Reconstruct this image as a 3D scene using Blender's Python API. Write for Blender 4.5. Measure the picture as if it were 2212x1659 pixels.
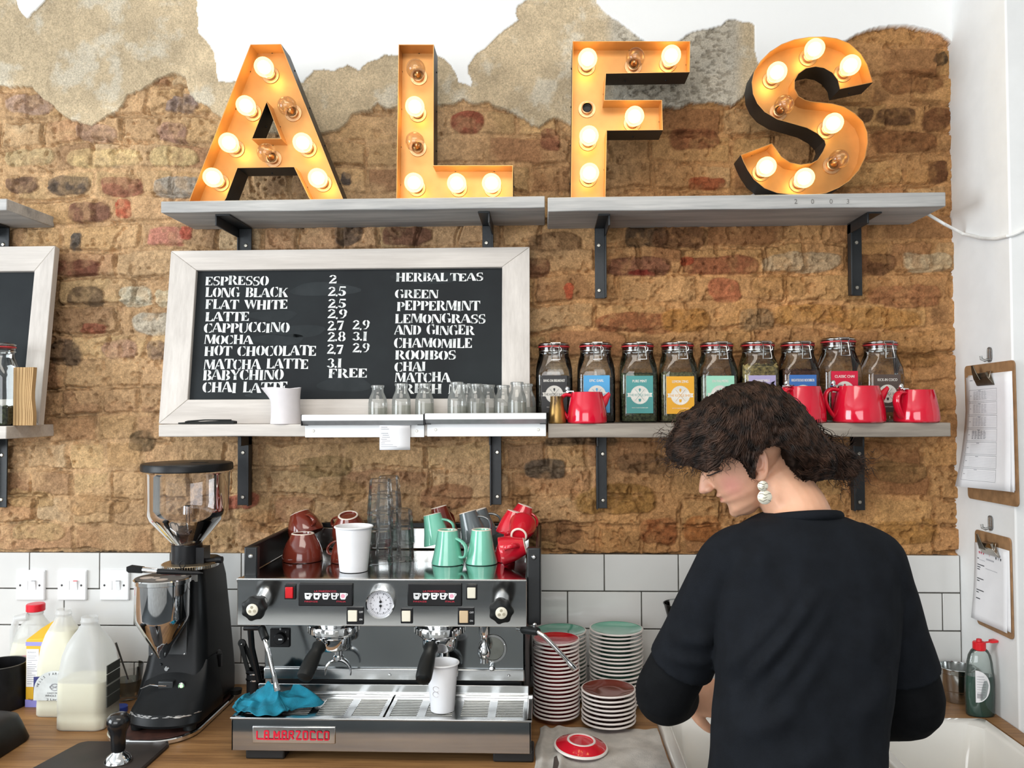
import bpy, math, random
import numpy as np
from mathutils import Matrix, Vector
from mathutils.geometry import tessellate_polygon
for o in list(bpy.data.objects): bpy.data.objects.remove(o)
SC = bpy.context.scene
COL = SC.collection
R = math.radians
# ---------------------------------------------------------------- camera
FPX, YAW, PITCH, ROLL = 1789.5, -0.03916, 0.02603, -0.00382
ZT = 1.262                                   # height of the top of the tiles
CAMP = Vector((1.4545, -2.2971, 0.40958 + ZT))
_cy, _sy, _cp, _sp = math.cos(YAW), math.sin(YAW), math.cos(PITCH), math.sin(PITCH)
_f = Vector((_sy * _cp, _cy * _cp, _sp)); _r0 = Vector((_cy, -_sy, 0)); _u0 = _r0.cross(_f)
CR = _r0 * math.cos(ROLL) + _u0 * math.sin(ROLL)
CU = -_r0 * math.sin(ROLL) + _u0 * math.cos(ROLL)
cd = bpy.data.cameras.new('camera'); cam = bpy.data.objects.new('camera', cd); COL.objects.link(cam)
cd.sensor_fit = 'HORIZONTAL'; cd.sensor_width = 36.0; cd.lens = FPX / 2212 * 36.0
cd.clip_start = 0.05
cam.matrix_world = Matrix(((CR.x, CU.x, -_f.x, CAMP.x), (CR.y, CU.y, -_f.y, CAMP.y), (CR.z, CU.z, -_f.z, CAMP.z), (0, 0, 0, 1)))
SC.camera = cam
# ---------------------------------------------------------------- exposure, world, daylight
SC.view_settings.view_transform = 'Standard'; SC.view_settings.look = 'None'
SC.view_settings.gamma = 1.0; SC.view_settings.use_curve_mapping = False
SC.view_settings.exposure = 0.0
SC.cycles.use_denoising = True
SC.cycles.max_bounces = 10; SC.cycles.transparent_max_bounces = 24
SC.cycles.diffuse_bounces = 4; SC.cycles.glossy_bounces = 5; SC.cycles.transmission_bounces = 8
SC.cycles.caustics_reflective = False; SC.cycles.caustics_refractive = False
SC.cycles.sample_clamp_indirect = 6.0
W = bpy.data.worlds.new('world'); SC.world = W; W.use_nodes = True
wn = W.node_tree.nodes; wl = W.node_tree.links
bg = wn['Background']; bg.inputs[1].default_value = 0.55
bg.inputs[0].default_value = (0.80, 0.90, 1.0, 1)
def area(name, loc, target, sx, sy, power, col):
    l = bpy.data.lights.new(name, 'AREA'); l.shape = 'RECTANGLE'; l.size = sx; l.size_y = sy
    l.energy = power; l.color = col
    o = bpy.data.objects.new(name, l); COL.objects.link(o); o.location = loc
    d = Vector(target) - Vector(loc); o.rotation_euler = d.to_track_quat('-Z', 'Y').to_euler()
    return o
# daylight entering through the shop window on the left and the glazed front behind the camera
area('window_daylight_left', (-2.35, -2.3, 1.85), (1.0, -0.9, 1.6), 2.0, 1.7, 116, (0.88, 0.95, 1.0))
area('window_daylight_front', (0.4, -5.25, 1.75), (1.2, 0, 1.6), 3.2, 2.0, 105, (0.97, 0.985, 1.0))
area('pendant_light', (1.3, -1.9, 3.0), (1.3, -0.9, 0), 1.6, 0.8, 26, (1.0, 0.93, 0.83))
# ---------------------------------------------------------------- pixel -> place helpers
def ray(px, py):
    return _f + CR * ((px - 1106) / FPX) - CU * ((py - 829.5) / FPX)
def P(px, py, t):
    d = ray(px, py); k = (-t - CAMP.y) / d.y
    return CAMP + d * k
def PZ(px, py, z):
    d = ray(px, py); k = (z - CAMP.z) / d.z
    return CAMP + d * k
def PX(px, py, x):
    d = ray(px, py); k = (x - CAMP.x) / d.x
    return CAMP + d * k
def PPL(px, py, o, n):
    d = ray(px, py); k = (Vector(o) - CAMP).dot(n) / d.dot(n)
    return CAMP + d * k
def SPX(t): return FPX / (2.2971 - t)         # pixels per metre at distance t from the wall
ZC = 0.90                                     # worktop
# ---------------------------------------------------------------- mesh builder
def T(x, y, z): return Matrix.Translation((x, y, z))
def RX(a): return Matrix.Rotation(R(a), 4, 'X')
def RY(a): return Matrix.Rotation(R(a), 4, 'Y')
def RZ(a): return Matrix.Rotation(R(a), 4, 'Z')
def SCL(x, y, z): return Matrix.Diagonal((x, y, z, 1))
def frame_m(o, r, u, n):
    return Matrix(((r[0], u[0], n[0], o[0]), (r[1], u[1], n[1], o[1]), (r[2], u[2], n[2], o[2]), (0, 0, 0, 1)))
class MB:
    def __init__(s): s.v = []; s.f = []; s.mi = []; s.cur = 0
    def add(s, vs, fs, M=None):
        b = len(s.v)
        for p in vs:
            q = Vector(p)
            s.v.append(tuple(M @ q) if M is not None else tuple(q))
        for f in fs:
            s.f.append(tuple(i + b for i in f)); s.mi.append(s.cur)
        return s
    def mat(s, i): s.cur = i; return s
    def box(s, x0, x1, y0, y1, z0, z1, M=None):
        v = [(x0, y0, z0), (x1, y0, z0), (x1, y1, z0), (x0, y1, z0), (x0, y0, z1), (x1, y0, z1), (x1, y1, z1), (x0, y1, z1)]
        return s.add(v, [(0, 3, 2, 1), (4, 5, 6, 7), (0, 1, 5, 4), (1, 2, 6, 5), (2, 3, 7, 6), (3, 0, 4, 7)], M)
    def lathe(s, prof, n=32, M=None, a0=0.0, a1=360.0, sx=1.0, sy=1.0):
        full = abs(a1 - a0) >= 360
        cols = n if full else n + 1
        vs = []; idx = []
        for (r, z) in prof:
            if abs(r) < 1e-7:
                idx.append([len(vs)] * cols); vs.append((0, 0, z))
            else:
                row = []
                for k in range(cols):
                    a = R(a0 + (a1 - a0) * k / n); row.append(len(vs)); vs.append((r * math.cos(a) * sx, r * math.sin(a) * sy, z))
                idx.append(row)
        fs = []
        for i in range(len(prof) - 1):
            A, B = idx[i], idx[i + 1]
            for k in range(n if full else cols - 1):
                k2 = (k + 1) % cols
                q = [A[k], A[k2], B[k2], B[k]]
                q2 = []
                for t in q:
                    if t not in q2: q2.append(t)
                if len(q2) > 2: fs.append(tuple(q2))
        return s.add(vs, fs, M)
    def tube(s, pts, r, n=8, closed=False, caps=True, M=None):
        pts = [Vector(p) for p in pts]; m = len(pts)
        rs = r if isinstance(r, (list, tuple)) else [r] * m
        tang = []
        for i in range(m):
            a = pts[(i - 1) % m] if (closed or i > 0) else pts[i]
            b = pts[(i + 1) % m] if (closed or i < m - 1) else pts[i]
            d = b - a
            tang.append(d.normalized() if d.length > 1e-9 else Vector((0, 0, 1)))
        ref = Vector((0, 0, 1)) if abs(tang[0].z) < 0.9 else Vector((1, 0, 0))
        u = (ref - tang[0] * ref.dot(tang[0])).normalized()
        vs = []; fs = []
        for i in range(m):
            u = u - tang[i] * u.dot(tang[i])
            u = u.normalized() if u.length > 1e-6 else Vector((1, 0, 0))
            w = tang[i].cross(u)
            for k in range(n):
                a = 2 * math.pi * k / n
                vs.append(pts[i] + (u * math.cos(a) + w * math.sin(a)) * rs[i])
        for i in range(m if closed else m - 1):
            j = (i + 1) % m
            for k in range(n):
                k2 = (k + 1) % n
                fs.append((i * n + k, i * n + k2, j * n + k2, j * n + k))
        if caps and not closed:
            fs.append(tuple(reversed(range(n)))); fs.append(tuple((m - 1) * n + k for k in range(n)))
        return s.add(vs, fs, M)
    def loft(s, rings, caps=True, closed=True, M=None):
        n = len(rings[0]); vs = [p for r in rings for p in r]; fs = []
        for i in range(len(rings) - 1):
            for k in range(n if closed else n - 1):
                k2 = (k + 1) % n
                fs.append((i * n + k, i * n + k2, (i + 1) * n + k2, (i + 1) * n + k))
        if caps:
            fs.append(tuple(reversed(range(n)))); fs.append(tuple((len(rings) - 1) * n + k for k in range(n)))
        return s.add(vs, fs, M)
    def prism(s, poly, d0, d1, M=None):
        """poly: (x, z) outline; extruded along y from d0 to d1"""
        n = len(poly)
        vs = [(p[0], d0, p[1]) for p in poly] + [(p[0], d1, p[1]) for p in poly]
        fs = [tuple(range(n)), tuple(reversed(range(n, 2 * n)))]
        for k in range(n):
            k2 = (k + 1) % n; fs.append((k, n + k, n + k2, k2))
        return s.add(vs, fs, M)
    def sphere(s, c, r, n=16, m=10, M=None):
        rx, ry, rz = r if isinstance(r, (tuple, list)) else (r, r, r)
        prof = [(math.sin(math.pi * i / m), -math.cos(math.pi * i / m)) for i in range(m + 1)]
        MM = T(*c) @ SCL(rx, ry, rz)
        return s.lathe(prof, n, (M @ MM) if M is not None else MM)
    def build(s, name, mats=None, parent=None, sharp=35, bevel=0.0, seg=2, world=True, sub=0, flat=False):
        me = bpy.data.meshes.new(name)
        off = wloc(parent) if (parent is not None and world) else Vector((0, 0, 0))
        me.from_pydata([(a - off.x, b - off.y, c - off.z) for a, b, c in s.v], [], s.f)
        mats = mats if isinstance(mats, (list, tuple)) else [mats]
        for m in mats:
            if m is not None: me.materials.append(m)
        if len(mats) > 1: me.polygons.foreach_set('material_index', s.mi)
        me.validate(); me.update()
        if not flat:
            me.polygons.foreach_set('use_smooth', [True] * len(me.polygons))
            me.set_sharp_from_angle(angle=R(sharp))
        o = bpy.data.objects.new(name, me); COL.objects.link(o)
        if parent is not None: o.parent = parent
        if bevel > 0:
            b = o.modifiers.new('bevel', 'BEVEL'); b.width = bevel; b.segments = seg; b.limit_method = 'ANGLE'; b.angle_limit = R(40)
            b.harden_normals = False
        if sub:
            b = o.modifiers.new('sub', 'SUBSURF'); b.levels = sub; b.render_levels = sub
        return o
def wloc(o):
    v = Vector((0, 0, 0))
    while o is not None: v += o.location; o = o.parent
    return v
def fixn(o):
    import bmesh
    bm = bmesh.new(); bm.from_mesh(o.data); bmesh.ops.recalc_face_normals(bm, faces=bm.faces); bm.to_mesh(o.data); bm.free(); return o
def thing(name, label, cat, loc=(0, 0, 0), group=None):
    o = bpy.data.objects.new(name, None); o.empty_display_size = 0.05; COL.objects.link(o); o.location = loc
    o['label'] = label; o['category'] = cat
    if group: o['group'] = group
    return o
def tag(o, label, cat, group=None, kind=None):
    o['label'] = label; o['category'] = cat
    if group: o['group'] = group
    if kind: o['kind'] = kind
    return o
def struct(o, label=None, cat=None):
    o['kind'] = 'structure'
    if label: o['label'] = label
    if cat: o['category'] = cat
    return o
def kids(o): return [c for c in bpy.data.objects if c.parent == o]
def dup(o, loc=None, rotz=None, label=None, parent=None):
    c = o.copy(); COL.objects.link(c); c.parent = parent
    if loc is not None: c.location = loc
    if rotz is not None: c.rotation_euler = (0, 0, rotz)
    if label: c['label'] = label
    for ch in kids(o): dup(ch, parent=c)
    return c
# ---------------------------------------------------------------- noise
def vnoise(x, y, seed):
    rs = np.random.RandomState(seed); g = rs.rand(256, 256)
    xi = np.floor(x).astype(int); yi = np.floor(y).astype(int); fx = x - xi; fy = y - yi
    fx = fx * fx * (3 - 2 * fx); fy = fy * fy * (3 - 2 * fy)
    a = g[xi % 256, yi % 256]; b = g[(xi + 1) % 256, yi % 256]; c = g[xi % 256, (yi + 1) % 256]; d = g[(xi + 1) % 256, (yi + 1) % 256]
    return (a * (1 - fx) + b * fx) * (1 - fy) + (c * (1 - fx) + d * fx) * fy
def fbm(x, y, seed, oct=4, gain=0.5):
    s = np.zeros_like(x); a = 1.0; t = 0.0; f = 1.0
    for k in range(oct):
        s += a * vnoise(x * f + 13.7 * k, y * f + 7.1 * k, seed + k); t += a; a *= gain; f *= 2.03
    return s / t
def sstep(a, b, x):
    t = np.clip((x - a) / (b - a), 0, 1); return t * t * (3 - 2 * t)
def inpoly(x, y, poly):
    r = np.zeros(x.shape, bool); n = len(poly)
    for i in range(n):
        x0, y0 = poly[i]; x1, y1 = poly[(i + 1) % n]
        if y0 == y1: continue
        c = ((y0 > y) != (y1 > y)) & (x < (x1 - x0) * (y - y0) / (y1 - y0) + x0)
        r ^= c
    return r
# ---------------------------------------------------------------- materials
MATS = {}
def nt(m): return m.node_tree.nodes, m.node_tree.links
def _tex(N, L, scale, detail=5, stretch=(1, 1, 1), rough=0.55, coord='Object'):
    tc = N.new('ShaderNodeTexCoord'); mp = N.new('ShaderNodeMapping'); mp.inputs['Scale'].default_value = stretch
    L.new(tc.outputs[coord], mp.inputs[0]); n = N.new('ShaderNodeTexNoise'); n.inputs['Scale'].default_value = scale
    n.inputs['Detail'].default_value = detail; n.inputs['Roughness'].default_value = rough
    L.new(mp.outputs[0], n.inputs['Vector']); return n
def pmat(name, col, rough=0.5, metal=0.0, var=0.12, vscale=14, bump=0.0, bscale=120, coat=0.0, sss=0.0, spec=0.5,
         stretch=(1, 1, 1), emit=None, estr=0.0, col2=None, bstretch=None, rvar=0.08, ramp=(0.35, 0.65), trans=0.0, ior=1.45):
    if name in MATS: return MATS[name]
    m = bpy.data.materials.new(name); m.use_nodes = True; N, L = nt(m); b = N['Principled BSDF']
    b.inputs['Metallic'].default_value = metal; b.inputs['Coat Weight'].default_value = coat; b.inputs['Coat Roughness'].default_value = 0.06
    b.inputs['Specular IOR Level'].default_value = spec; b.inputs['IOR'].default_value = ior
    b.inputs['Transmission Weight'].default_value = trans
    if sss: b.inputs['Subsurface Weight'].default_value = sss; b.inputs['Subsurface Radius'].default_value = (0.02, 0.008, 0.004); b.inputs['Subsurface Scale'].default_value = 0.5
    n = _tex(N, L, vscale, stretch=stretch)
    cr = N.new('ShaderNodeValToRGB'); L.new(n.outputs['Fac'], cr.inputs[0])
    c2 = col2 if col2 else tuple(max(0, c * (1 - 2 * var)) for c in col)
    c1 = col if col2 else tuple(min(1, c * (1 + var)) for c in col)
    cr.color_ramp.elements[0].position = ramp[0]; cr.color_ramp.elements[1].position = ramp[1]
    cr.color_ramp.elements[0].color = (*c2, 1); cr.color_ramp.elements[1].color = (*c1, 1)
    L.new(cr.outputs[0], b.inputs['Base Color'])
    mr = N.new('ShaderNodeMapRange'); mr.inputs[3].default_value = max(0.01, rough - rvar); mr.inputs[4].default_value = min(1, rough + rvar)
    L.new(n.outputs['Fac'], mr.inputs[0]); L.new(mr.outputs[0], b.inputs['Roughness'])
    if bump:
        n2 = _tex(N, L, bscale, stretch=bstretch or stretch); bp = N.new('ShaderNodeBump'); bp.inputs['Strength'].default_value = bump; bp.inputs['Distance'].default_value = 0.002
        L.new(n2.outputs['Fac'], bp.inputs['Height']); L.new(bp.outputs[0], b.inputs['Normal'])
    if emit: b.inputs['Emission Color'].default_value = (*emit, 1); b.inputs['Emission Strength'].default_value = estr
    MATS[name] = m; return m
def glass(name, tint=(0.93, 0.97, 0.96), refl=1.0, rough=0.02, dens=0.0, dcol=(0.8, 0.8, 0.8)):
    """thin clear glass: sheet transmission with Fresnel reflection"""
    if name in MATS: return MATS[name]
    m = bpy.data.materials.new(name); m.use_nodes = True; N, L = nt(m)
    for x in list(N):
        if x.type != 'OUTPUT_MATERIAL': N.remove(x)
    out = [x for x in N if x.type == 'OUTPUT_MATERIAL'][0]
    tr = N.new('ShaderNodeBsdfTransparent'); tr.inputs[0].default_value = (*tint, 1)
    gl = N.new('ShaderNodeBsdfGlossy'); gl.inputs['Roughness'].default_value = rough
    fr = N.new('ShaderNodeFresnel'); fr.inputs[0].default_value = 1.5
    n = _tex(N, L, 9); ma = N.new('ShaderNodeMath'); ma.operation = 'MULTIPLY_ADD'; ma.inputs[1].default_value = refl
    mm = N.new('ShaderNodeMath'); mm.operation = 'MULTIPLY'; mm.inputs[1].default_value = 0.05
    L.new(n.outputs['Fac'], mm.inputs[0]); L.new(fr.outputs[0], ma.inputs[0]); L.new(mm.outputs[0], ma.inputs[2])
    mx = N.new('ShaderNodeMixShader'); L.new(ma.outputs[0], mx.inputs[0]); L.new(tr.outputs[0], mx.inputs[1]); L.new(gl.outputs[0], mx.inputs[2])
    last = mx
    if dens > 0:
        df = N.new('ShaderNodeBsdfDiffuse'); df.inputs[0].default_value = (*dcol, 1)
        tl = N.new('ShaderNodeBsdfTranslucent'); tl.inputs[0].default_value = (*dcol, 1)
        ad = N.new('ShaderNodeMixShader'); ad.inputs[0].default_value = 0.5; L.new(df.outputs[0], ad.inputs[1]); L.new(tl.outputs[0], ad.inputs[2])
        m2 = N.new('ShaderNodeMixShader'); m2.inputs[0].default_value = dens; L.new(mx.outputs[0], m2.inputs[1]); L.new(ad.outputs[0], m2.inputs[2]); last = m2
    L.new(last.outputs[0], out.inputs[0]); MATS[name] = m; return m
def emat(name, col, strength):
    if name in MATS: return MATS[name]
    m = bpy.data.materials.new(name); m.use_nodes = True; N, L = nt(m); b = N['Principled BSDF']
    b.inputs['Base Color'].default_value = (0.9, 0.85, 0.7, 1); b.inputs['Emission Color'].default_value = (*col, 1); b.inputs['Emission Strength'].default_value = strength
    b.inputs['Roughness'].default_value = 0.15
    MATS[name] = m; return m
def wood(name, dark, light, axis=0, rough=0.75, scale=3.0, bump=0.35, ramp=(0.3, 0.7), fine=0.35):
    """grain running along one axis, with knots of broader tone"""
    if name in MATS: return MATS[name]
    m = bpy.data.materials.new(name); m.use_nodes = True; N, L = nt(m); b = N['Principled BSDF']
    st = [60, 60, 60]; st[axis] = 2.2
    n1 = _tex(N, L, scale, 8, tuple(st), 0.65); st2 = [9, 9, 9]; st2[axis] = 1.0
    n2 = _tex(N, L, scale, 4, tuple(st2), 0.6)
    mx = N.new('ShaderNodeMix'); mx.data_type = 'FLOAT'; mx.inputs[0].default_value = fine
    L.new(n2.outputs['Fac'], mx.inputs[2]); L.new(n1.outputs['Fac'], mx.inputs[3])
    cr = N.new('ShaderNodeValToRGB'); cr.color_ramp.elements[0].position = ramp[0]; cr.color_ramp.elements[1].position = ramp[1]
    cr.color_ramp.elements[0].color = (*dark, 1); cr.color_ramp.elements[1].color = (*light, 1)
    L.new(mx.outputs[0], cr.inputs[0]); L.new(cr.outputs[0], b.inputs['Base Color']); b.inputs['Roughness'].default_value = rough
    bp = N.new('ShaderNodeBump'); bp.inputs['Strength'].default_value = bump; bp.inputs['Distance'].default_value = 0.0015
    L.new(n1.outputs['Fac'], bp.inputs['Height']); L.new(bp.outputs[0], b.inputs['Normal'])
    MATS[name] = m; return m
IRON = pmat('black_iron', (0.016, 0.019, 0.022), 0.42, 0.0, bump=0.15)
STEEL = pmat('brushed_steel', (0.62, 0.63, 0.63), 0.22, 1.0, var=0.05, stretch=(1, 20, 20))
CHROME = pmat('chrome', (0.82, 0.83, 0.84), 0.07, 1.0, var=0.03, rvar=0.03)
DCHROME = pmat('mirror_steel', (0.55, 0.57, 0.58), 0.10, 1.0, var=0.05, rvar=0.04)
BLACKP = pmat('black_plastic', (0.009, 0.009, 0.010), 0.36, spec=.3)
RUBBER = pmat('black_rubber', (0.009, 0.010, 0.010), 0.45, spec=.28)
WHITEP = pmat('white_plastic', (0.82, 0.83, 0.84), 0.35, var=0.02)
PAPER = pmat('white_paper', (0.86, 0.86, 0.88), 0.8, var=0.02)
INK = pmat('dark_ink', (0.06, 0.06, 0.07), 0.8)
GREYINK = pmat('grey_ink', (0.38, 0.38, 0.41), 0.8)
GLASS = glass('clear_glass')
# ---------------------------------------------------------------- lettering from the built-in font
_TX = {}
def text_geo(s):
    if s in _TX: return _TX[s]
    cu = bpy.data.curves.new('lettering', 'FONT'); cu.body = s; cu.size = 1.0; cu.resolution_u = 3
    ob = bpy.data.objects.new('lettering', cu); COL.objects.link(ob)
    dg = bpy.context.evaluated_depsgraph_get(); me = bpy.data.meshes.new_from_object(ob.evaluated_get(dg))
    vs = [tuple(v.co) for v in me.vertices]; fs = [tuple(p.vertices) for p in me.polygons]
    bpy.data.objects.remove(ob); bpy.data.meshes.remove(me)
    x0 = min(v[0] for v in vs); x1 = max(v[0] for v in vs)
    _TX[s] = ([(v[0] - x0, v[1], 0) for v in vs], fs, x1 - x0); return _TX[s]
def put_text(mb, s, o, r, u, width=None, cap=None, bold=0.0):
    """write s starting at o along r; cap = capital height in metres, width = total width"""
    vs, fs, w = text_geo(s); r = Vector(r); u = Vector(u)
    sy = (cap / 0.729) if cap else width / w
    sx = width / w if width else sy
    o = Vector(o)
    nn = r.cross(u)
    for j, dx in enumerate((0,) if not bold else (-bold, 0, bold)):
        mb.add([o + r * (v[0] * sx + dx) + u * (v[1] * sy) + nn * (.00006 * j) for v in vs], fs)
# ================================================================ the room
XR = 2.575
def wallpt(px, py):
    p = P(px, py, 0.0); return (p.x, p.z)
def interp_shape(pts): return [wallpt(*p) for p in pts]
WHITE_POLYS = [
    [(30, -60), (38, 8), (48, 28), (62, 41), (76, 30), (100, 4), (120, -60)],
    [(423, -60), (428, 20), (430, 70), (448, 92), (463, 110), (468, 140), (472, 177), (508, 178), (560, 185), (655, 180), (662, 171), (682, 155), (700, 152), (722, 157), (740, 149),
     (752, 142), (765, 146), (776, 153), (793, 138), (815, 128), (830, 119), (855, 122), (900, 118), (945, 121), (960, 130), (975, 142), (984, 160), (989, 179), (1004, 182), (1019, 188),
     (1023, 178), (1012, 160), (1011, 145), (1030, 120), (1060, 95), (1080, 75), (1104, 55), (1121, 44), (1114, 30), (1118, 15), (1136, 4), (1150, -60)],
    [(1278, -60), (1290, 10), (1310, 30), (1350, 60), (1374, 78), (1400, 96), (1465, 92), (1480, 78), (1495, 70), (1528, 64), (1558, 56), (1574, 44), (1586, 43), (1608, 49), (1628, 55),
     (1631, 110), (1640, 150), (1720, 150), (1800, 104), (1850, 76), (1872, 66), (1885, 62), (1920, 57), (1962, 58), (2000, 65), (2030, 73), (2049, 92), (2054, 96), (2075, -60)]]
PLASTER = [(-700, -60), (-700, 180), (-20, 190), (0, 183), (30, 189), (66, 187), (80, 200), (98, 215), (120, 236), (150, 256), (200, 268), (222, 255), (250, 236), (264, 226), (275, 202), (305, 193), (320, 181),
           (354, 163), (390, 160), (401, 166), (402, 181), (415, 206), (430, 219), (455, 240), (475, 252), (560, 285), (680, 292), (700, 286), (730, 279), (750, 266), (760, 250), (776, 245), (800, 238), (815, 223), (835, 231),
           (850, 228), (870, 226), (945, 228), (975, 226), (1000, 215), (1015, 223), (1045, 221), (1075, 235), (1100, 241), (1120, 250), (1145, 265), (1164, 273), (1185, 262), (1200, 254), (1225, 270), (1245, 277), (1330, 262),
           (1430, 236), (1460, 229), (1500, 222), (1530, 216), (1550, 222), (1580, 229), (1600, 216), (1612, 200), (1632, 172), (1700, 165), (1720, 140), (1700, -60)]
# stray bricks and patches of their own colour: centre px, half size px, linear colour
BRICKS = [(145, 398, 50, 21, (.045, .04, .042)), (40, 398, 36, 20, (.15, .085, .06)), (258, 402, 48, 22, (.27, .10, .065)), (375, 402, 55, 24, (.33, .30, .26)), (262, 448, 17, 24, (.42, .09, .05)), (190, 456, 50, 24, (.17, .075, .055)),
          (220, 338, 86, 22, (.60, .43, .21)), (372, 338, 60, 22, (.60, .44, .22)), (58, 338, 62, 22, (.50, .37, .20)), (390, 222, 40, 17, (.27, .20, .18)), (372, 285, 40, 26, (.38, .22, .16)), (205, 283, 52, 20, (.40, .25, .17)), (60, 222, 56, 24, (.42, .28, .21)),
          (355, 510, 42, 22, (.50, .20, .15)), (398, 500, 14, 16, (.42, .09, .06)), (162, 519, 11, 21, (.05, .055, .06)), (165, 575, 52, 18, (.16, .05, .035)), (285, 640, 38, 22, (.62, .56, .42)), (348, 640, 22, 22, (.62, .52, .35)), (338, 698, 62, 26, (.48, .43, .34)),
          (180, 640, 45, 22, (.14, .09, .055)), (200, 706, 30, 12, (.30, .10, .06)), (250, 756, 40, 22, (.46, .27, .18)), (140, 760, 40, 30, (.12, .08, .055)), (305, 955, 30, 22, (.11, .075, .04)), (330, 756, 24, 24, (.20, .13, .09)), (60, 1080, 50, 22, (.44, .28, .13)), (210, 1090, 70, 25, (.45, .27, .13)),
          (515, 1085, 40, 18, (.33, .09, .06)), (1007, 262, 37, 24, (.27, .062, .04)), (748, 382, 12, 14, (.06, .06, .07)), (1190, 300, 24, 24, (.26, .10, .06)), (1500, 300, 55, 24, (.24, .10, .055)), (1530, 395, 40, 18, (.33, .09, .045)), (1870, 245, 18, 18, (.10, .055, .035)), (1940, 248, 44, 22, (.095, .05, .032)),
          (2030, 255, 30, 26, (.18, .085, .045)), (2042, 122, 15, 14, (.03, .03, .03)), (2035, 370, 18, 26, (.11, .045, .028)), (1960, 300, 70, 24, (.26, .13, .065)), (1975, 170, 70, 26, (.27, .14, .07)), (880, 507, 60, 22, (.15, .06, .04)), (750, 507, 36, 22, (.10, .07, .055)), (1395, 508, 46, 22, (.055, .045, .04)), (1470, 508, 60, 24, (.16, .085, .05)),
          (1380, 575, 70, 24, (.22, .10, .075)), (1388, 590, 32, 6, (.20, .03, .025)), (1560, 572, 84, 22, (.27, .10, .06)), (1482, 562, 14, 10, (.40, .09, .05)), (1735, 566, 86, 22, (.46, .40, .31)), (1885, 570, 52, 24, (.13, .065, .04)), (2005, 566, 52, 22, (.55, .50, .39)), (1568, 628, 36, 28, (.40, .15, .09)), (1232, 628, 8, 18, (.42, .09, .05)),
          (1368, 697, 84, 24, (.27, .105, .055)), (1640, 690, 40, 24, (.30, .22, .14)), (1480, 690, 54, 24, (.42, .23, .08)), (1755, 680, 80, 22, (.44, .26, .10)), (1900, 690, 90, 24, (.45, .26, .10)), (1150, 575, 38, 24, (.14, .06, .035)), (1200, 520, 60, 22, (.25, .15, .08)), (1690, 620, 60, 26, (.40, .25, .12)), (1960, 640, 80, 24, (.36, .18, .10)),
          (1175, 1015, 45, 22, (.11, .09, .07)), (1260, 955, 80, 14, (.07, .05, .035)), (1420, 1150, 42, 30, (.30, .115, .05)), (1520, 1145, 44, 28, (.37, .16, .06)), (1390, 1005, 60, 24, (.23, .14, .08)), (1330, 1080, 90, 30, (.33, .20, .07)), (1200, 1150, 60, 26, (.24, .13, .07)), (1960, 1150, 70, 28, (.40, .24, .09)), (1950, 1020, 60, 24, (.28, .18, .09)),
          (960, 1075, 60, 26, (.33, .17, .09)), (740, 1060, 55, 24, (.40, .24, .11)), (700, 1010, 60, 24, (.33, .22, .10)), (560, 1130, 45, 25, (.40, .22, .10)), (80, 1150, 60, 22, (.48, .32, .16)), (1000, 1150, 60, 22, (.28, .14, .07)), (1120, 1075, 24, 24, (.36, .20, .09)), (1960, 770, 70, 24, (.37, .22, .10)), (1990, 880, 60, 24, (.38, .24, .11))]
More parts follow.
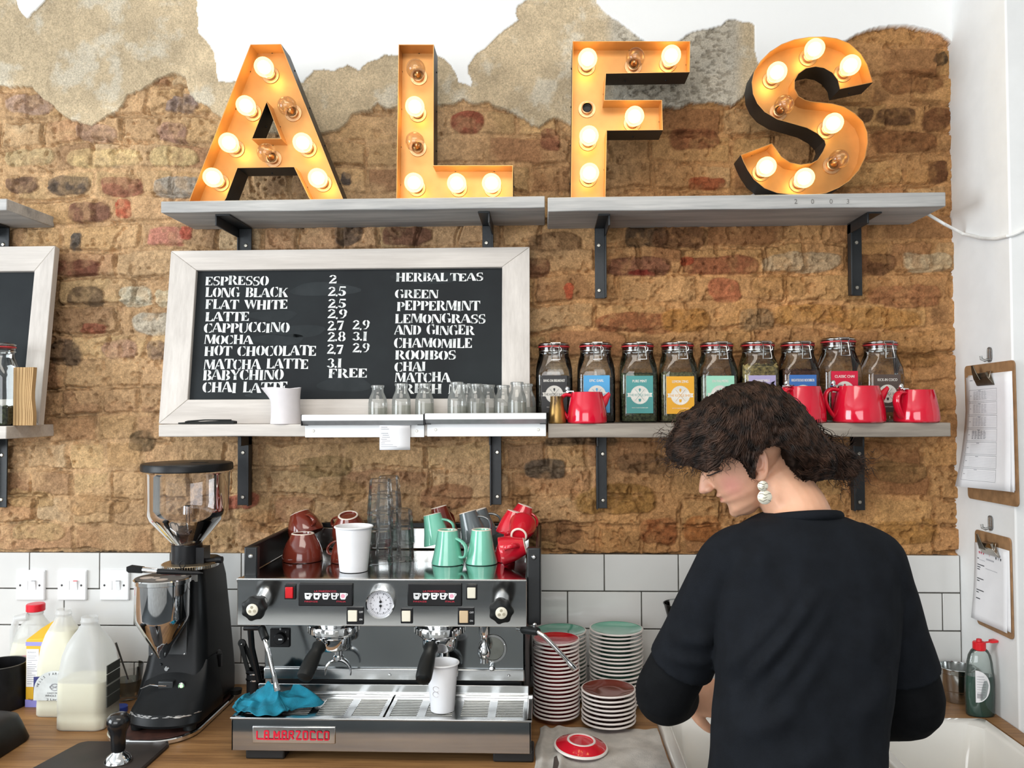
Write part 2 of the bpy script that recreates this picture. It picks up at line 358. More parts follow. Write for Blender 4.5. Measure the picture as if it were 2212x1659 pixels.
def build_brick_wall():
    st = 0.0029
    x0, x1, z0, z1 = -0.42, XR + 0.004, 1.252, 3.02
    nx = int((x1 - x0) / st); nz = int((z1 - z0) / st)
    gx = np.linspace(x0, x1, nx); gz = np.linspace(z0, z1, nz); X, Z = np.meshgrid(gx, gz)
    wx = (fbm(X * 9, Z * 9, 3, 3) - .5) * .035; wz = (fbm(X * 7, Z * 7, 9, 3) - .5) * .030
    U = X + wx + 3.0; V = Z + wz * 1.1
    ch = 0.0775
    row = np.floor((V - 1.262) / ch + 40).astype(int); fv = ((V - 1.262) / ch + 40) % 1.0
    rs = np.random.RandomState(5); roff = rs.rand(200) * .22
    # alternating long stretchers and short headers in each course
    Lb = 0.2275
    ub = (U + roff[row % 200]) / Lb * 1.0
    cell = np.floor(ub).astype(int); fu = ub - cell
    hs = rs.rand(200, 400); split = hs[row % 200, cell % 400] < 0.42
    half = (fu > 0.5).astype(int)
    wid = np.where(split, 0.5, 1.0) * Lb
    lu = np.where(split, (fu * 2) % 1.0, fu)
    bid = (row * 911 + cell * 37 + np.where(split, half * 17, 0)).astype(np.int64)
    rnd = np.random.RandomState(11).rand(4096); rnd2 = np.random.RandomState(12).rand(4096); rnd3 = np.random.RandomState(14).rand(4096)
    b1 = rnd[bid % 4096]; b2 = rnd2[bid % 4096]; b3 = rnd3[bid % 4096]
    dx = np.minimum(lu, 1 - lu) * wid; dz = np.minimum(fv, 1 - fv) * ch
    dist = np.minimum(dx, dz) + (fbm(X * 60, Z * 60, 21, 3) - .5) * .008
    brick = sstep(.0045, .009, dist)                       # 1 on a brick face
    slur = sstep(.44, .56, fbm(X * 6.5, Z * 8, 31, 4))      # mortar smeared over the face
    big = fbm(X * 3, Z * 3, 41, 3); mid = fbm(X * 24, Z * 24, 43, 4); fin = fbm(X * 95, Z * 95, 47, 4, .6)
    rough = fbm(X * 45, Z * 45, 49, 4, .6)
    h = brick * (.0055 + (b2 - .5) * .008) + (1 - brick) * (fbm(X * 14, Z * 14, 51, 3) - .55) * .009 + (mid - .5) * .007 + (fin - .5) * .0075 + (rough - .5) * .0055
    crack = np.exp(-((dist - .0040) / .0024) ** 2) * sstep(.46, .56, fbm(X * 11, Z * 11, 61, 3))
    h -= crack * .012
    pit = sstep(.66, .72, fbm(X * 60, Z * 60, 71, 2)) * sstep(.42, .55, fbm(X * 7, Z * 7, 73, 3))
    h -= pit * .008
    pal = np.array([(.55, .35, .175), (.50, .31, .15), (.58, .39, .20), (.45, .255, .13), (.52, .31, .165), (.36, .19, .10), (.56, .375, .19), (.47, .27, .145), (.33, .195, .105), (.55, .39, .23)])
    col = pal[(b1 * 9.999).astype(int)] * (0.86 + .28 * b3)[..., None]
    mort = np.array([.57, .365, .195]) * (0.80 + .40 * mid)[..., None]
    k = (brick * (1 - .72 * slur) * .85)[..., None]
    col = col * k + mort * (1 - k)
    warpx = (fbm(X * 16, Z * 16, 81, 3) - .5) * .05; warpz = (fbm(X * 16, Z * 16, 83, 3) - .5) * .05
    for (px, py, hw, hh, c) in BRICKS:
        cx, cz = wallpt(px, py); a = hw / 779; b = hh / 779
        q = (np.abs((X - cx + warpx * .55) / a) ** 3.2 + np.abs((Z - cz + warpz * .5) / b) ** 3.2)
        w = (1 - sstep(.70, 1.05, q))
        if w.max() <= 0: continue
        grain = sstep(.30, .55, fbm(X * 40, Z * 40, int(px), 3))
        w = w * (0.62 + .38 * grain) * .86
        col = col * (1 - w[..., None]) + (np.array(c) * (0.8 + .4 * fin)[..., None]) * w[..., None]
        edge = np.exp(-((q - .95) / .12) ** 2); h += w * .003 - edge * .0035
    col *= (0.74 + .52 * fbm(X * 4.5, Z * 4.5, 87, 3))[..., None] * (0.62 + .76 * fin)[..., None]
    # yellower mortar on the right, plus light falloff to that side darkened into the colour
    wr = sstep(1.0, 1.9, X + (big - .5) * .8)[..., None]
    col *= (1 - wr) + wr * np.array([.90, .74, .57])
    # old render and white skim above
    wz1 = (fbm(X * 30, Z * 30, 91, 4) - .5) * .020; wx1 = (fbm(X * 30, Z * 30, 93, 4) - .5) * .020
    XX = X + wx1; ZZ = Z + wz1
    pl = inpoly(XX, ZZ, interp_shape(PLASTER))
    wh = np.zeros_like(pl)
    for p in WHITE_POLYS: wh |= inpoly(X + wx1 * .5, Z + wz1 * .5, interp_shape(p))
    wh |= (Z > wallpt(1100, -58)[1])
    ph = .016 + (fbm(X * 5, Z * 5, 95, 3) - .5) * .006 + (fin - .5) * .0022 + (mid - .5) * .003
    pecks = sstep(.56, .64, fbm(X * 70, Z * 130, 97, 2)) * sstep(1.62, 1.70, X) * sstep(2.02, 1.95, X)
    ph -= pecks * .004
    pc = np.array([.68, .535, .35]) * (0.84 + .32 * mid)[..., None] * (0.84 + .32 * fin)[..., None]
    dust = sstep(.52, .70, fbm(X * 13, Z * 13, 99, 5, .62))[..., None]
    pc = pc * (1 - .60 * dust) + np.array([.84, .77, .63]) * .60 * dust
    stone = (sstep(1.62, 1.66, X) * sstep(2.02, 1.98, X))[..., None]
    pc = pc * (1 - stone * .75) + np.array([.60, .555, .47]) * (1 - .45 * pecks)[..., None] * stone * .75
    dull = sstep(.35, .62, fbm(X * 5, Z * 7, 103, 3))[..., None]
    pc = pc * (1 - .22 * dull)
    h = np.where(pl, ph, h); col = np.where(pl[..., None], pc, col)
    wc = np.array([.86, .86, .85]) * np.ones_like(pc)
    h = np.where(wh, .021 + (big - .5) * .003, h); col = np.where(wh[..., None], wc, col)
    col = np.clip(col, 0.004, 0.95)
    # keep the bottom course behind the tiles and the end square
    h = np.clip(h, -.014, .024)
    n = nx * nz
    co = np.empty((n, 3), np.float32); co[:, 0] = X.ravel(); co[:, 1] = -h.ravel() + .014; co[:, 2] = Z.ravel()
    ii = np.arange(nx * (nz - 1)).reshape(nz - 1, nx)[:, :-1].ravel()
    quads = np.stack([ii, ii + 1, ii + 1 + nx, ii + nx], 1).astype(np.int32)
    me = bpy.data.meshes.new('wall_back'); me.vertices.add(n); me.vertices.foreach_set('co', co.ravel())
    me.loops.add(quads.size); me.loops.foreach_set('vertex_index', quads.ravel())
    me.polygons.add(len(quads)); me.polygons.foreach_set('loop_start', np.arange(0, quads.size, 4, dtype=np.int32))
    me.polygons.foreach_set('use_smooth', [True] * len(quads))
    me.update(calc_edges=True); me.validate()
    ca = me.color_attributes.new('albedo', 'FLOAT_COLOR', 'POINT')
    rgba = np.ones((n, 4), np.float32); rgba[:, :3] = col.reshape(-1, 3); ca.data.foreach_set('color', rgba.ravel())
    rg = me.attributes.new('skim', 'FLOAT', 'POINT'); rg.data.foreach_set('value', wh.ravel().astype(np.float32))
    m = bpy.data.materials.new('old_brick_and_plaster'); m.use_nodes = True; N, L = nt(m); b = N['Principled BSDF']
    at = N.new('ShaderNodeAttribute'); at.attribute_name = 'albedo'
    sk = N.new('ShaderNodeAttribute'); sk.attribute_name = 'skim'
    n1 = _tex(N, L, 210, 6, rough=.75); mr = N.new('ShaderNodeMapRange'); mr.inputs[1].default_value = .25; mr.inputs[2].default_value = .75; mr.inputs[3].default_value = .52; mr.inputs[4].default_value = 1.42
    L.new(n1.outputs['Fac'], mr.inputs[0])
    mm = N.new('ShaderNodeMix'); mm.data_type = 'FLOAT'; mm.inputs[3].default_value = 1.0; L.new(sk.outputs['Fac'], mm.inputs[0]); L.new(mr.outputs[0], mm.inputs[2])
    vm = N.new('ShaderNodeVectorMath'); vm.operation = 'SCALE'; L.new(at.outputs['Color'], vm.inputs[0]); L.new(mm.outputs[0], vm.inputs[3])
    L.new(vm.outputs[0], b.inputs['Base Color']); b.inputs['Roughness'].default_value = .9; b.inputs['Specular IOR Level'].default_value = .15
    bp = N.new('ShaderNodeBump'); bp.inputs['Distance'].default_value = .004
    s1 = N.new('ShaderNodeMath'); s1.operation = 'MULTIPLY_ADD'; s1.inputs[1].default_value = -.92; s1.inputs[2].default_value = 1.0; L.new(sk.outputs['Fac'], s1.inputs[0]); L.new(s1.outputs[0], bp.inputs['Strength'])
    n2 = _tex(N, L, 190, 5, rough=.7); L.new(n2.outputs['Fac'], bp.inputs['Height']); L.new(bp.outputs[0], b.inputs['Normal'])
    me.materials.append(m)
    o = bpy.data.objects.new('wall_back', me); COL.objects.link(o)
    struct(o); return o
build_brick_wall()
PAINT = pmat('white_wall_paint', (0.86, 0.865, 0.86), 0.7, var=0.015, bump=0.08, bscale=60)
# ---- tiled splashback: 202 x 102 mm bond, dark grout
GROUT = pmat('dark_grout', (0.085, 0.08, 0.07), 0.9, var=0.2, vscale=40)
TILE = pmat('white_glazed_tile', (0.68, 0.68, 0.665), 0.12, var=0.015, vscale=5, coat=0.3, bump=0.03, bscale=8)
mb = MB(); mb.mat(1).box(-2.5, XR, 0.0, 0.03, ZC - .05, ZT - .001); mb.mat(0)
g = 0.0015
for r_ in range(4):
    z1 = ZT - r_ * .102; z0 = max(z1 - .102, ZC - 0.02) + g * 2
    off = 0.0 if r_ % 2 == 0 else .5
    k = -13
    while (k + off) * .202 < XR:
        a = (k + off) * .202 + g; b_ = min((k + 1 + off) * .202 - g, XR - .003)
        if b_ - a > .01: mb.box(a, b_, -.003, .004, z0, z1 - .0005)
        k += 1
o = mb.build('wall_tiles', [TILE, GROUT], bevel=.0012, seg=2); struct(o)
# ---- plain continuation of the back wall beyond the frame, nib wall on the right, shell
mb = MB(); mb.box(-2.5, -.41, .0, .12, ZC - .05, 3.1); o = mb.build('wall_back_left', PAINT); struct(o)
mb = MB(); mb.box(-2.5, 4.6, .03, .15, 0, 3.1); o = mb.build('wall_back_core', PAINT); struct(o)
NIBY = -.268
mb = MB(); mb.box(XR, 4.6, NIBY, .03, 0, 3.1); o = mb.build('wall_right', PAINT, bevel=.004); struct(o)
WOODFLOOR = wood('dark_slate_floor', (.030, .036, .040), (.060, .068, .074), axis=1, rough=.5)
mb = MB(); mb.box(-2.5, 4.6, -5.6, .15, -.06, 0); o = mb.build('floor', WOODFLOOR); struct(o)
mb = MB(); mb.box(-2.5, 4.6, -5.6, .15, 3.1, 3.2); o = mb.build('ceiling', PAINT); struct(o)
DIM = pmat('grey_room_paint', (0.60, 0.60, 0.59), .8, var=.05)
mb = MB(); mb.box(4.6, 4.7, -5.6, .15, 0, 3.1); o = mb.build('wall_far_right', DIM); struct(o)
mb = MB()
for a in ((-2.6, -2.5, -5.6, -3.35, 0, 3.1), (-2.6, -2.5, -1.25, .15, 0, 3.1), (-2.6, -2.5, -3.35, -1.25, 0, .95), (-2.6, -2.5, -3.35, -1.25, 2.75, 3.1)): mb.box(*a)
o = mb.build('wall_left', DIM); struct(o)
mb = MB()
for a in ((-2.6, -1.3, -5.7, -5.6, 0, 3.1), (2.1, 4.7, -5.7, -5.6, 0, 3.1), (-1.3, 2.1, -5.7, -5.6, 0, .7), (-1.3, 2.1, -5.7, -5.6, 2.8, 3.1)): mb.box(*a)
o = mb.build('wall_front', DIM); struct(o)
mb = MB(); mb.box(-1.6, 3.2, -3.9, -3.25, 0, 1.02); mb.box(-1.65, 3.25, -3.95, -3.20, 1.02, 1.06); o = mb.build('reflection_counter', pmat('reflection_white', (.84, .84, .82), .6), bevel=.004); tag(o, 'unseen pale counter added behind the camera to brighten reflections in the steel', 'counter')  # unseen counter box added to give the machine's steel panel a pale reflection
FRAMEP = pmat('window_frame_paint', (.05, .055, .06), .4)
mb = MB()
for x in (-1.3, -.2, .93, 2.04): mb.box(x, x + .06, -5.68, -5.6, .7, 2.8)
mb.box(-1.3, 2.1, -5.68, -5.6, .7, .76); mb.box(-1.3, 2.1, -5.68, -5.6, 2.74, 2.8)
o = mb.build('window_1', FRAMEP); struct(o)
mb = MB()
for y in (-3.35, -2.33, -1.31): mb.box(-2.58, -2.5, y, y + .06, .95, 2.75)
mb.box(-2.58, -2.5, -3.35, -1.25, .95, 1.01); mb.box(-2.58, -2.5, -3.35, -1.25, 2.69, 2.75)
o = mb.build('window_2', FRAMEP); struct(o)
# ================================================================ shelves, brackets, boards
GREYWOOD = wood('weathered_grey_wood', (.23, .235, .24), (.60, .585, .56), 0, .8, 2.4, .35)
GREYWOODY = wood('weathered_grey_wood_cross', (.27, .27, .27), (.62, .59, .54), 1, .8, 2.4, .35)
PALEWOOD = wood('limewashed_wood', (.46, .42, .385), (.74, .69, .64), 0, .8, 2.2, .3)
PALEWOODZ = wood('limewashed_wood_upright', (.46, .42, .385), (.74, .69, .64), 2, .8, 2.2, .3)
SHD = 0.198
def shelf(name, pxl, pyl, pxr, pyr, th, label, m, cx=0.0, curve=False):
    a = P(pxl, pyl, SHD); b = P(pxr, pyr, SHD); z = (a.z + b.z) / 2
    mb = MB(); seg = 24
    rg = []
    for i in range(seg + 1):
        x = a.x + (b.x - a.x) * i / seg; w = .0012 * math.sin(x * 9)
        rg.append([(x, .012, z - th), (x, -SHD - w, z - th + .0006 * math.sin(x * 21)), (x, -SHD - w, z), (x, .012, z)])
    mb.loft(rg)
    o = mb.build(name, m, bevel=.0022); fixn(o)
    tag(o, label, 'shelf'); return o, z, a.x, b.x
sh1, ZU1, x_, x2_ = shelf('wall_shelf', 347, 430.5, 1177, 427.5, .0295, 'upper left grey board shelf carrying the letters A and L', GREYWOOD)
sh2, ZU2, x_, x2_ = shelf('wall_shelf', 1183, 425.5, 2043, 416, .036, 'upper right grey board shelf carrying the letters F and S', GREYWOOD)
ZU = ZU1
sh3, ZL, x_, x2_ = shelf('wall_shelf', 342, 918, 1180, 914, .031, 'pale limewashed shelf under the chalkboard menu, white rails on its edge', PALEWOOD)
sh4, ZL2, x_, x2_ = shelf('wall_shelf', 1184, 914.5, 2054, 914, .035, 'lower right grey board shelf carrying the tea jars and red teapots', wood('weathered_brown_wood', (.15, .125, .105), (.42, .37, .31), 0, .8, 2.6, .4))
sh5, z5, x_, x2_ = shelf('wall_shelf', -420, 432, 15, 432, .031, 'upper shelf end at the left edge above the empty chalkboard', GREYWOOD)
sh6, ZLL, x_, x2_ = shelf('wall_shelf', -420, 921, 14, 921, .034, 'lower shelf end at the left edge holding the jar and paper bags', PALEWOOD)
# year stamped into the front edge of the upper right shelf
mb = MB()
o0 = P(1718, 441, SHD + .0022); put_text(mb, '2003', o0, (1, 0, 0), (0, 0, 1), width=.028, cap=.013)
vs, fs = [], []
mb = MB()
for ch, px in (('2', 1716), ('0', 1752), ('0', 1792), ('3', 1829)):
    put_text(mb, ch, P(px, 440, SHD + .0018), (1, 0, 0), (0, 0, 1), cap=.0125)
mb.build('stamped_number', pmat('stamped_wood', (.20, .19, .18), .9), sh2)
def bracket(px0, px1, py0, py1, pxa, zs, label, tdepth=.165, side=1, fl=.034):
    """angle iron: upright on the wall from py0 to py1, arm forward under the shelf (underside zs)"""
    a = P(px0, (py0 + py1) / 2, .012); b = P(px1, (py0 + py1) / 2, .012); zb = P(px0, py1, .01).z
    x0, x1 = a.x, b.x; w = x1 - x0
    th = thing('shelf_bracket', label, 'bracket', ((x0 + x1) / 2, 0, zs))
    e = .0045
    mb = MB(); mb.box(x0, x1, -.012, -.012 + e, zb, zs - e)
    xs = (x0, x0 + e) if side > 0 else (x1 - e, x1)
    mb.box(xs[0], xs[1], -fl, -.008, zb, zs - e)
    mb.build('upright', IRON, th, bevel=.001)
    mb = MB(); mb.box(x0, x1, -tdepth, -.008, zs - e, zs - .0004)
    mb.box(xs[0], xs[1], -tdepth, -.008, zs - .030, zs - e)
    mb.build('arm', IRON, th, bevel=.001)
    for zz in (zs - .052, zb + .022):
        mb = MB(); mb.lathe([(0, .0025), (.004, .0022), (.0058, .0006), (.006, 0)], 14, T((x0 + x1) / 2 + (.004 if side > 0 else -.004), -.0120, zz) @ RX(90))
        mb.build('screw', pmat('zinc_screw', (.55, .52, .45), .35, .9), th)
    return th
g1 = 'black iron shelf brackets'
for args in ((513, 543, 470, 640, 0, ZU1 - .0295, 'black iron bracket under the upper shelf below the letter A', .172, 1, .017),
             (1042, 1066, 470, 640, 0, ZU1 - .0295, 'black iron bracket under the upper shelf right of the letter L', .165, -1, .017),
             (1285, 1309, 470, 645, 0, ZU2 - .036, 'black iron bracket reaching bare brick below the letter F', .165, -1),
             (1832, 1862, 470, 639, 0, ZU2 - .036, 'black iron bracket reaching bare brick below the letter S', .150, 1),
             (513, 543, 940, 1091, 0, ZL - .031, 'black iron bracket beside the grinder hopper under the pale shelf', .090, -1),
             (1059, 1083, 940, 1090, 0, ZL - .031, 'black iron bracket above the stacked grey cups', .060, 1),
             (1287, 1311, 940, 1098, 0, ZL2 - .035, 'black iron bracket left of the woman under the jar shelf', .060, 1),
             (1838, 1868, 940, 1102, 0, ZL2 - .035, 'black iron bracket behind the ponytail under the jar shelf', .100, 1),
             (-12, 19, 470, 640, 0, z5 - .031, 'black iron bracket at the left edge above the empty chalkboard', .06, 1, .017),
             (-14, 15, 940, 1096, 0, ZLL - .034, 'black iron bracket at the left edge below the paper bags', .06, 1)):
    b = bracket(*args); b['group'] = g1
# ---- chalkboards: front plane leans back
def board(name, label, z0, tb, tt, ztop, xl, xr, wl, wt, wb):
    """frame standing on z0 with its front foot at tb, top front edge at (tt, ztop); returns local->world"""
    o = Vector((0, -tb, z0)); u = Vector((0, tb - tt, ztop - z0)); H = u.length; u.normalize(); r = Vector((1, 0, 0)); n = r.cross(u)
    th = thing(name, label, 'chalkboard', ((xl + xr) / 2, -tb, z0))
    F = frame_m(o, r, u, n); d = .024
    def rail(poly, nm, m):
        mb = MB(); vs = [(p[0], p[1], 0) for p in poly] + [(p[0], p[1], -d) for p in poly]; k = len(poly)
        fs = [tuple(range(k)), tuple(reversed(range(k, 2 * k)))] + [(i, k + i, k + (i + 1) % k, (i + 1) % k) for i in range(k)]
        mb.add(vs, fs, F); ob = mb.build(nm, m, th, bevel=.0016); fixn(ob); return ob
    e = .0005
    rail([(xl, 0), (xr, 0), (xr - wl, wb), (xl + wl, wb)], 'frame_rail', PALEWOOD)
    rail([(xl, H), (xl + wl, H - wt), (xr - wl, H - wt), (xr, H)], 'frame_rail', PALEWOOD)
    rail([(xl, e), (xl + wl - e, wb), (xl + wl - e, H - wt), (xl, H - e)], 'frame_rail', PALEWOODZ)
    rail([(xr, e), (xr, H - e), (xr - wl + e, H - wt), (xr - wl + e, wb)], 'frame_rail', PALEWOODZ)
    mb = MB(); mb.box(xl + wl - .006, xr - wl + .006, wb - .006, H - wt + .006, -.020, -.012, F)
    mb.build('slate_panel', CHALKB, th)
    return th, F, o, n, H
CHALKB = pmat('chalkboard_slate', (.016, .020, .022), .62, var=.1, vscale=5, col2=(.008, .010, .012), bump=.05, spec=.25)
def board_px(pxl, pxr, pxl_in, pyt, pyt_in, pyb_in, z0, tb, tt, name, label, xlim=None):
    ztop = P(pxr[0], pyt, tt).z
    o = Vector((0, -tb, z0)); u = Vector((0, tb - tt, ztop - z0)).normalized(); n = Vector((1, 0, 0)).cross(u)
    q = lambda px, py: PPL(px, py, o, n)
    xl = q(*pxl).x if xlim is None else xlim; xr = q(*pxr).x
    wl = abs(q(*pxl_in).x - (xl if xlim is None else xr)); H = (Vector((0, -tt, ztop)) - o).length
    wt = H - (q(pxl_in[0] + 40, pyt_in) - o).dot(u); wb = (q(pxl_in[0] + 40, pyb_in) - o).dot(u)
    return board(name, label, z0, tb, tt, ztop, xl, xr, wl, wt, wb), o, n, u
(BTH, BF, Bo, Bn, BH), bo, bn, bu = board_px((345, 880), (1144, 527), (415, 720), 533, 583, 863, ZL + .0005, .112, .046, 'menu_chalkboard', 'chalkboard menu of coffees and herbal teas in a limewashed wood frame')
(B2TH, B2F, B2o, B2n, B2H), b2o, b2n, b2u = board_px((0, 0), (119, 530), (63, 700), 531, 585, 862, ZLL + .0005, .112, .046, 'chalkboard', 'empty framed chalkboard cut off at the left edge behind the paper bags', xlim=-.40)
# ---- stencil capitals drawn in chalk
def cres(cx, cy, rx, ry, a0, a1, irx, iry, n=10, icx=0.0):
    o_ = [(cx + rx * math.cos(R(a0 + (a1 - a0) * i / n)), cy + ry * math.sin(R(a0 + (a1 - a0) * i / n))) for i in range(n + 1)]
    i_ = [(cx + icx + irx * math.cos(R(a1 + (a0 - a1) * i / n)), cy + iry * math.sin(R(a1 + (a0 - a1) * i / n))) for i in range(n + 1)]
    return o_ + i_
def stem(x, w=.27): return [(x - .05, 0), (x + w + .05, 0), (x + w, .05), (x + w, .95), (x + w + .05, 1), (x - .05, 1), (x, .95), (x, .05)]
def bar(x0, y0, x1, y1, w):
    d = Vector((x1 - x0, y1 - y0)).normalized(); n = Vector((-d.y, d.x)) * w / 2
    return [(x0 + n.x, y0 + n.y), (x0 - n.x, y0 - n.y), (x1 - n.x, y1 - n.y), (x1 + n.x, y1 + n.y)]
OL = cres(.40, .5, .40, .52, 100, 260, .12, .46); OR_ = cres(.46, .5, .40, .52, 80, -80, .12, .46)
EA = [[(.36, 1), (.72, 1), (.70, .70), (.56, .92), (.36, .93)], [(.36, .54), (.50, .66), (.50, .36), (.36, .47)], [(.36, .07), (.56, .08), (.72, .32), (.74, 0), (.36, 0)]]
GL = {
 'A': (.92, [bar(.02, 0, .38, .98, .09), [(.36, 1), (.54, 1), (.96, 0), (.58, 0)], [(.22, .36), (.44, .36), (.41, .29), (.20, .29)], [(-.04, 0), (.16, 0), (.13, .06), (-.01, .06)]]),
 'B': (.82, [stem(.06), cres(.42, .75, .34, .26, 85, -85, .10, .18), cres(.42, .25, .40, .26, 85, -85, .13, .18)]),
 'C': (.84, [OL, [(.50, 1.0), (.76, 1.02), (.78, .66), (.66, .88), (.50, .94)], [(.50, -.01), (.50, .06), (.68, .12), (.80, .34), (.76, .04)]]),
 'D': (.88, [stem(.06), cres(.44, .5, .42, .50, 85, -85, .14, .43)]),
 'E': (.78, [stem(.06)] + EA),
 'F': (.76, [stem(.06), EA[0], EA[1]]),
 'G': (.92, [OL, [(.50, 1.0), (.76, 1.02), (.78, .66), (.66, .88), (.50, .94)], [(.52, .44), (.92, .44), (.86, .38), (.86, .06), (.64, .0), (.64, .38)]]),
 'H': (.98, [stem(.06), stem(.62), [(.36, .54), (.60, .54), (.60, .46), (.36, .46)]]),
 'I': (.44, [stem(.06)]),
 'K': (.94, [stem(.06), bar(.37, .46, .80, .98, .09), [(.42, .52), (.56, .66), (.98, 0), (.64, 0)], [(.68, 1), (.94, 1), (.88, .94), (.72, .94)]]),
 'L': (.76, [stem(.06), EA[2]]),
 'M': (1.12, [bar(.08, 0, .12, 1, .08), [(.12, 1), (.40, 1), (.62, .16), (.54, 0)], bar(.58, .05, .86, .98, .07), stem(.80), [(-.02, 0), (.20, 0), (.16, .06), (.02, .06)]]),
 'N': (.98, [bar(.10, 0, .10, 1, .08), [(.10, 1), (.38, 1), (.88, 0), (.62, 0)], bar(.86, .05, .86, 1, .08), [(-.02, 0), (.22, 0), (.18, .06), (.02, .06)], [(.74, 1), (.98, 1), (.94, .94), (.78, .94)]]),
 'O': (.86, [OL, OR_]),
 'P': (.80, [stem(.06), cres(.42, .72, .38, .29, 85, -85, .12, .21)]),
 'R': (.94, [stem(.06), cres(.42, .74, .36, .27, 85, -85, .11, .19), [(.40, .46), (.58, .50), (.96, 0), (.66, 0)]]),
 'S': (.72, [cres(.34, .73, .31, .29, 60, 235, .12, .22), [(.16, .62), (.42, .60), (.70, .40), (.62, .24), (.36, .46)], cres(.38, .27, .31, .29, 55, -120, .12, .22), [(.44, 1.02), (.62, 1.02), (.64, .70), (.54, .90)], [(.04, .34), (.08, -.02), (.26, -.02), (.14, .10)]]),
 'T': (.84, [stem(.30), [(.0, 1), (.26, 1), (.26, .93), (.12, .90), (.0, .66)], [(.61, 1), (.87, 1), (.87, .66), (.75, .90), (.61, .93)]]),
 'U': (.92, [[(.02, 1), (.36, 1), (.31, .95), (.31, .25), (.38, .08), (.38, -.02), (.16, .06), (.06, .25), (.06, .95)], cres(.44, .28, .38, .30, -75, 0, .29, .23), bar(.80, .26, .80, 1, .09), [(.70, 1), (.92, 1), (.87, .94), (.74, .94)]]),
 'W': (1.24, [[(-.02, 1), (.30, 1), (.52, .12), (.42, -.02)], bar(.46, .05, .62, .90, .07), [(.52, 1), (.80, 1), (1.0, .14), (.90, -.02)], bar(.94, .05, 1.14, 1, .08), [(1.04, 1), (1.26, 1), (1.22, .94), (1.08, .94)]]),
 'Y': (.90, [[(-.02, 1), (.34, 1), (.54, .50), (.40, .42)], bar(.54, .50, .80, 1, .08), [(.34, .40), (.60, .46), (.60, .05), (.65, 0), (.30, 0), (.34, .05)], [(.70, 1), (.94, 1), (.88, .94), (.74, .94)]]),
 '2': (.66, [cres(.32, .72, .29, .28, 170, 15, .10, .20), [(.60, .76), (.38, .64), (.04, .10), (.16, .10), (.58, .56)], [(.02, .0), (.62, 0), (.64, .28), (.56, .20), (.30, .16), (.04, .10)]]),
 '3': (.64, [cres(.30, .75, .27, .25, 160, -75, .10, .17), cres(.30, .27, .31, .28, 75, -165, .11, .19)]),
 '5': (.64, [[(.10, 1), (.58, 1), (.60, .82), (.12, .86)], bar(.12, .90, .09, .52, .07), cres(.28, .30, .34, .31, 110, -165, .10, .22)]),
 '7': (.64, [[(.02, 1), (.62, 1), (.62, .84), (.04, .80), (.02, .62)], [(.46, .80), (.60, .82), (.42, 0), (.14, 0)]]),
 '8': (.66, [cres(.31, .74, .25, .26, 95, 265, .09, .18), cres(.35, .74, .25, .26, 85, -85, .09, .18), cres(.31, .27, .29, .28, 95, 265, .10, .19), cres(.36, .27, .29, .28, 85, -85, .10, .19)]),
 '9': (.66, [cres(.31, .70, .29, .30, 95, 265, .09, .21), cres(.36, .70, .29, .30, 85, -60, .09, .21), [(.62, .62), (.50, .62), (.34, .10), (.10, 0), (.36, .0), (.58, .28)]]),
 '1': (.42, [stem(.06, .24)]), '.': (.22, [[(.0, .16), (.16, .16), (.16, .02), (.06, -.08), (.06, .0), (.0, .0)]]), ' ': (.55, [])}
def chalk(mb, s, pxl, pxr, pyb, pyt, o, n, lift=.0007, rnd=None):
    tot = sum(GL[c][0] for c in s) - .06; a = PPL(pxl, pyb, o, n); b = PPL(pxr, pyb, o, n); c = PPL(pxl, pyt, o, n)
    r = (b - a); W_ = r.length; r.normalize(); u = c - a; u -= r * u.dot(r); Hh = u.length; u.normalize(); k = W_ / tot; x = 0
    for ch in s:
        w, polys = GL[ch]; jy = rnd.uniform(-.05, .05) * Hh; js = rnd.uniform(.96, 1.05)
        for p in polys:
            vs = [a + r * (x + q[0] * k) + u * (q[1] * Hh * js + jy) + n * lift for q in p]
            if ch != ' ': mb.add(vs, [tuple(range(len(vs)))])
        x += w * k
CH = pmat('white_chalk', (.80, .81, .80), .95, vscale=55, col2=(.40, .42, .42), ramp=(.30, .52), stretch=(1, 1, 1))
rr = random.Random(4)
pn = Bo - Bn * .012
LINES = [('ESPRESSO', 443, 579, 616, 597), ('LONG BLACK', 443, 620, 642, 622), ('FLAT WHITE', 443, 620, 668, 648), ('LATTE', 443, 537, 694, 674), ('CAPPUCCINO', 440, 624, 718, 698), ('MOCHA', 441, 545, 743, 724),
         ('HOT CHOCOLATE', 441, 682, 768, 747), ('MATCHA LATTE', 440, 665, 797, 776), ('BABYCHINO', 438, 611, 821, 800), ('CHAI LATTE', 437, 620, 848, 826),
         ('2', 710, 726, 613, 595), ('2.5', 708, 746, 640, 620), ('2.5', 708, 746, 665, 646), ('2.9', 707, 748, 688, 669), ('2.7', 707, 741, 713, 693), ('2.9', 761, 797, 712, 692), ('2.8', 707, 745, 737, 717), ('3.1', 761, 793, 736, 717),
         ('2.7', 706, 740, 764, 744), ('2.9', 761, 797, 761, 741), ('3.1', 706, 738, 794, 774), ('FREE', 709, 792, 816, 797),
         ('HERBAL', 855, 966, 608, 590), ('TEAS', 972, 1043, 607, 590), ('GREEN', 853, 946, 644, 626), ('PEPPERMINT', 857, 1035, 671, 651), ('LEMONGRASS', 853, 1048, 698, 679), ('AND GINGER', 852, 1024, 723, 703), ('CHAMOMILE', 851, 1019, 751, 731),
         ('ROOIBOS', 853, 984, 777, 758), ('CHAI', 852, 919, 802, 782), ('MATCHA', 853, 972, 825, 805), ('FRESH MINT', 853, 1050, 850, 830)]
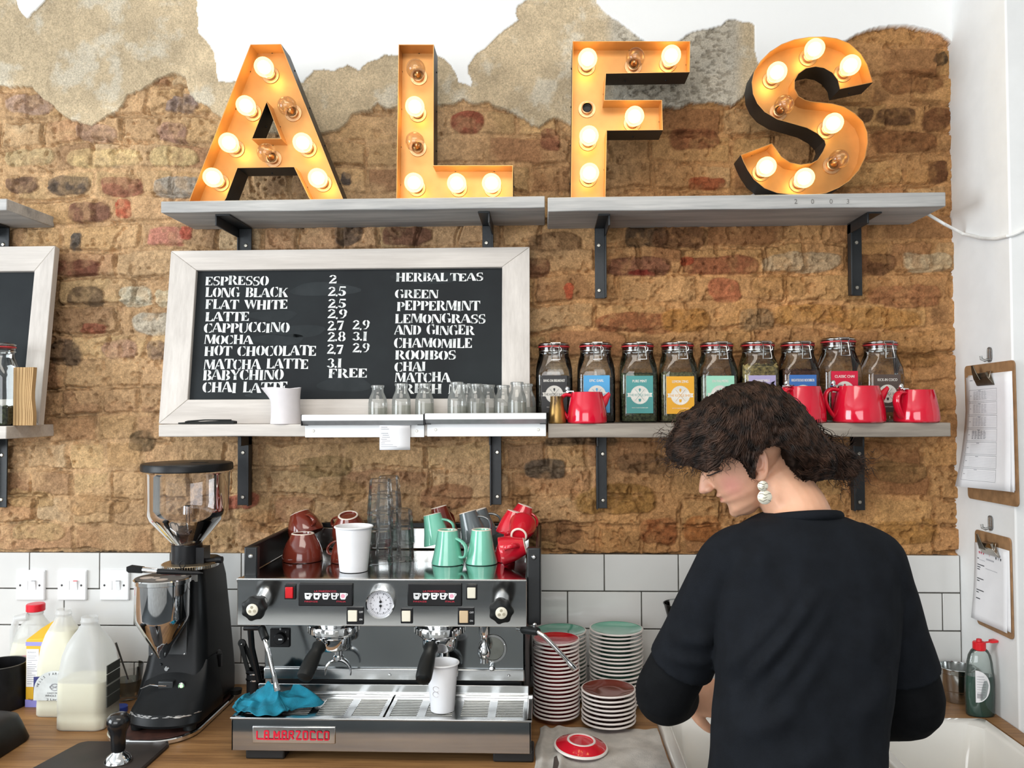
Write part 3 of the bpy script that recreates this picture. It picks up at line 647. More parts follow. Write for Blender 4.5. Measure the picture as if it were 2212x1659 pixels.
for (s_, a_, b_, yb, yt) in LINES: mb = MB(); chalk(mb, s_, a_, b_, yb, yt, pn, Bn, rnd=rr); mb.build('chalk_lettering', CH, BTH, flat=True)
# rubbed-out smears of chalk on the slate
SM = pmat('rubbed_chalk', (.030, .035, .038), .9, vscale=9, col2=(.016, .020, .022), ramp=(.42, .66))
for (px, py, w, h) in ((590, 682, 56, 13), (602, 733, 62, 13), (700, 625, 80, 16), (745, 830, 60, 18), (930, 600, 90, 14), (640, 715, 70, 14), (590, 855, 60, 8)):
    c = PPL(px, py, pn, Bn); vs = []
    for i in range(20):
        a = 2 * math.pi * i / 20; rr2 = 1 + .12 * math.sin(3 * a + px)
        vs.append(c + Vector((1, 0, 0)) * math.cos(a) * rr2 * w / 830 + bu * math.sin(a) * rr2 * h / 830 + Bn * .0004)
    mb = MB(); mb.add(vs, [tuple(range(20))]); mb.build('chalk_smear', SM, BTH, flat=True)
# ================================================================ marquee letters
COPPER = pmat('copper_paint', (.64, .32, .105), .38, .50, var=.12, vscale=6, rvar=.06)
LBLACK = pmat('blackened_steel', (.030, .027, .025), .45, .3, var=.25, vscale=9)
def lit_shell():
    m = bpy.data.materials.new('lit_bulb_glass'); m.use_nodes = True; N, L = nt(m)
    for x in list(N):
        if x.type != 'OUTPUT_MATERIAL': N.remove(x)
    out = [x for x in N if x.type == 'OUTPUT_MATERIAL'][0]; tr = N.new('ShaderNodeBsdfTransparent'); tr.inputs[0].default_value = (1, .93, .74, 1); em = N.new('ShaderNodeEmission'); em.inputs[0].default_value = (1, .76, .34, 1); em.inputs[1].default_value = 3.6
    mx = N.new('ShaderNodeMixShader'); mx.inputs[0].default_value = .42; L.new(tr.outputs[0], mx.inputs[1]); L.new(em.outputs[0], mx.inputs[2]); L.new(mx.outputs[0], out.inputs[0]); return m
BULB_ON = lit_shell(); GLOW = emat('glowing_filament', (1.0, .74, .36), 17.0)
BULB_OFF = glass('unlit_bulb_glass', (.985, .97, .95), .45)
BRASS = pmat('aged_brass', (.62, .40, .20), .3, .9)
SOCK = pmat('copper_socket_ring', (.70, .42, .22), .32, .7)
TF, TPL, TBK = .186, .134, .108
def inset(poly, d):
    n = len(poly); A = sum(poly[i][0] * poly[(i + 1) % n][1] - poly[(i + 1) % n][0] * poly[i][1] for i in range(n)); s = 1 if A > 0 else -1
    out = []
    for i in range(n):
        p0 = Vector(poly[i - 1]); p1 = Vector(poly[i]); p2 = Vector(poly[(i + 1) % n])
        a = (p1 - p0).normalized(); b = (p2 - p1).normalized(); n1 = Vector((-a.y, a.x)) * s; n2 = Vector((-b.y, b.x)) * s
        m = n1 + n2; m = m / max(m.dot(n1) * 1.0, .35) if m.length > 1e-6 else n1
        out.append((p1.x + m.x * d, p1.y + m.y * d))
    return out
def bulb_parts(th, px, py, on, plate, kind_lbl=None):
    """screw bulb standing out from the face plate towards the room"""
    c = P(px, py, TF - .004); x, z = c.x, c.z
    M = T(x, -plate - .0005, z) @ RX(90)
    mb = MB(); mb.lathe([(.0125, .014), (.0150, .013), (.0155, .003), (.0225, .0025), (.0230, 0.0), (.010, 0)], 24, M)
    for k in range(4):
        a = R(45 + 90 * k); mb.sphere((.0195 * math.cos(a), .0195 * math.sin(a), .0026), .0013, 6, 4, M)
    so = mb.build('socket', SOCK, th)
    if on is None:
        mb = MB(); mb.lathe([(.0118, .0135), (.0112, .002), (.0, .0015)], 24, M); mb.build('socket_liner', BLACKP, so)
        mb = MB(); mb.lathe([(.0105, .012), (.0100, .003)], 12, M); mb.build('screw_shell', pmat('nickel', (.7, .68, .66), .3, 1.0), so); return
    prof = [(.0105, .012), (.0115, .020), (.0160, .028), (.0210, .037), (.0243, .048), (.0247, .056), (.0228, .066), (.0175, .0745), (.0095, .0795), (0, .081)]
    mb = MB(); mb.lathe(prof, 24, M)
    b = mb.build('lit_bulb' if on else 'unlit_bulb', BULB_ON if on else BULB_OFF, th)
    if on:
        mb = MB(); mb.sphere((0, 0, .053), (.0165, .0165, .021), 14, 9, M); mb.build('filament_glow', GLOW, b)
    if not on:
        mb = MB(); mb.lathe([(.0085, .014), (.0075, .026), (.003, .032), (0, .033)], 12, M)
        for s in (-1, 1): mb.tube([(s * .002, 0, .03), (s * .007, 0, .046)], .0006, 5, M=M)
        mb.tube([(-.007, 0, .046), (-.003, .003, .048), (.003, -.003, .048), (.007, 0, .046)], .0005, 5, M=M)
        mb.build('filament', BRASS, b)
def letter(ch, outer, holes, bulbs, label, zs, lift=None):
    pts = [P(x, y, TF) for x, y in outer]; hp = [[P(x, y, TF) for x, y in h] for h in holes]
    out = [(p.x, max(p.z, zs)) for p in pts]; hs = [[(p.x, p.z) for p in h] for h in hp]
    zb = min(p[1] for p in out)
    out = [(p[0], p[1] - (zb - zs)) if zb > zs else p for p in out] if lift else out
    cx = sum(p[0] for p in out) / len(out)
    th = thing('marquee_letter', label, 'marquee letter', (cx, -.15, zs))
    mb = MB(); e = .0016
    for loop, s in [(out, 1)] + [(h, -1) for h in hs]:
        ins = inset(loop, e * s); n = len(loop)
        vo = [(p[0], -TF, p[1]) for p in loop] + [(p[0], -TBK, p[1]) for p in loop]
        vi = [(p[0], -TF, p[1]) for p in ins] + [(p[0], -TPL, p[1]) for p in ins]
        mb.mat(0).add(vo, [(i, n + i, n + (i + 1) % n, (i + 1) % n) for i in range(n)])
        mb.mat(1).add(vi, [(i, (i + 1) % n, n + (i + 1) % n, n + i) for i in range(n)])
        vr = [(p[0], -TF, p[1]) for p in loop] + [(p[0], -TF, p[1]) for p in ins]
        mb.mat(1).add(vr, [(i, (i + 1) % n, n + (i + 1) % n, n + i) for i in range(n)])
    mb.build('sheet_metal_shell', [LBLACK, COPPER], th, sharp=30)
    def plate(t, nm, m):
        ins = inset(out, e * .9); loops = [[Vector((p[0], 0, p[1])) for p in ins]] + [[Vector((p[0], 0, p[1])) for p in h] for h in hs]
        tri = tessellate_polygon([[Vector((v.x, v.z, 0)) for v in l] for l in loops]); vs = [(v.x, -t, v.z) for l in loops for v in l]
        mb = MB(); mb.add(vs, [tuple(f) for f in tri]); return mb.build(nm, m, th, flat=True)
    plate(TPL, 'face_plate', COPPER); plate(TBK, 'back_plate', LBLACK)
    # rivets along the outside of the shell
    mb = MB(); n = len(out)
    for loop in [out] + hs:
        n = len(loop)
        for i in range(n):
            a = Vector(loop[i]); b = Vector(loop[(i + 1) % n]); L_ = (b - a).length
            if L_ < .05: continue
            k = max(1, int(L_ / .09))
            for j in range(k):
                q = a + (b - a) * ((j + .5) / k); mb.sphere((q.x, -.135, q.y), .0028, 8, 5)
    mb.build('rivet', pmat('dark_rivet', (.012, .012, .012), .4, .4), th)
    for (px, py, on) in bulbs: bulb_parts(th, px, py, on, TPL)
    return th
letter('A', [(541, 96), (607, 95), (740, 427), (742, 440), (672, 440), (667, 427), (635, 361), (513, 363), (489, 427), (484, 440), (408, 440), (411, 427)], [[(576, 221), (545, 299), (606, 299)]],
       [(572, 147, 1), (533, 230, 1), (622, 231, 0), (496, 310, 1), (655, 310, 1), (578, 332, 0), (462, 385, 1), (688, 386, 1)], 'copper-faced marquee letter A with six of its eight bulbs lit', ZU1)
letter('L', [(861, 96), (937, 96), (936.5, 357), (1108, 357), (1108, 440), (856, 440)], [],
       [(899, 151, 0), (897, 232, 1), (897, 308, 0), (895, 396, 1), (987, 397, 1), (1062, 397, 1)], 'copper-faced marquee letter L with two dead bulbs on its upright', ZU1)
letter('F', [(1237, 89), (1491, 89), (1490, 156), (1309, 159), (1306, 216), (1430, 216), (1432, 281), (1311, 282), (1308, 440), (1233, 440)], [],
       [(1269, 129, 1), (1372, 127, 0), (1449, 122, 1), (1270, 222, None), (1370, 253, 1), (1272, 295, 1), (1273, 375, 1)], 'copper-faced marquee letter F with one empty bulb socket', ZU2)
S_OUT = [(1886, 174.5), (1880.6, 158.5), (1873.7, 135.6), (1860, 112.7), (1834.8, 89.8), (1807.3, 79.5), (1779.8, 75.6), (1747.8, 76.5), (1715.7, 81.8), (1688.2, 92), (1663, 108), (1642.4, 128.7), (1628.7, 151.6), (1623.7, 174.5),
         (1626.4, 199.7), (1635.6, 220.3), (1651.6, 238.6), (1679, 254.7), (1715.7, 265), (1743.2, 273), (1766, 285.6), (1781, 300.5), (1783.3, 309.6), (1777.6, 323.4), (1766, 341.7), (1752.4, 349), (1729.5, 352), (1706.6, 347.4),
         (1688.2, 334.8), (1676.8, 318.8), (1667.6, 306.2), (1600, 331.4), (1605.8, 346.3), (1615, 364.6), (1628.7, 385), (1651.6, 403.5), (1679, 413.8), (1720, 418.5), (1754.7, 418), (1784.4, 413.8), (1812, 402.4), (1834.8, 387.5),
         (1855.4, 364.6), (1869.2, 337), (1874.9, 305), (1873.7, 282), (1864.6, 259), (1846.3, 241), (1823.4, 227), (1798.2, 220.3), (1773, 217.6), (1752.4, 215.7), (1738.6, 212), (1724.9, 204), (1716.9, 188.2), (1716.9, 170),
         (1724.9, 156.2), (1741, 144.7), (1761.5, 140.6), (1779.8, 143.6), (1798, 154), (1809.6, 170), (1814, 189.4)]
letter('S', S_OUT, [], [(1677, 158, 1), (1758, 108, 1), (1835, 143, 1), (1692, 229, 0), (1798, 268, 1), (1810, 346, 0), (1654, 362, 1), (1736, 386, 1)], 'copper-faced marquee letter S standing at the right end', ZU2, lift=True)
# ================================================================ worktop, splash of the bar
def rrect(x0, x1, y0, y1, r, z, n=6):
    r = min(r, (x1 - x0) / 2 - 1e-4, (y1 - y0) / 2 - 1e-4); out = []
    for cx, cy, a0 in ((x1 - r, y1 - r, 0), (x0 + r, y1 - r, 90), (x0 + r, y0 + r, 180), (x1 - r, y0 + r, 270)):
        for i in range(n + 1):
            a = R(a0 + 90 * i / n); out.append((cx + r * math.cos(a), cy + r * math.sin(a), z))
    return out
TOPWOOD = wood('oiled_oak_worktop', (.12, .050, .017), (.47, .25, .095), 0, .5, 2.6, .45, (.30, .70), .5)
SX0 = PZ(1427, 1581, ZC).x; SXD = PZ(1893, 1620, ZC).x; SX1 = PZ(2128, 1552, ZC).x; SY = PZ(2060, 1551, ZC).y
mb = MB()
mb.box(-2.49, SX0 - .002, -.665, -.003, ZC - .04, ZC); mb.box(SX0 - .002, XR - .002, SY + .002, -.003, ZC - .04, ZC); mb.box(SX1 + .002, XR - .002, -.665, SY + .002, ZC - .04, ZC)
o = mb.build('worktop', TOPWOOD, bevel=.001); tag(o, 'oiled wooden worktop running along the tiled wall', 'worktop')
CABM = pmat('painted_cabinet', (.18, .19, .19), .5)
mb = MB(); mb.box(-2.49, SX0 - .01, -.63, -.02, .0, ZC - .041); o = mb.build('counter_carcass', CABM, bevel=.003); tag(o, 'painted counter carcass below the wooden worktop', 'counter')
CERAM = pmat('white_fireclay', (.84, .82, .77), .10, var=.02, coat=.5, vscale=4)
def sink(x0, x1, y0, y1, label, zt, rim=.032):
    mb = MB(); d = .205; rg = []
    for (ins, z, r) in ((.012, zt - d - .02, .02), (0, zt - d, .02), (0, zt - .008, .014), (.006, zt, .012), (rim - .008, zt, .03), (rim, zt - .006, .035), (rim + .010, zt - d + .04, .045), (rim + .045, zt - d + .008, .05), (rim + .09, zt - d, .03)):
        rg.append(rrect(x0 + ins, x1 - ins, y0 + ins, y1 - ins, r, z))
    mb.loft(rg); o = mb.build('butler_sink', CERAM, sharp=50); fixn(o)
    tag(o, label, 'sink', 'white ceramic sinks'); return o
sk = sink(SX0, SXD - .003, -.66, SY, 'white ceramic sink left of the woman beside the grey drying cloth', ZC + .002)
sk2 = sink(SXD + .001, SX1, -.66, SY, 'white ceramic sink at the lower right beside the white wall', ZC + .002)
mb = MB(); mb.box(SX0, SX1, -.63, -.02, 0, ZC - .226); o = mb.build('sink_cabinet', CABM, bevel=.003); tag(o, 'painted cabinet carrying the two white sinks', 'cabinet')
# ================================================================ espresso machine
TPN, TTR = .42, .50
xl = P(512, 1300, TPN).x; xr = P(1138, 1300, TPN).x
zt = P(823, 1250, TPN).z; zpb = P(823, 1353, TPN).z
zd = P(823, 1552, TTR).z; zd0 = P(823, 1625, TTR).z; xdl = P(498, 1560, TTR).x; xdr = P(1149, 1560, TTR).x; ybk = -.352
MROOT = thing('espresso_machine', 'two-group stainless espresso machine with cups stacked on top', 'espresso machine', ((xl + xr) / 2, -.25, ZC))
YB = -.030
ES = pmat('polished_stainless', (.84, .84, .83), .18, 1.0, var=.06, vscale=3, stretch=(1, 8, 8), rvar=.03)
ESB = pmat('satin_stainless', (.50, .51, .51), .20, 1.0, var=.05, vscale=3, stretch=(1, 12, 12), rvar=.05)
ESD = pmat('dark_backsplash_steel', (.27, .29, .30), .12, 1.0, var=.08, vscale=3, rvar=.03)
BLK = pmat('black_enamel', (.008, .009, .010), .32, var=.1)
def at(px, py, t=TPN + .001): return P(px, py, t)
# housing and front panel
mb = MB(); mb.box(xl + .004, xr - .004, -TPN + .016, YB, zpb + .004, zt - .012); mb.build('upper_housing', ESB, MROOT, bevel=.003)
mb = MB()
pr = [(-TPN, zpb), (-TPN, zt - .012), (-TPN - .004, zt - .006), (-TPN - .004, zt), (-TPN + .014, zt), (-TPN + .016, zpb)]
mb.loft([[(x, p[0], p[1]) for p in pr] for x in (xl, xr)]); o = mb.build('front_panel', ES, MROOT, bevel=.0015); fixn(o)
# cup tray: mirror steel with slots cut as a pattern
CT = bpy.data.materials.new('cup_tray_steel'); CT.use_nodes = True; N, L = nt(CT); b = N['Principled BSDF']; b.inputs['Metallic'].default_value = 1; b.inputs['Roughness'].default_value = .07
tc = N.new('ShaderNodeTexCoord'); br = N.new('ShaderNodeTexBrick'); mp = N.new('ShaderNodeMapping'); L.new(tc.outputs['Object'], mp.inputs[0]); L.new(mp.outputs[0], br.inputs[0])
br.inputs['Scale'].default_value = 1.0; br.inputs['Brick Width'].default_value = .026; br.inputs['Row Height'].default_value = .009; br.inputs['Mortar Size'].default_value = .0032; br.inputs['Mortar Smooth'].default_value = 0
br.inputs['Color1'].default_value = (.01, .01, .01, 1); br.inputs['Color2'].default_value = (.01, .01, .01, 1); br.inputs['Mortar'].default_value = (.50, .47, .43, 1)
L.new(br.outputs['Color'], b.inputs['Base Color']); L.new(br.outputs['Fac'], b.inputs['Metallic'])
ytr = -TPN + .014
mb = MB(); mb.box(xl + .01, xr - .01, -.215, YB + .01, zt - .012, zt - .001); mb.build('cup_tray_slotted_plate', CT, MROOT)
mb = MB(); mb.box(xl + .004, xr - .004, ytr, -.216, zt - .012, zt - .001); mb.build('cup_tray', DCHROME, MROOT)
# side rails, rear rail
zr = P(541, 1182, .395).z
for nm, (a, b_) in (('left', (P(527, 1220, .395).x, P(555, 1220, .395).x)), ('right', (P(1138.5, 1220, .395).x, P(1168, 1220, .395).x))):
    zl = zt - .004 if nm == 'left' else zpb - .002
    mb = MB(); mb.box(a, b_, -.395, -.375, zl, zr)
    if nm == 'left': mb.box(a, a + .006, -.376, YB, zt, zr); mb.box(a, a + .011, -.376, YB, zr - .006, zr)
    else: mb.box(b_ - .006, b_, -.376, YB, zpb, zr); mb.box(b_ - .011, b_, -.376, YB, zr - .006, zr)
    s_ = mb.build('side_rail', BLK, MROOT, bevel=.003, seg=3)
    bx = (a + b_) / 2; bz = P(0, 1200, .396).z
    mb = MB(); mb.lathe([(0, .0045), (.0035, .004), (.0055, .001), (.006, 0)], 16, T(bx, -.395, bz) @ RX(90)); mb.build('bolt', CHROME, s_)
mb = MB(); mb.box(xl + .02, xr + .02, YB - .006, YB, zr - .008, zr + .006); mb.build('rear_rail', BLK, MROOT, bevel=.002)
mb = MB()
xs = [xl + .02 + (xr - xl - .02) * k / 4 for k in range(5)]
for k in range(4): mb.box(xs[k] + .002, xs[k + 1] - .002, YB - .003, YB, zt + .002, zr - .009)
mb.build('rear_guard', ES, MROOT, bevel=.001)
# ---- fittings on the front panel
def plate_px(x0, x1, y0, y1, d0, d1, nm, m, parent=MROOT, t=TPN, bevel=.0015):
    a = P(x0, y1, t); b = P(x1, y0, t); mb = MB(); mb.box(a.x, b.x, -t - d1, -t - d0, a.z, b.z); return mb.build(nm, m, parent, bevel=bevel)
CREAM = pmat('cream_rocker', (.78, .73, .60), .35, var=.03); TAN = pmat('tan_rocker', (.62, .46, .28), .35, var=.03)
REDL = pmat('red_lens', (.55, .01, .015), .2, var=.1); REDP = pmat('red_print', (.62, .02, .05), .5); WHP = pmat('white_print', (.85, .85, .85), .5)
PX3 = Vector((1, 0, 0)); UZ = Vector((0, 0, 1))
def rocker(fr, rk, m, nm, txt=False):
    f = plate_px(*fr, -.001, .004, nm, BLACKP)
    plate_px(*rk, .003, .0085, 'rocker', m, f)
    if txt:
        mb = MB(); w = P(fr[1] - 2, 0, TPN).x - P(rk[1] + 2.5, 0, TPN).x
        put_text(mb, 'OFF', P(rk[1] + 2.5, rk[2] + 7, TPN + .0047), PX3, UZ, width=w, cap=.0042); put_text(mb, 'ON', P(rk[1] + 3, rk[3] - 1, TPN + .0047), PX3, UZ, width=w * .75, cap=.0042)
        mb.build('switch_lettering', WHP, f, flat=True)
rocker((615, 640, 1263, 1294), (618, 635, 1267, 1291), REDL, 'indicator_lamp')
rocker((1007, 1031, 1264, 1295), (1010, 1028, 1268, 1291), CREAM, 'rocker_switch')
rocker((749, 786, 1311, 1348), (753, 773, 1317, 1341), CREAM, 'rocker_switch', True)
rocker((866, 892, 1314, 1346), (869, 888, 1318, 1341), CREAM, 'rocker_switch')
rocker((989, 1025, 1312, 1349), (993, 1012, 1318, 1344), TAN, 'rocker_switch', True)
PINK = pmat('pink_print', (.85, .35, .45), .5)
for (a, b_) in ((646, 763), (881, 998)):
    k = plate_px(a, b_, 1261, 1308, -.001, .006, 'brew_keypad', BLACKP, bevel=.002)
    t2 = TPN + .0066
    mb = MB(); put_text(mb, 'LA MARZOCCO', P(a + 33, 1279, t2), PX3, UZ, width=.050, cap=.0042); put_text(mb, 'FIRENZE', P(a + 12, 1301, t2), PX3, UZ, width=.030, cap=.0036); put_text(mb, 'ITALIA', P(a + 81, 1301, t2), PX3, UZ, width=.021, cap=.0036)
    mb.build('keypad_lettering', REDP, k, flat=True)
    for j in range(5):
        x = a + 12 + j * 19; q = lambda dx, dy: P(x + dx, 1281 + dy, t2)
        mb = MB(); mb.add([q(0, 0), q(13.5, 0), q(13, 11), q(11, 14), q(3, 14), q(.6, 11)], [(0, 5, 4, 3, 2, 1)])
        mb.add([q(13.5, 1), q(17, 1), q(17, 4), q(15.5, 6.5), q(13.2, 8), q(13.2, 6), q(15, 4.5), q(15, 3), q(13.5, 3)], [(0, 8, 7, 6, 5, 4, 3, 2, 1)])
        bt = mb.build('cup_button', WHP, k, flat=True)
        t3 = TPN + .0069; mb = MB(); w = lambda dx, dy: P(x + dx, 1281 + dy, t3)
        if j == 4:
            mb.add([w(6.7 + 4.6 * math.cos(i * .5236), 6.7 + 4.6 * math.sin(i * .5236)) for i in range(12)], [tuple(reversed(range(12)))]); mb.build('icon', PINK, bt, flat=True)
        else:
            for yy, hh in (((3.5, 3.2),), ((5, 5),), ((1.5, 2.4), (8, 2.6)), ((1, 4.2), (8, 4)))[j]:
                mb.add([w(3.4, yy), w(10.4, yy), w(9.2, yy + hh), w(4.6, yy + hh)], [(0, 3, 2, 1)])
            mb.build('icon', BLACKP, bt, flat=True)
# gauge
gc = P(823, 1302.5, TPN); gr = 31.5 / SPX(TPN); GM = T(gc.x, -TPN, gc.z) @ RX(90)
mb = MB(); mb.lathe([(gr * .86, .004), (gr * .90, .012), (gr * .97, .014), (gr, .010), (gr, 0)], 48, GM); ga = mb.build('pressure_gauge', CHROME, MROOT)
DIAL = pmat('gauge_dial', (.66, .66, .70), .5, var=.02)
mb = MB(); mb.lathe([(gr * .87, .003), (gr * .87, .005), (0, .005)], 40, GM); mb.build('dial', DIAL, ga)
mb = MB()
for i in range(40):
    if 17 <= i <= 23 and False: continue
    a = R(i * 9); r0, r1 = gr * (.66 if i % 4 else .60), gr * .76; c, s = math.cos(a), math.sin(a); w = .0004 if i % 4 else .0007
    mb.add([GM @ Vector((c * r0 - s * w, s * r0 + c * w, .0054)), GM @ Vector((c * r0 + s * w, s * r0 - c * w, .0054)), GM @ Vector((c * r1 + s * w, s * r1 - c * w, .0054)), GM @ Vector((c * r1 - s * w, s * r1 + c * w, .0054))], [(0, 1, 2, 3)])
for a in range(8):
    an = R(235 - a * 41); put_text(mb, str(a if a < 4 else (a - 3) * 4), GM @ Vector((gr * .46 * math.cos(an) - .002, gr * .46 * math.sin(an) - .0015, .0054)), PX3, UZ, cap=.0034)
mb.build('dial_markings', INK, ga, flat=True)
mb = MB()
for (cz, dx, dz) in ((.004, -.0022, .0125), (-.005, -.0016, -.0135)):
    mb.tube([GM @ Vector((0, cz, .0062)), GM @ Vector((dx, cz + dz, .0062))], [.0008, .0003], 5); mb.lathe([(0, .002), (.0028, .0016), (.003, 0)], 12, GM @ T(0, cz, .0058))
mb.build('needle', BLACKP, ga)
# steam knobs: fluted black handles with a cream cap
def knob(px, py, pxb, pyb, t1):
    tip = P(px, py, t1); base = P(pxb, pyb, TPN); d = (tip - base); Lk = d.length; q = d.to_track_quat('Z', 'Y').to_matrix().to_4x4(); M = T(*base) @ q
    mb = MB(); mb.lathe([(.018, 0), (.018, Lk * .30), (.013, Lk * .34), (.013, Lk * .42)], 24, M); kn = mb.build('steam_knob', CHROME, MROOT)
    rg = []
    for z, rr in ((.40, .019), (.46, .0235), (.62, .0255), (.84, .0262), (.94, .0245), (1.0, .0185)):
        rg.append([(M @ Vector(((rr * (1 + .075 * max(-.6, math.cos(7 * a)))) * math.cos(a), (rr * (1 + .075 * max(-.6, math.cos(7 * a)))) * math.sin(a), z * Lk))) for a in [2 * math.pi * i / 56 for i in range(56)]])
    mb = MB(); mb.loft(rg); o = mb.build('grip', RUBBER, kn); fixn(o)
    mb = MB(); mb.lathe([(.0130, Lk), (.0130, Lk + .0015), (.0115, Lk + .0025), (0, Lk + .003)], 24, M); mb.build('cap', CREAM, kn)
    mb = MB()
    for a in (95, 215, 335): mb.lathe([(.0034, Lk + .0028), (.0030, Lk + .0033), (0, Lk + .0034)], 12, M @ T(.0058 * math.cos(R(a)), .0058 * math.sin(R(a)), 0))
    mb.build('cap_marks', pmat('taupe_print', (.42, .38, .28), .5), kn)
knob(545, 1317, 563, 1303, .478); knob(1083, 1324, 1082, 1308, .478)
# ---- back splash, sides, legs
zs0 = P(823, 1468, .335).z
mb = MB(); mb.box(xl + .035, xr - .008, -.335, -.30, zs0, zpb + .003); mb.build('backsplash', ESD, MROOT, bevel=.003)
mb = MB(); mb.box(xl + .035, xr - .008, -.342, -.334, zs0, zs0 + .028); mb.build('backsplash_lip', ESB, MROOT, bevel=.0025)
mb = MB(); mb.box(xl + .05, xr - .015, -.334, -.06, zd0 + .001, zs0 + .02); mb.build('lower_housing', BLK, MROOT, bevel=.004)
for (x0, x1) in ((xr - .006, xr + .003),):
    mb = MB(); mb.loft([[(x0, -.40, zpb + .01), (x0, -.31, zs0 - .05), (x0, -.10, zs0 - .05), (x0, -.10, zpb + .01)], [(x1, -.38, zpb + .01), (x1, -.29, zs0 - .05), (x1, -.10, zs0 - .05), (x1, -.10, zpb + .01)]]); o = mb.build('side_panel', BLK, MROOT, bevel=.003); fixn(o)
mb = MB(); mb.tube([P(527, 1357, .36), P(562, 1357, .36)], .0055, 8); mb.tube([P(541, 1358, .34), P(544, 1400, .32), P(560, 1470, .30)], .0075, 10); mb.build('rear_leg', BLK, MROOT)
rs_ = plate_px(584, 627, 1357, 1397, -.001, .005, 'rotary_switch', BLACKP, t=.336, bevel=.002)
mb = MB(); c = P(606, 1378, .342); mb.lathe([(.014, 0), (.0135, .012), (.012, .014), (0, .014)], 24, T(c.x, -.340, c.z) @ RX(90)); mb.build('switch_dial', BLACKP, rs_)
mb = MB(); mb.box(c.x - .001, c.x + .008, -.3555, -.3545, c.z - .0015, c.z + .0015)
put_text(mb, '0', P(604, 1361, .3425), PX3, UZ, cap=.005); put_text(mb, '1', P(617, 1367, .3425), PX3, UZ, cap=.004); put_text(mb, '2', P(621, 1381, .3425), PX3, UZ, cap=.004); mb.build('switch_marks', WHP, rs_, flat=True)
for (px, py) in ((842, 1458), (1099, 1460)):
    c = P(px, py, .343); mb = MB(); mb.lathe([(0, .003), (.0025, .0025), (.0036, 0)], 12, T(c.x, -.343, c.z) @ RX(90)); mb.build('panel_screw', CHROME, MROOT)
# sight ring, tap and tea spout on the right
c = P(1064, 1401, .336); M = T(c.x, -.335, c.z) @ RX(90)
mb = MB(); mb.lathe([(.0265, .001), (.0275, .003), (.0325, .003), (.0335, 0)], 48, M); sr = mb.build('sight_ring', ESB, MROOT)
mb = MB(); mb.lathe([(.0265, .0012), (0, .0012)], 40, M); mb.build('sight_plate', pmat('sight_steel', (.40, .41, .38), .12, 1.0), sr)
mb = MB()
for a in (20, 140, 260): mb.lathe([(0, .0045), (.0018, .0035), (.002, .003)], 8, M @ T(.030 * math.cos(R(a)), .030 * math.sin(R(a)), 0))
mb.build('ring_screw', CHROME, sr)
c = P(1063, 1444, .338); mb = MB(); mb.lathe([(.0075, 0), (.007, .014), (.005, .017)], 16, T(c.x, -.335, c.z) @ RX(90) @ RX(-15)); mb.lathe([(.005, .016), (.0045, .024), (.002, .0245), (0, .0245)], 16, T(c.x, -.335, c.z) @ RX(90) @ RX(-15)); mb.build('drain_tap', CHROME, MROOT)
a = P(1045, 1352, .385)
mb = MB(); mb.lathe([(.0125, .004), (.0125, -.024), (.009, -.030), (.0075, -.046), (.0105, -.052), (.0145, -.062), (.0150, -.070), (.0125, -.079), (.0095, -.082), (.0095, -.092), (.006, -.093)], 24, T(a.x, -.372, a.z + .004)); mb.build('tea_spout', CHROME, MROOT)
# groups and portafilters
def group(px, hx, hy, th_, sx):
    c = P(px, 1354, .375); zt_ = zpb + .002
    M = T(c.x, -.375, zt_)
    mb = MB(); mb.lathe([(.040, .0), (.040, -.006), (.056, -.008), (.058, -.013), (.058, -.024), (.053, -.026), (.050, -.030), (.046, -.031), (.046, -.034)], 48, M)
    g = mb.build('group_head', CHROME, MROOT)
    mb = MB()
    for i in range(18):
        an = R(i * 20); mb.box(-.0035, .0035, .0555, .0590, -.0235, -.0120, M @ RZ(i * 20))
    mb.build('collar_lug', ES, g)
    pf_t = zt_ - .031
    mb = MB(); mb.lathe([(.043, 0), (.044, -.004), (.0405, -.006), (.0395, -.028), (.036, -.033), (.020, -.036), (0, -.036)], 40, T(c.x, -.375, pf_t)); pf = mb.build('portafilter', CHROME, MROOT)
    # spout: stem then two curved lips
    b0 = Vector((c.x + .012, -.378, pf_t - .034))
    mb = MB(); mb.lathe([(.010, 0), (.0095, -.014), (.012, -.017), (.012, -.024), (.008, -.026)], 20, T(*b0))
    for s in (-1, 1):
        pts = [b0 + Vector((s * .030 * math.sin(R(u)), -.004 * u / 90, -.024 - .030 * (1 - math.cos(R(u))) )) for u in range(0, 100, 9)]
        rg = []
        for i, p in enumerate(pts):
            k = i / (len(pts) - 1); wd = .0095 - .004 * k; hh = .006 - .0045 * k; tn = (pts[min(i + 1, len(pts) - 1)] - pts[max(i - 1, 0)]).normalized(); nn = Vector((0, 1, 0)).cross(tn).normalized()
            rg.append([p + Vector((0, 1, 0)) * wd * math.cos(q) + nn * hh * math.sin(q) for q in [2 * math.pi * j / 10 for j in range(10)]])
        mb.loft(rg)
    o = mb.build('spout', CHROME, pf); fixn(o)
    h0 = Vector((c.x + sx, -.418, pf_t - .008)); h1 = P(hx, hy, th_)
    d = (h1 - h0); 
    mb = MB(); mb.tube([Vector((c.x + sx * .5, -.400, pf_t - .008)), h0 + d * .14], [.009, .0085], 12); mb.build('handle_neck', CHROME, pf)
    ks = [0.10, .13, .16, .22, .30, .38, .55, .75, .90, .96, .99, 1.0]; rr = [.012, .0155, .0165, .0150, .0135, .0150, .0172, .0178, .0175, .0155, .010, .002]
    mb = MB(); mb.tube([h0 + d * k + Vector((0, 0, .004 * math.sin(math.pi * k))) for k in ks], rr, 20); mb.build('handle', RUBBER, pf)
group(721, 655, 1468, .510, -.016); group(950, 913, 1473, .530, -.012)
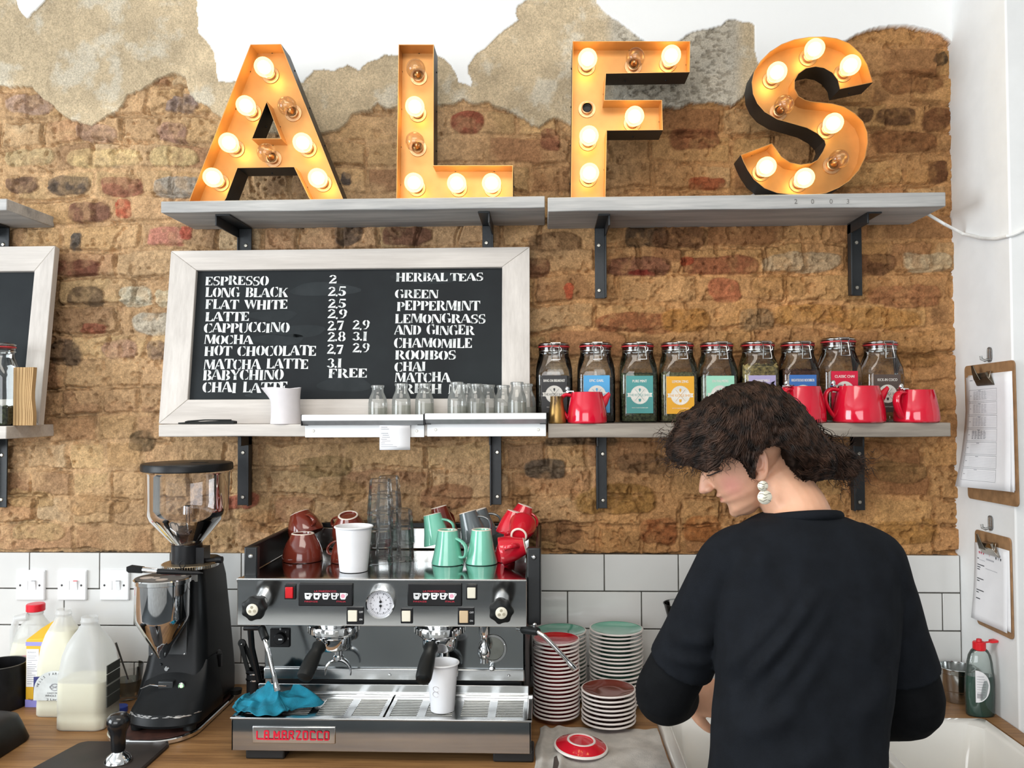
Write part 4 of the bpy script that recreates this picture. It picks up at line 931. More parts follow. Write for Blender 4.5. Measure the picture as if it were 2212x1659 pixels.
# steam wands
def wand(pts, sleeve, nm='steam_wand'):
    q = [P(*p) for p in pts]; fine = []
    for i in range(len(q) - 1):
        for k in range(6): fine.append(q[i].lerp(q[i + 1], k / 6))
    fine.append(q[-1])
    for _ in range(3): fine = [fine[0]] + [(fine[i - 1] + fine[i] * 2 + fine[i + 1]) / 4 for i in range(1, len(fine) - 1)] + [fine[-1]]
    mb = MB(); rr = [.0052] * len(fine); rr[-1] = .0075; rr[-2] = .0075; rr[-3] = .0070; mb.tube(fine, rr, 12); w = mb.build(nm, CHROME, MROOT)
    a, b_ = P(*sleeve[0]), P(*sleeve[1]); mb = MB(); mb.tube([a, a.lerp(b_, .1), a.lerp(b_, .9), b_], [.0075, .0092, .0092, .0078], 14); mb.build('heat_sleeve', RUBBER, w)
wand([(563, 1353, .405), (568, 1372, .43), (577, 1395, .45), (592, 1460, .46), (599, 1491, .46)], [(565, 1356, .41), (574, 1381, .44)])
wand([(1118, 1358, .40), (1140, 1363, .42), (1160, 1364, .44), (1178, 1376, .445), (1215, 1415, .45), (1241, 1444, .45)], [(1128, 1360, .41), (1163, 1364, .44)])
mb = MB(); mb.tube([P(1153, 1357, .43), P(1155, 1350, .43)], [.003, .004], 10); mb.sphere(P(1155, 1349, .43), .0042, 10, 8); mb.build('wand_pivot', CHROME, MROOT)
# ---- drip tray
mb = MB(); e = .004
mb.box(xdl + .002, xdr - .002, -TTR, -TTR + e, zd0, zd - .003); mb.box(xdl + .002, xdl + .002 + e, -TTR, ybk, zd0, zd - .002); mb.box(xdr - .002 - e, xdr - .002, -TTR, ybk, zd0, zd - .002)
mb.box(xdl + .004, xdr - .004, -TTR + .002, ybk, zd0, zd0 + .004)
dt = mb.build('drip_tray_housing', pmat('tray_front_steel', (.46, .48, .49), .09, 1.0, var=.06, vscale=2.5, rvar=.04), MROOT, bevel=.001)
mb = MB(); mb.box(xdl, xdr, -TTR - .004, -TTR + .008, zd - .004, zd); mb.box(xdl, xdl + .010, -TTR, ybk, zd - .004, zd); mb.box(xdr - .010, xdr, -TTR, ybk, zd - .004, zd); mb.box(xdl, xdr, ybk - .008, ybk, zd - .004, zd + .004); mb.build('tray_rim', ES, MROOT, bevel=.001)
mb = MB(); mb.box(xdl + .01, xdr - .01, ybk, ybk + .004, zd - .004, zs0 - .006); mb.build('tray_back', ESB, MROOT, bevel=.001)
mb = MB(); mb.box(xdl + .008, xdr - .008, -TTR + .006, ybk, zd - .026, zd - .024); mb.build('tray_floor', pmat('tray_floor_dark', (.06, .06, .055), .3, .6), MROOT)
xm = P(835, 1530, .45).x
GRATE = pmat('grate_steel', (.52, .52, .49), .30, 1.0, var=.10, vscale=12)
for (x0, x1) in ((xdl + .011, xm - .002), (xm + .002, xdr - .011)):
    y0, y1 = -TTR + .009, ybk - .009; mb = MB(); mb.box(x0, x1, y0, y0 + .012, zd - .006, zd - .003); mb.box(x0, x1, y1 - .012, y1, zd - .006, zd - .003)
    w = (x1 - x0) / 4
    for k in range(5):
        cx = x0 + k * w; hw = .0095; a, b_ = max(x0, cx - hw), min(x1, cx + hw); mb.box(a, b_, y0, y1, zd - .0062, zd - .0032)
    gt = mb.build('drip_grate', ESB, MROOT, bevel=.0006)
    mb = MB(); ns = 11
    for k in range(ns):
        yy = y0 + .014 + (y1 - y0 - .030) * k / (ns - 1); mb.box(x0 + .004, x1 - .004, yy, yy + .0052, zd - .0072, zd - .0040)
    mb.build('grate_slats', GRATE, gt, bevel=.0005)
FOOT = pmat('rubber_foot', (.012, .012, .012), .6)
for (a, b_) in ((540, 622), (1060, 1146)):
    mb = MB(); mb.box(P(a, 0, .48).x, P(b_, 0, .48).x, -.488, -.43, ZC + .0003, zd0 + .002); mb.build('foot', FOOT, MROOT, bevel=.004)
for x in (xl + .07, xr - .09):
    mb = MB(); mb.box(x, x + .06, -.16, -.10, ZC + .0003, zd0 + .002); mb.build('foot', FOOT, MROOT, bevel=.004)
# badge with the maker's lettering
bd = plate_px(546, 725, 1570, 1604, .0002, .0030, 'badge', pmat('badge_steel', (.66, .67, .67), .16, 1.0, var=.03), t=TTR, bevel=.002)
mb = MB(); F0 = P(555, 1596, TTR + .0036); F1 = P(716, 1596, TTR + .0036); wcell = (F1.x - F0.x) / 10.6; hc = 17 / SPX(TTR)
ST = {'L': [(0, 1, 0, 0), (0, 0, .95, 0)], 'A': [(.1, 0, .1, 1), (.1, 1, .7, 1), (.7, 1, .7, 0), (.1, .48, .7, .48)], 'M': [(.05, 0, .05, 1), (.05, 1, .45, .3), (.45, .3, .85, 1), (.85, 1, .85, 0)], 'R': [(.1, 0, .1, 1), (.1, 1, .7, 1), (.7, 1, .7, .5), (.1, .5, .7, .5), (.4, .5, .75, 0)],
      'Z': [(.0, 1, .7, 1), (.7, 1, .1, 0), (.1, 0, .9, 0)], 'O': [(.1, 0, .1, 1), (.1, 1, .75, 1), (.75, 1, .75, 0), (.1, 0, .75, 0)], 'C': [(.1, 0, .1, 1), (.1, 1, .75, 1), (.75, 1, .75, .8), (.1, 0, .95, 0)]}
def stroke_word(mb, word, o, cell, h, w, lift):
    x = 0
    for ch in word:
        for (x0, y0, x1, y1) in ST[ch]:
            p = bar((x + x0 * .90) * cell, y0 * h, (x + x1 * .90) * cell, y1 * h, w); lift += .00003
            mb.add([Vector((o.x + q[0], o.y - lift, o.z + q[1])) for q in p], [(0, 1, 2, 3)])
        first = x < 1.5 and ch == 'A'; x += (1.4 if first else 1.0) if ch != 'M' else 1.12
    mb.add([Vector((o.x + .9 * cell, o.y - lift, o.z - w * .5)), Vector((o.x + 4.6 * cell, o.y - lift, o.z - w * .5)), Vector((o.x + 4.6 * cell, o.y - lift, o.z + w * .35)), Vector((o.x + .9 * cell, o.y - lift, o.z + w * .35))], [(0, 1, 2, 3)])
stroke_word(mb, 'LAMARZOCCO', F0, wcell, hc, .0034, 0); mb.build('badge_lettering', pmat('red_enamel', (.60, .01, .035), .35), bd, flat=True)
# ================================================================ cups, glasses and saucers
def glaze(n, c): return pmat(n, c, .12, var=.06, coat=.7, vscale=5)
TEAL = glaze('mint_glaze', (.20, .58, .43)); BROWN = glaze('oxblood_brown_glaze', (.17, .028, .016)); GREY = glaze('slate_grey_glaze', (.115, .135, .145)); RED = glaze('cherry_red_glaze', (.62, .012, .028))
RAW = pmat('unglazed_cream_rim', (.80, .70, .60), .6, var=.03)
DTEAL = glaze('sea_green_glaze', (.13, .42, .30))
def cup_mesh(kind):
    """upright cup: base at z 0, rim up. returns outer, inner profile, handle path"""
    if kind == 'tall': pr = [(.0225, 0), (.0245, .001), (.0262, .012), (.0290, .030), (.0330, .050), (.0378, .070), (.0405, .082)]; h = .082
    elif kind == 'bowl': pr = [(.0270, 0), (.0290, .001), (.0335, .010), (.0420, .024), (.0482, .040), (.0515, .056), (.0525, .068)]; h = .068
    else: pr = [(.0190, 0), (.0205, .001), (.0235, .010), (.0285, .024), (.0320, .040), (.0345, .054), (.0352, .060)]; h = .060
    return pr, h
def make_cup(kind, col, label, M, group):
    pr, h = cup_mesh(kind); c = M.translation
    th = thing('coffee_cup', label, 'cup', c, group)
    fr = pr[1][0]
    mb = MB(); outer = pr[1:]; R1 = outer[-1][0]
    prof = [(0, .004), (fr - .006, .004), (fr - .005, .0006)]
    mb.lathe([(0, .0045), (fr - .0055, .0045), (fr - .0048, .0008)], 40, M)
    full = outer + [(R1 - .0006, h + .0012), (R1 - .0022, h + .0010)] + [(r - .0036, z) for r, z in reversed(outer[1:])] + [(0, .009)]
    mb.lathe(full, 40, M); mb.build('cup_body', col, th)
    mb = MB(); mb.lathe([(fr - .0049, .0012), (fr - .0042, -.0004), (fr - .0012, -.0004), (fr + .0004, .0014)], 40, M); mb.build('foot_ring', RAW, th)
    def rad(z):
        for i in range(len(outer) - 1):
            if outer[i][1] <= z <= outer[i + 1][1]:
                k = (z - outer[i][1]) / (outer[i + 1][1] - outer[i][1]); return outer[i][0] + k * (outer[i + 1][0] - outer[i][0])
        return R1
    za, zb = h * .24, h * .78; ra, rb = rad(za), rad(zb); out = .030 if kind != 'small' else .022
    pts = [(ra - .002, 0, za), (ra + out * .50, 0, za + h * .07), (ra + out * .92, 0, za + h * .22), (rb + out * .62, 0, zb - h * .14), (rb + out * .52, 0, zb - h * .02), (rb + out * .25, 0, zb + h * .02), (rb - .002, 0, zb)]
    fine = []
    for i in range(len(pts) - 1):
        for k in range(5): fine.append(Vector(pts[i]).lerp(Vector(pts[i + 1]), k / 5))
    fine.append(Vector(pts[-1]))
    for _ in range(5): fine = [fine[0]] + [(fine[i - 1] + fine[i] * 2 + fine[i + 1]) / 4 for i in range(1, len(fine) - 1)] + [fine[-1]]
    rg = []
    for i, p in enumerate(fine):
        d = (fine[min(i + 1, len(fine) - 1)] - fine[max(i - 1, 0)]).normalized(); n = Vector((0, 1, 0)).cross(d)
        w = .0062; t_ = .0036; rg.append([M @ (p + Vector((0, 1, 0)) * w * math.cos(a) + n * t_ * math.sin(a)) for a in [2 * math.pi * j / 12 for j in range(12)]])
    mb = MB(); mb.loft(rg); o = mb.build('handle', col, th); fixn(o); return th
ZTRAY = zt - .0002
def inv(px, t, rz, tilt=(0, 0), dz=0.0, kind='tall', sc=1.0):
    """inverted cup: mouth down on the tray, centre at pixel column px, distance t"""
    p = P(px, 1200, t); h = cup_mesh(kind)[1] + .0014
    return T(p.x, -t, ZTRAY + dz) @ RX(tilt[0]) @ RY(tilt[1]) @ RZ(rz) @ SCL(sc, sc, sc) @ T(0, 0, h) @ RX(180)
gT = 'mint cups on the machine'; gB = 'brown cups on the machine'; gG = 'grey cups on the machine'; gR = 'red cups on the machine'
make_cup('tall', TEAL, 'mint cup upside down at the front, handle to the right, left of another mint cup', inv(967, .234, -28), gT)
make_cup('tall', TEAL, 'mint cup upside down at the front with its handle facing the camera', inv(1040, .226, 80), gT)
make_cup('tall', TEAL, 'mint cup tilted and propped behind the front mint cups', inv(947, .160, -15, (-6, -13), .036, sc=.93), gT)
make_cup('tall', GREY, 'grey cup tilted upside down behind the two mint cups, nearer the camera', inv(1027, .160, -10, (-6, -16), .044, sc=.92), gG)
make_cup('tall', GREY, 'grey cup mostly hidden behind the front grey cup', inv(1050, .081, 0, (-3, -16), .042, sc=.90), gG)
make_cup('tall', BROWN, 'brown cup peeking out between the mint and grey cups', inv(962, .082, 60, (-3, -14), .050, sc=.88), gB)
make_cup('bowl', BROWN, 'brown cup upside down at the front left corner of the machine top', inv(654, .194, 100, kind='bowl', sc=.98), gB)
p = P(662, 1140, .105); make_cup('bowl', BROWN, 'brown cup tilted on top of the rear row, base ring tipped to the left', T(p.x, -.100, ZTRAY + .049) @ RX(-10) @ RY(-22) @ RZ(-48) @ SCL(.90, .90, .90) @ T(0, 0, .0694) @ RX(180), gB)
p = P(756, 1135, .10); make_cup('bowl', BROWN, 'brown cup tipped towards the camera, behind the white paper cup', T(p.x, -.100, ZTRAY + .046) @ RX(20) @ RZ(150) @ SCL(.90, .90, .90) @ T(0, 0, .0694) @ RX(180), gB)
p = P(757, 1190, .20); make_cup('bowl', BROWN, 'brown cup almost hidden behind the white paper cup', T(p.x, -.205, ZTRAY) @ RZ(165) @ SCL(.93, .93, .93) @ T(0, 0, .0694) @ RX(180), gB)
# red espresso cups
p = P(1112, 1200, .262); make_cup('small', RED, 'red cup lying on its side at the right front, mouth to the left', T(p.x + .026, -.268, ZTRAY + .0494) @ RY(-103) @ RZ(-72) @ T(0, 0, .0), gR)
p = P(1121, 1166, .235); make_cup('small', RED, 'red cup lying with its cream base ring towards the camera', T(p.x, -.252, p.z + .012) @ RX(-72) @ RY(8) @ RZ(150), gR)
p = P(1098, 1150, .185); make_cup('small', RED, 'red cup tilted upside down in the middle of the red pile', T(p.x, -.158, ZTRAY + .060) @ RX(-4) @ RY(16) @ RZ(-20) @ T(0, 0, .061) @ RX(180), gR)
p = P(1112, 1115, .182); make_cup('small', RED, 'red cup on top of the pile of red cups', T(p.x + .004, -.083, ZTRAY + .068) @ RX(-4) @ RY(20) @ RZ(-10) @ T(0, 0, .061) @ RX(180), gR)
p = P(1090, 1195, .195); make_cup('small', RED, 'red cup upside down at the bottom of the pile, half hidden by the mint cup', T(p.x, -.197, ZTRAY) @ RZ(100) @ SCL(.78, .78, .78) @ T(0, 0, .0615) @ RX(180), gR)
# ---- stacked tumblers
TGLASS = glass('tumbler_glass', (.985, .992, .992), .85, .03, .010, (.85, .88, .88))
def tumbler(x, y, z, label, n=12, R0=.0285, R1=.0345, h=.088):
    th = thing('glass_tumbler', label, 'glass', (x, y, z), 'stacked tumblers on the machine')
    M = T(x, y, z + h) @ RX(180)
    mb = MB(); mb.lathe([(0, .001), (R0 * .8, 0), (R0 * .95, .004), (R0, .012), (R0 * 1.06, .040), (R0 * 1.10, .046), (R1, h)], n, M)
    mb.lathe([(R0 * .96, .011), (0, .010)], n, M); mb.build('glass_body', TGLASS, th, sharp=12)
    mb = MB(); mb.lathe([(R1 - .002, h - .001), (R1 - .0008, h + .0008), (R1 + .0004, h - .001)], 24, M); mb.build('rim', TGLASS, th)
    return th
for (px, t, nn, w) in ((821, .222, 4, 'front'), (839, .138, 4, 'rear'), (866, .180, 2, 'right-hand low')):
    x = P(px, 1200, t).x
    for k in range(nn):
        tumbler(x + .001 * (k % 2), -t, ZTRAY + .0405 * k + .0005, 'clear tumbler, %s of the %s stack behind the paper cup' % (['lowest', 'second from the bottom', 'third from the bottom', 'topmost'][k] if nn == 4 else ['lower', 'upper'][k], w))
# ---- paper cups
def paper_cup(c, r0, r1, h, label):
    th = thing('paper_cup', label, 'paper cup', c); M = T(*c)
    mb = MB(); mb.lathe([(r0 - .003, .006), (r0 - .002, .0), (r0, .0), (r1, h), (r1 - .0012, h), (r0 - .0012, .008), (0, .008)], 40, M); mb.build('cup_wall', PAPER, th)
    mb = MB(); pts = [(r1 + .001) * Vector((math.cos(a), math.sin(a), 0)) + Vector((0, 0, h)) for a in [2 * math.pi * i / 40 for i in range(40)]]; mb.tube([M @ p for p in pts], .0022, 8, closed=True); mb.build('rolled_rim', PAPER, th)
    return th
p = P(764, 1232, .327); paper_cup((p.x, -.327, ZTRAY + .0004), .033, .0432, .104, 'white paper cup standing on the front of the machine top')
p = P(956, 1535, .436); pc = paper_cup((p.x, -.436, zd - .0028), .0265, .0350, .104, 'white paper cup on the drip tray under the right group')
mb = MB(); 
for (dx, dz) in ((-.010, .052), (-.014, .040)):
    q = [Vector((p.x - .009 + .007 * math.cos(a) + dx * .2, 0, zd + dz + .006 * math.sin(a))) for a in [R(20 + 300 * i / 10) for i in range(11)]]
    q = [Vector((v.x, -.436 - math.sqrt(max(1e-6, (.0268 + (.0350 - .0265) * (v.z - zd) / .104 + .0006) ** 2 - (v.x - p.x) ** 2)), v.z)) for v in q]
    mb.tube(q, .0005, 4)
mb.build('pencil_mark', pmat('faint_pencil', (.70, .66, .68), .8), pc)
# ---- saucers
def saucer_profile(Rr): f = Rr * .52; return f
def make_saucer(Rr, col, name='saucer'):
    f = Rr * .50; th = thing(name, '', 'saucer', (0, 0, 0))
    mb = MB(); mb.lathe([(0, .0030), (f - .004, .0030), (f - .003, .0012)], 40); mb.lathe([(f + .002, .0012), (f + .008, .0030), (Rr * .82, .0098), (Rr - .0038, .0128)], 48)
    mb.lathe([(Rr - .0030, .0172), (Rr * .80, .0130), (f + .006, .0096), (f - .002, .0088), (0, .0088)], 48); mb.build('dish', col, th)
    mb = MB(); mb.lathe([(Rr - .0040, .0124), (Rr - .0008, .0136), (Rr + .0003, .0156), (Rr - .0006, .0176), (Rr - .0034, .0178)], 48); mb.build('rim', RAWRIM, th)
    mb = MB(); mb.lathe([(f - .0032, .0014), (f - .0026, 0), (f + .0012, 0), (f + .0022, .0014)], 40); mb.build('foot_ring', RAWRIM, th); return th
RAWRIM = pmat('white_saucer_rim', (.76, .70, .66), .35, var=.03)
RANK = ['lowest', 'second from the bottom', 'third from the bottom', 'fourth from the bottom', 'fifth from the bottom', 'sixth from the bottom', 'seventh from the bottom', 'eighth from the bottom', 'ninth from the bottom', 'tenth from the bottom',
        'tenth from the top', 'ninth from the top', 'eighth from the top', 'seventh from the top', 'sixth from the top', 'fifth from the top', 'fourth from the top', 'third from the top', 'second from the top', 'topmost']
def stack(px, py, t, n, pitch, Rr, col, cname, where, group, jit, seed):
    rd = random.Random(seed); x = P(px, py, t).x; first = None
    ranks = RANK[:10] + RANK[-10:] if n >= 20 else RANK[:n - n // 2] + RANK[20 - n // 2:]
    for k in range(n):
        lx = x + rd.uniform(-jit, jit); ly = -t + rd.uniform(-jit, jit); lab = '%s saucer, %s in the %s' % (cname, ranks[k] if k < len(ranks) else 'topmost', where)
        if first is None: first = make_saucer(Rr, col); o = first
        else: o = dup(first)
        o.location = (lx, ly, ZC + .0004 + pitch * k); o['label'] = lab; o['group'] = group
stack(1202, 1545, .233, 20, .00945, .0578, RED, 'red', 'tall red stack beside the machine', 'red saucers beside the machine', .0010, 1)
stack(1212, 1520, .098, 17, .0102, .0680, DTEAL, 'green', 'green stack behind the red saucers', 'green saucers behind the red stack', .0016, 2)
stack(1331, 1520, .135, 19, .0100, .0690, DTEAL, 'mint green', 'tall green stack against the tiles', 'green saucers against the tiles', .0022, 3)
stack(1315, 1545, .272, 8, .0102, .0655, BROWN, 'brown', 'short brown stack in front', 'brown saucers in front of the green stack', .0012, 4)
# ---- cloth, upturned saucer, knife
LINEN = pmat('grey_linen', (.50, .47, .43), .95, var=.10, vscale=22, bump=.5, bscale=420)
def sheet(name, f, nx, ny, m, th=.0012, parent=None):
    top = [[Vector(f(i / nx, j / ny)) for i in range(nx + 1)] for j in range(ny + 1)]
    mb = MB(); vs = [p for r in top for p in r]; n = len(vs); w = nx + 1
    vs = vs + [p - Vector((0, 0, th)) for p in vs]; fs = []
    for j in range(ny):
        for i in range(nx):
            a = j * w + i; fs.append((a, a + 1, a + 1 + w, a + w)); fs.append((n + a, n + a + w, n + a + 1 + w, n + a + 1))
    for i in range(nx):
        fs.append((i, n + i, n + i + 1, i + 1)); a = ny * w + i; fs.append((a, a + 1, n + a + 1, n + a))
    for j in range(ny):
        a = j * w; fs.append((a, a + w, n + a + w, n + a)); a = j * w + nx; fs.append((a, n + a, n + a + w, a + w))
    mb.add(vs, fs); return mb.build(name, m, parent, sharp=80)
c00 = PZ(1166, 1574, ZC); c10 = PZ(1420, 1577, ZC); xa = PZ(1120, 1659, ZC).x
_r = np.random.RandomState(7)
def towel(u, v):
    y = c00.y + (-.655 - c00.y) * v + .004 * math.sin(u * 40) * (1 - v) * .6; x0 = c00.x - .02 * v + .003 * math.sin(v * 14); x = x0 + (SX0 - .006 - x0) * u
    z = ZC + .0030 + .0012 * math.sin(x * 60 + y * 25) + .0010 * math.sin(y * 80 - x * 20)
    fold = math.exp(-((u - .16 - .05 * v) / .035) ** 2); z += .011 * fold * (0.5 + v * .5)
    fold = math.exp(-((u - .05) / .03) ** 2); z += .006 * fold
    return (x, y, z)
o = sheet('drying_cloth', towel, 70, 60, LINEN, .0016); tag(o, 'grey linen cloth spread on the worktop left of the sinks', 'cloth')
rs2 = make_saucer(.0600, RED); p = PZ(1256, 1617, ZC + .01); rs2.location = (p.x, p.y, ZC + .0300); rs2.rotation_euler = (R(183), R(4), 0)
rs2['label'] = 'red saucer lying upside down on the grey linen cloth'; rs2['name_hint'] = ''
del rs2['name_hint']
kn = thing('table_knife', 'dark steel knife under the upturned red saucer', 'knife', PZ(1208, 1640, ZC + .006))
a = PZ(1209, 1596, ZC + .0065); b_ = PZ(1206, 1636, ZC + .0065); c_ = PZ(1202, 1672, ZC + .0065); DK = pmat('tarnished_steel', (.16, .15, .14), .35, .8)
def blade(mb, a, b, w0, w1, t0):
    d = (b - a).normalized(); s = Vector((-d.y, d.x, 0))
    mb.loft([[a + s * w0, a + s * w0 + Vector((0, 0, t0)), a - s * w0 + Vector((0, 0, t0)), a - s * w0], [a.lerp(b, .1) + s * w1, a.lerp(b, .1) + s * w1 + Vector((0, 0, t0)), a.lerp(b, .1) - s * w1 + Vector((0, 0, t0)), a.lerp(b, .1) - s * w1], [b + s * w1, b + s * w1 + Vector((0, 0, t0)), b - s * w1 + Vector((0, 0, t0)), b - s * w1]])
mb = MB(); blade(mb, a, b_, .004, .0055, .0016); o = mb.build('blade', DK, kn, bevel=.0005); fixn(o)
mb = MB(); blade(mb, b_, c_, .0045, .0088, .0040); o = mb.build('handle', DK, kn, bevel=.0012); fixn(o)
# ---- blue cloth thrown over the left of the drip tray
BLUE = pmat('blue_microfibre', (.010, .205, .305), .95, var=.18, vscale=30, bump=.6, bscale=600)
bc0 = P(598, 1500, .455)
def rag(u, v):
    U = u * 2 - 1; V = v * 2 - 1
    a = math.atan2(V, U); k = max(abs(U), abs(V)) / max(1e-6, math.hypot(U, V)); r = math.hypot(U, V) * k
    lob = 1 + .16 * math.sin(3 * a + .6) + .10 * math.sin(5 * a + 2.1)
    x = bc0.x - .016 + .098 * r * math.cos(a) * lob; y = -.432 + .060 * r * math.sin(a) * lob
    hgt = .040 * math.exp(-((U + .05) / .62) ** 2 - ((V - .1) / .7) ** 2) + .026 * math.exp(-((U - .62) / .26) ** 2 - ((V - .5) / .5) ** 2)
    f1 = 1 - abs(math.sin(3.1 * U + 1.7 * V + .5 * math.sin(3 * V))); f2 = 1 - abs(math.sin(2.2 * U - 3.4 * V + 1.1 + .6 * math.sin(2.5 * U)))
    z = zd + .0045 + hgt * (.45 + .40 * f1 ** 1.5 + .28 * f2 ** 1.5) + .010 * f1 ** 2 * (1 - r * .6) + .002 * math.sin(17 * U + 6 * V)
    if x < xdl - .002: q = min(1, (xdl - .002 - x) / .03); z = zd + .0045 + (z - zd - .0045) * (1 - q) + .006 * (1 - q) - .012 * q * q
    return (x, y, z)
o = sheet('cleaning_cloth', rag, 90, 70, BLUE, .002); tag(o, 'crumpled blue cleaning cloth on the left of the drip tray', 'cloth')
# ---- tongs in a dark pot behind the left of the machine
pt = thing('black_pot', 'small dark pot with bright bands standing between grinder and machine', 'pot', (P(553, 1470, .24).x, -.24, ZC + .0003)); c = pt.location
mb = MB(); mb.lathe([(0, 0), (.021, 0), (.022, .004), (.023, .118), (.0215, .118), (.0205, .006), (0, .005)], 28, T(*c)); mb.build('pot_body', BLACKP, pt)
mb = MB()
for zz in (.092, .108): mb.lathe([(.0231, zz), (.0245, zz + .001), (.0245, zz + .003), (.0231, zz + .004)], 28, T(*c))
mb.build('chrome_band', CHROME, pt)
tg = thing('tongs', 'black slotted tongs sticking out of the dark pot beside the machine', 'tongs', (c.x - .01, -.24, ZC + .05))
a = P(520, 1390, .255); b_ = Vector((c.x - .006, -.248, ZC + .075)); a2 = P(527, 1389, .245); b2 = Vector((c.x + .012, -.236, ZC + .075))
for (p0, p1, nm) in ((a, b_, 'arm'), (a2, b2, 'arm')):
    mb = MB(); d = (p1 - p0).normalized(); s = Vector((d.z, 0, -d.x)).normalized() * .0055; n_ = Vector((0, .0022, 0))
    mb.loft([[q + s + n_, q - s + n_, q - s - n_, q + s - n_] for q in (p0, p0.lerp(p1, .5), p1)]); o = mb.build(nm, RUBBER, tg, bevel=.0015); fixn(o)
mb = MB(); mb.lathe([(0, .004), (.0095, .003), (.0105, 0), (.0095, -.003), (0, -.004)], 20, T((a.x + a2.x) / 2, -.252, a.z) @ RX(90)); mb.build('pivot', RUBBER, tg)
mb = MB(); mb.sphere((a.x + .0035, -.2575, a.z - .001), .0022, 8, 6); mb.build('rivet', CHROME, tg)
# ================================================================ grinder
GX = P(352, 1400, .30)
GR = thing('coffee_grinder', 'black coffee grinder with a clear hopper and a chrome doser', 'coffee grinder', (GX.x, -.22, ZC))
GBL = pmat('grinder_black_enamel', (.008, .009, .010), .42, var=.25, vscale=6, spec=.22)
WORN = pmat('bare_worn_metal', (.62, .62, .62), .35, .8)
def w2(px, py, t): p = P(px, py, t); return (p.x, p.z)
zb = ZC + .026
# body: a leaning tower with a fork base at the front; lofted along height, right side plane seen at an angle
def gring(z, x0, x1, y0, y1, r, n=7): return rrect(x0, x1, y0, y1, r, z, n)
bx0 = P(300, 1480, .30).x; bx1 = P(438, 1480, .30).x; rb = P(488, 1530, .16).x; rt = P(466, 1210, .16).x
ztop = P(430, 1212, .20).z
secs = [(zb, bx0 - .012, rb, -.315, -.075, .03), (zb + .05, bx0 - .008, rb, -.310, -.075, .03), (zb + .10, bx0 + .002, rb - .003, -.295, -.078, .03), (zb + .20, bx0 + .018, rb - .012, -.275, -.082, .028),
        (zb + .30, bx0 + .034, rb - .022, -.262, -.086, .026), (ztop - .02, bx0 + .045, rt, -.255, -.09, .024), (ztop - .006, bx0 + .049, rt - .003, -.252, -.093, .022), (ztop, bx0 + .058, rt - .012, -.242, -.10, .02)]
mb = MB(); mb.loft([gring(*((s[0],) + s[1:])) for s in secs]); o = mb.build('body', GBL, GR, sharp=40); fixn(o)
# fork base: broad rounded step in front
zf = P(330, 1545, .385).z
fx0 = P(266, 1560, .38).x; fx1 = P(424, 1560, .38).x; fc = (fx0 + fx1) / 2; fw = (fx1 - fx0) / 2
def fring(z, k, yb=-.22, yf=-.345, ex=.045):
    out = []
    for i in range(21):
        a = math.pi * i / 20; out.append((fc + fw * k * math.cos(a), yf - ex * math.sin(a) * (.6 + .4 * k), z))
    return out + [(fc - fw * k, yb, z), (fc + fw * k, yb, z)]
def slope(z0, k, yf, ex): return fring(z0, k, -.22, yf, ex)
mb = MB(); mb.loft([slope(zb, .97, -.345, .05), slope(zb + .006, 1.0, -.345, .052), slope(zf - .008, 1.0, -.340, .052), slope(zf, .985, -.338, .050), slope(zf + .022, .93, -.312, .040), slope(zf + .060, .86, -.285, .020), slope(zf + .095, .80, -.270, .006)]); o = mb.build('fork_base', GBL, GR, sharp=30); fixn(o)
mb = MB(); rd = random.Random(3)
for i in range(46):
    a = R(12 + 156 * rd.random()); q = Vector((fc + fw * .992 * math.cos(a), -.3395 - .0515 * math.sin(a), zf - .004 + rd.uniform(-.002, .003)))
    d = Vector((-math.sin(a) * fw, -.05 * math.cos(a), 0)).normalized(); l = rd.uniform(.002, .008)
    mb.tube([q - d * l, q, q + d * l], [.0004, rd.uniform(.0009, .0018), .0004], 5)
mb.build('worn_paint_edge', WORN, GR)
for (dx, dy) in ((-fw * .72, -.36), (fw * .72, -.36), (-fw * .6, -.12), (fw * .95, -.12)):
    mb = MB(); mb.lathe([(0, 0), (.014, 0), (.016, .012), (0, .012)], 16, T(fc + dx, dy, ZC + .0145)); mb.build('foot', RUBBER, GR)
# hopper
hc = P(397, 1100, .235); hx, hy = hc.x, -.215
def hz(py): return P(397, py, .215).z
HG = glass('hopper_polycarbonate', (.982, .974, .988), 1.2, .03)
Rh = 88 / SPX(.215); 
mb = MB(); mb.lathe([(Rh * 1.02, hz(1019)), (Rh, hz(1024)), (Rh * .985, hz(1095)), (Rh * .96, hz(1108)), (Rh * .90, hz(1120)), (.036, hz(1172)), (.034, hz(1180))], 56, T(hx, hy, 0)); mb.build('hopper', HG, GR)
mb = MB(); Rl = Rh * 1.085; mb.lathe([(0, hz(1016)), (Rl * .97, hz(1016)), (Rl, hz(1014)), (Rl, hz(1003)), (Rl * .985, hz(1000)), (Rl * .94, hz(999)), (0, hz(999))], 56, T(hx, hy, 0)); ld = mb.build('hopper_lid', BLACKP, GR)
mb = MB(); mb.box(hx + .012, hx + .05, hy - .012, hy + .012, hz(999) - .0005, hz(999) + .0006); mb.build('lid_slot', pmat('slot_dark', (.003, .003, .003), .8), ld)
BEAN = pmat('roasted_beans', (.050, .024, .013), .45, var=.4, vscale=60, bump=.8, bscale=200)
mb = MB(); rg = []
for (rr_, z) in ((.0335, hz(1178)), (.042, hz(1160)), (.054, hz(1150)), (.050, hz(1146)), (.03, hz(1143)), (.012, hz(1139))):
    rg.append([(hx + rr_ * (1 + .06 * math.sin(5 * a)) * math.cos(a), hy + rr_ * math.sin(a), z + .003 * math.sin(3 * a)) for a in [2 * math.pi * i / 28 for i in range(28)]])
mb.loft(rg)
rd = random.Random(8)
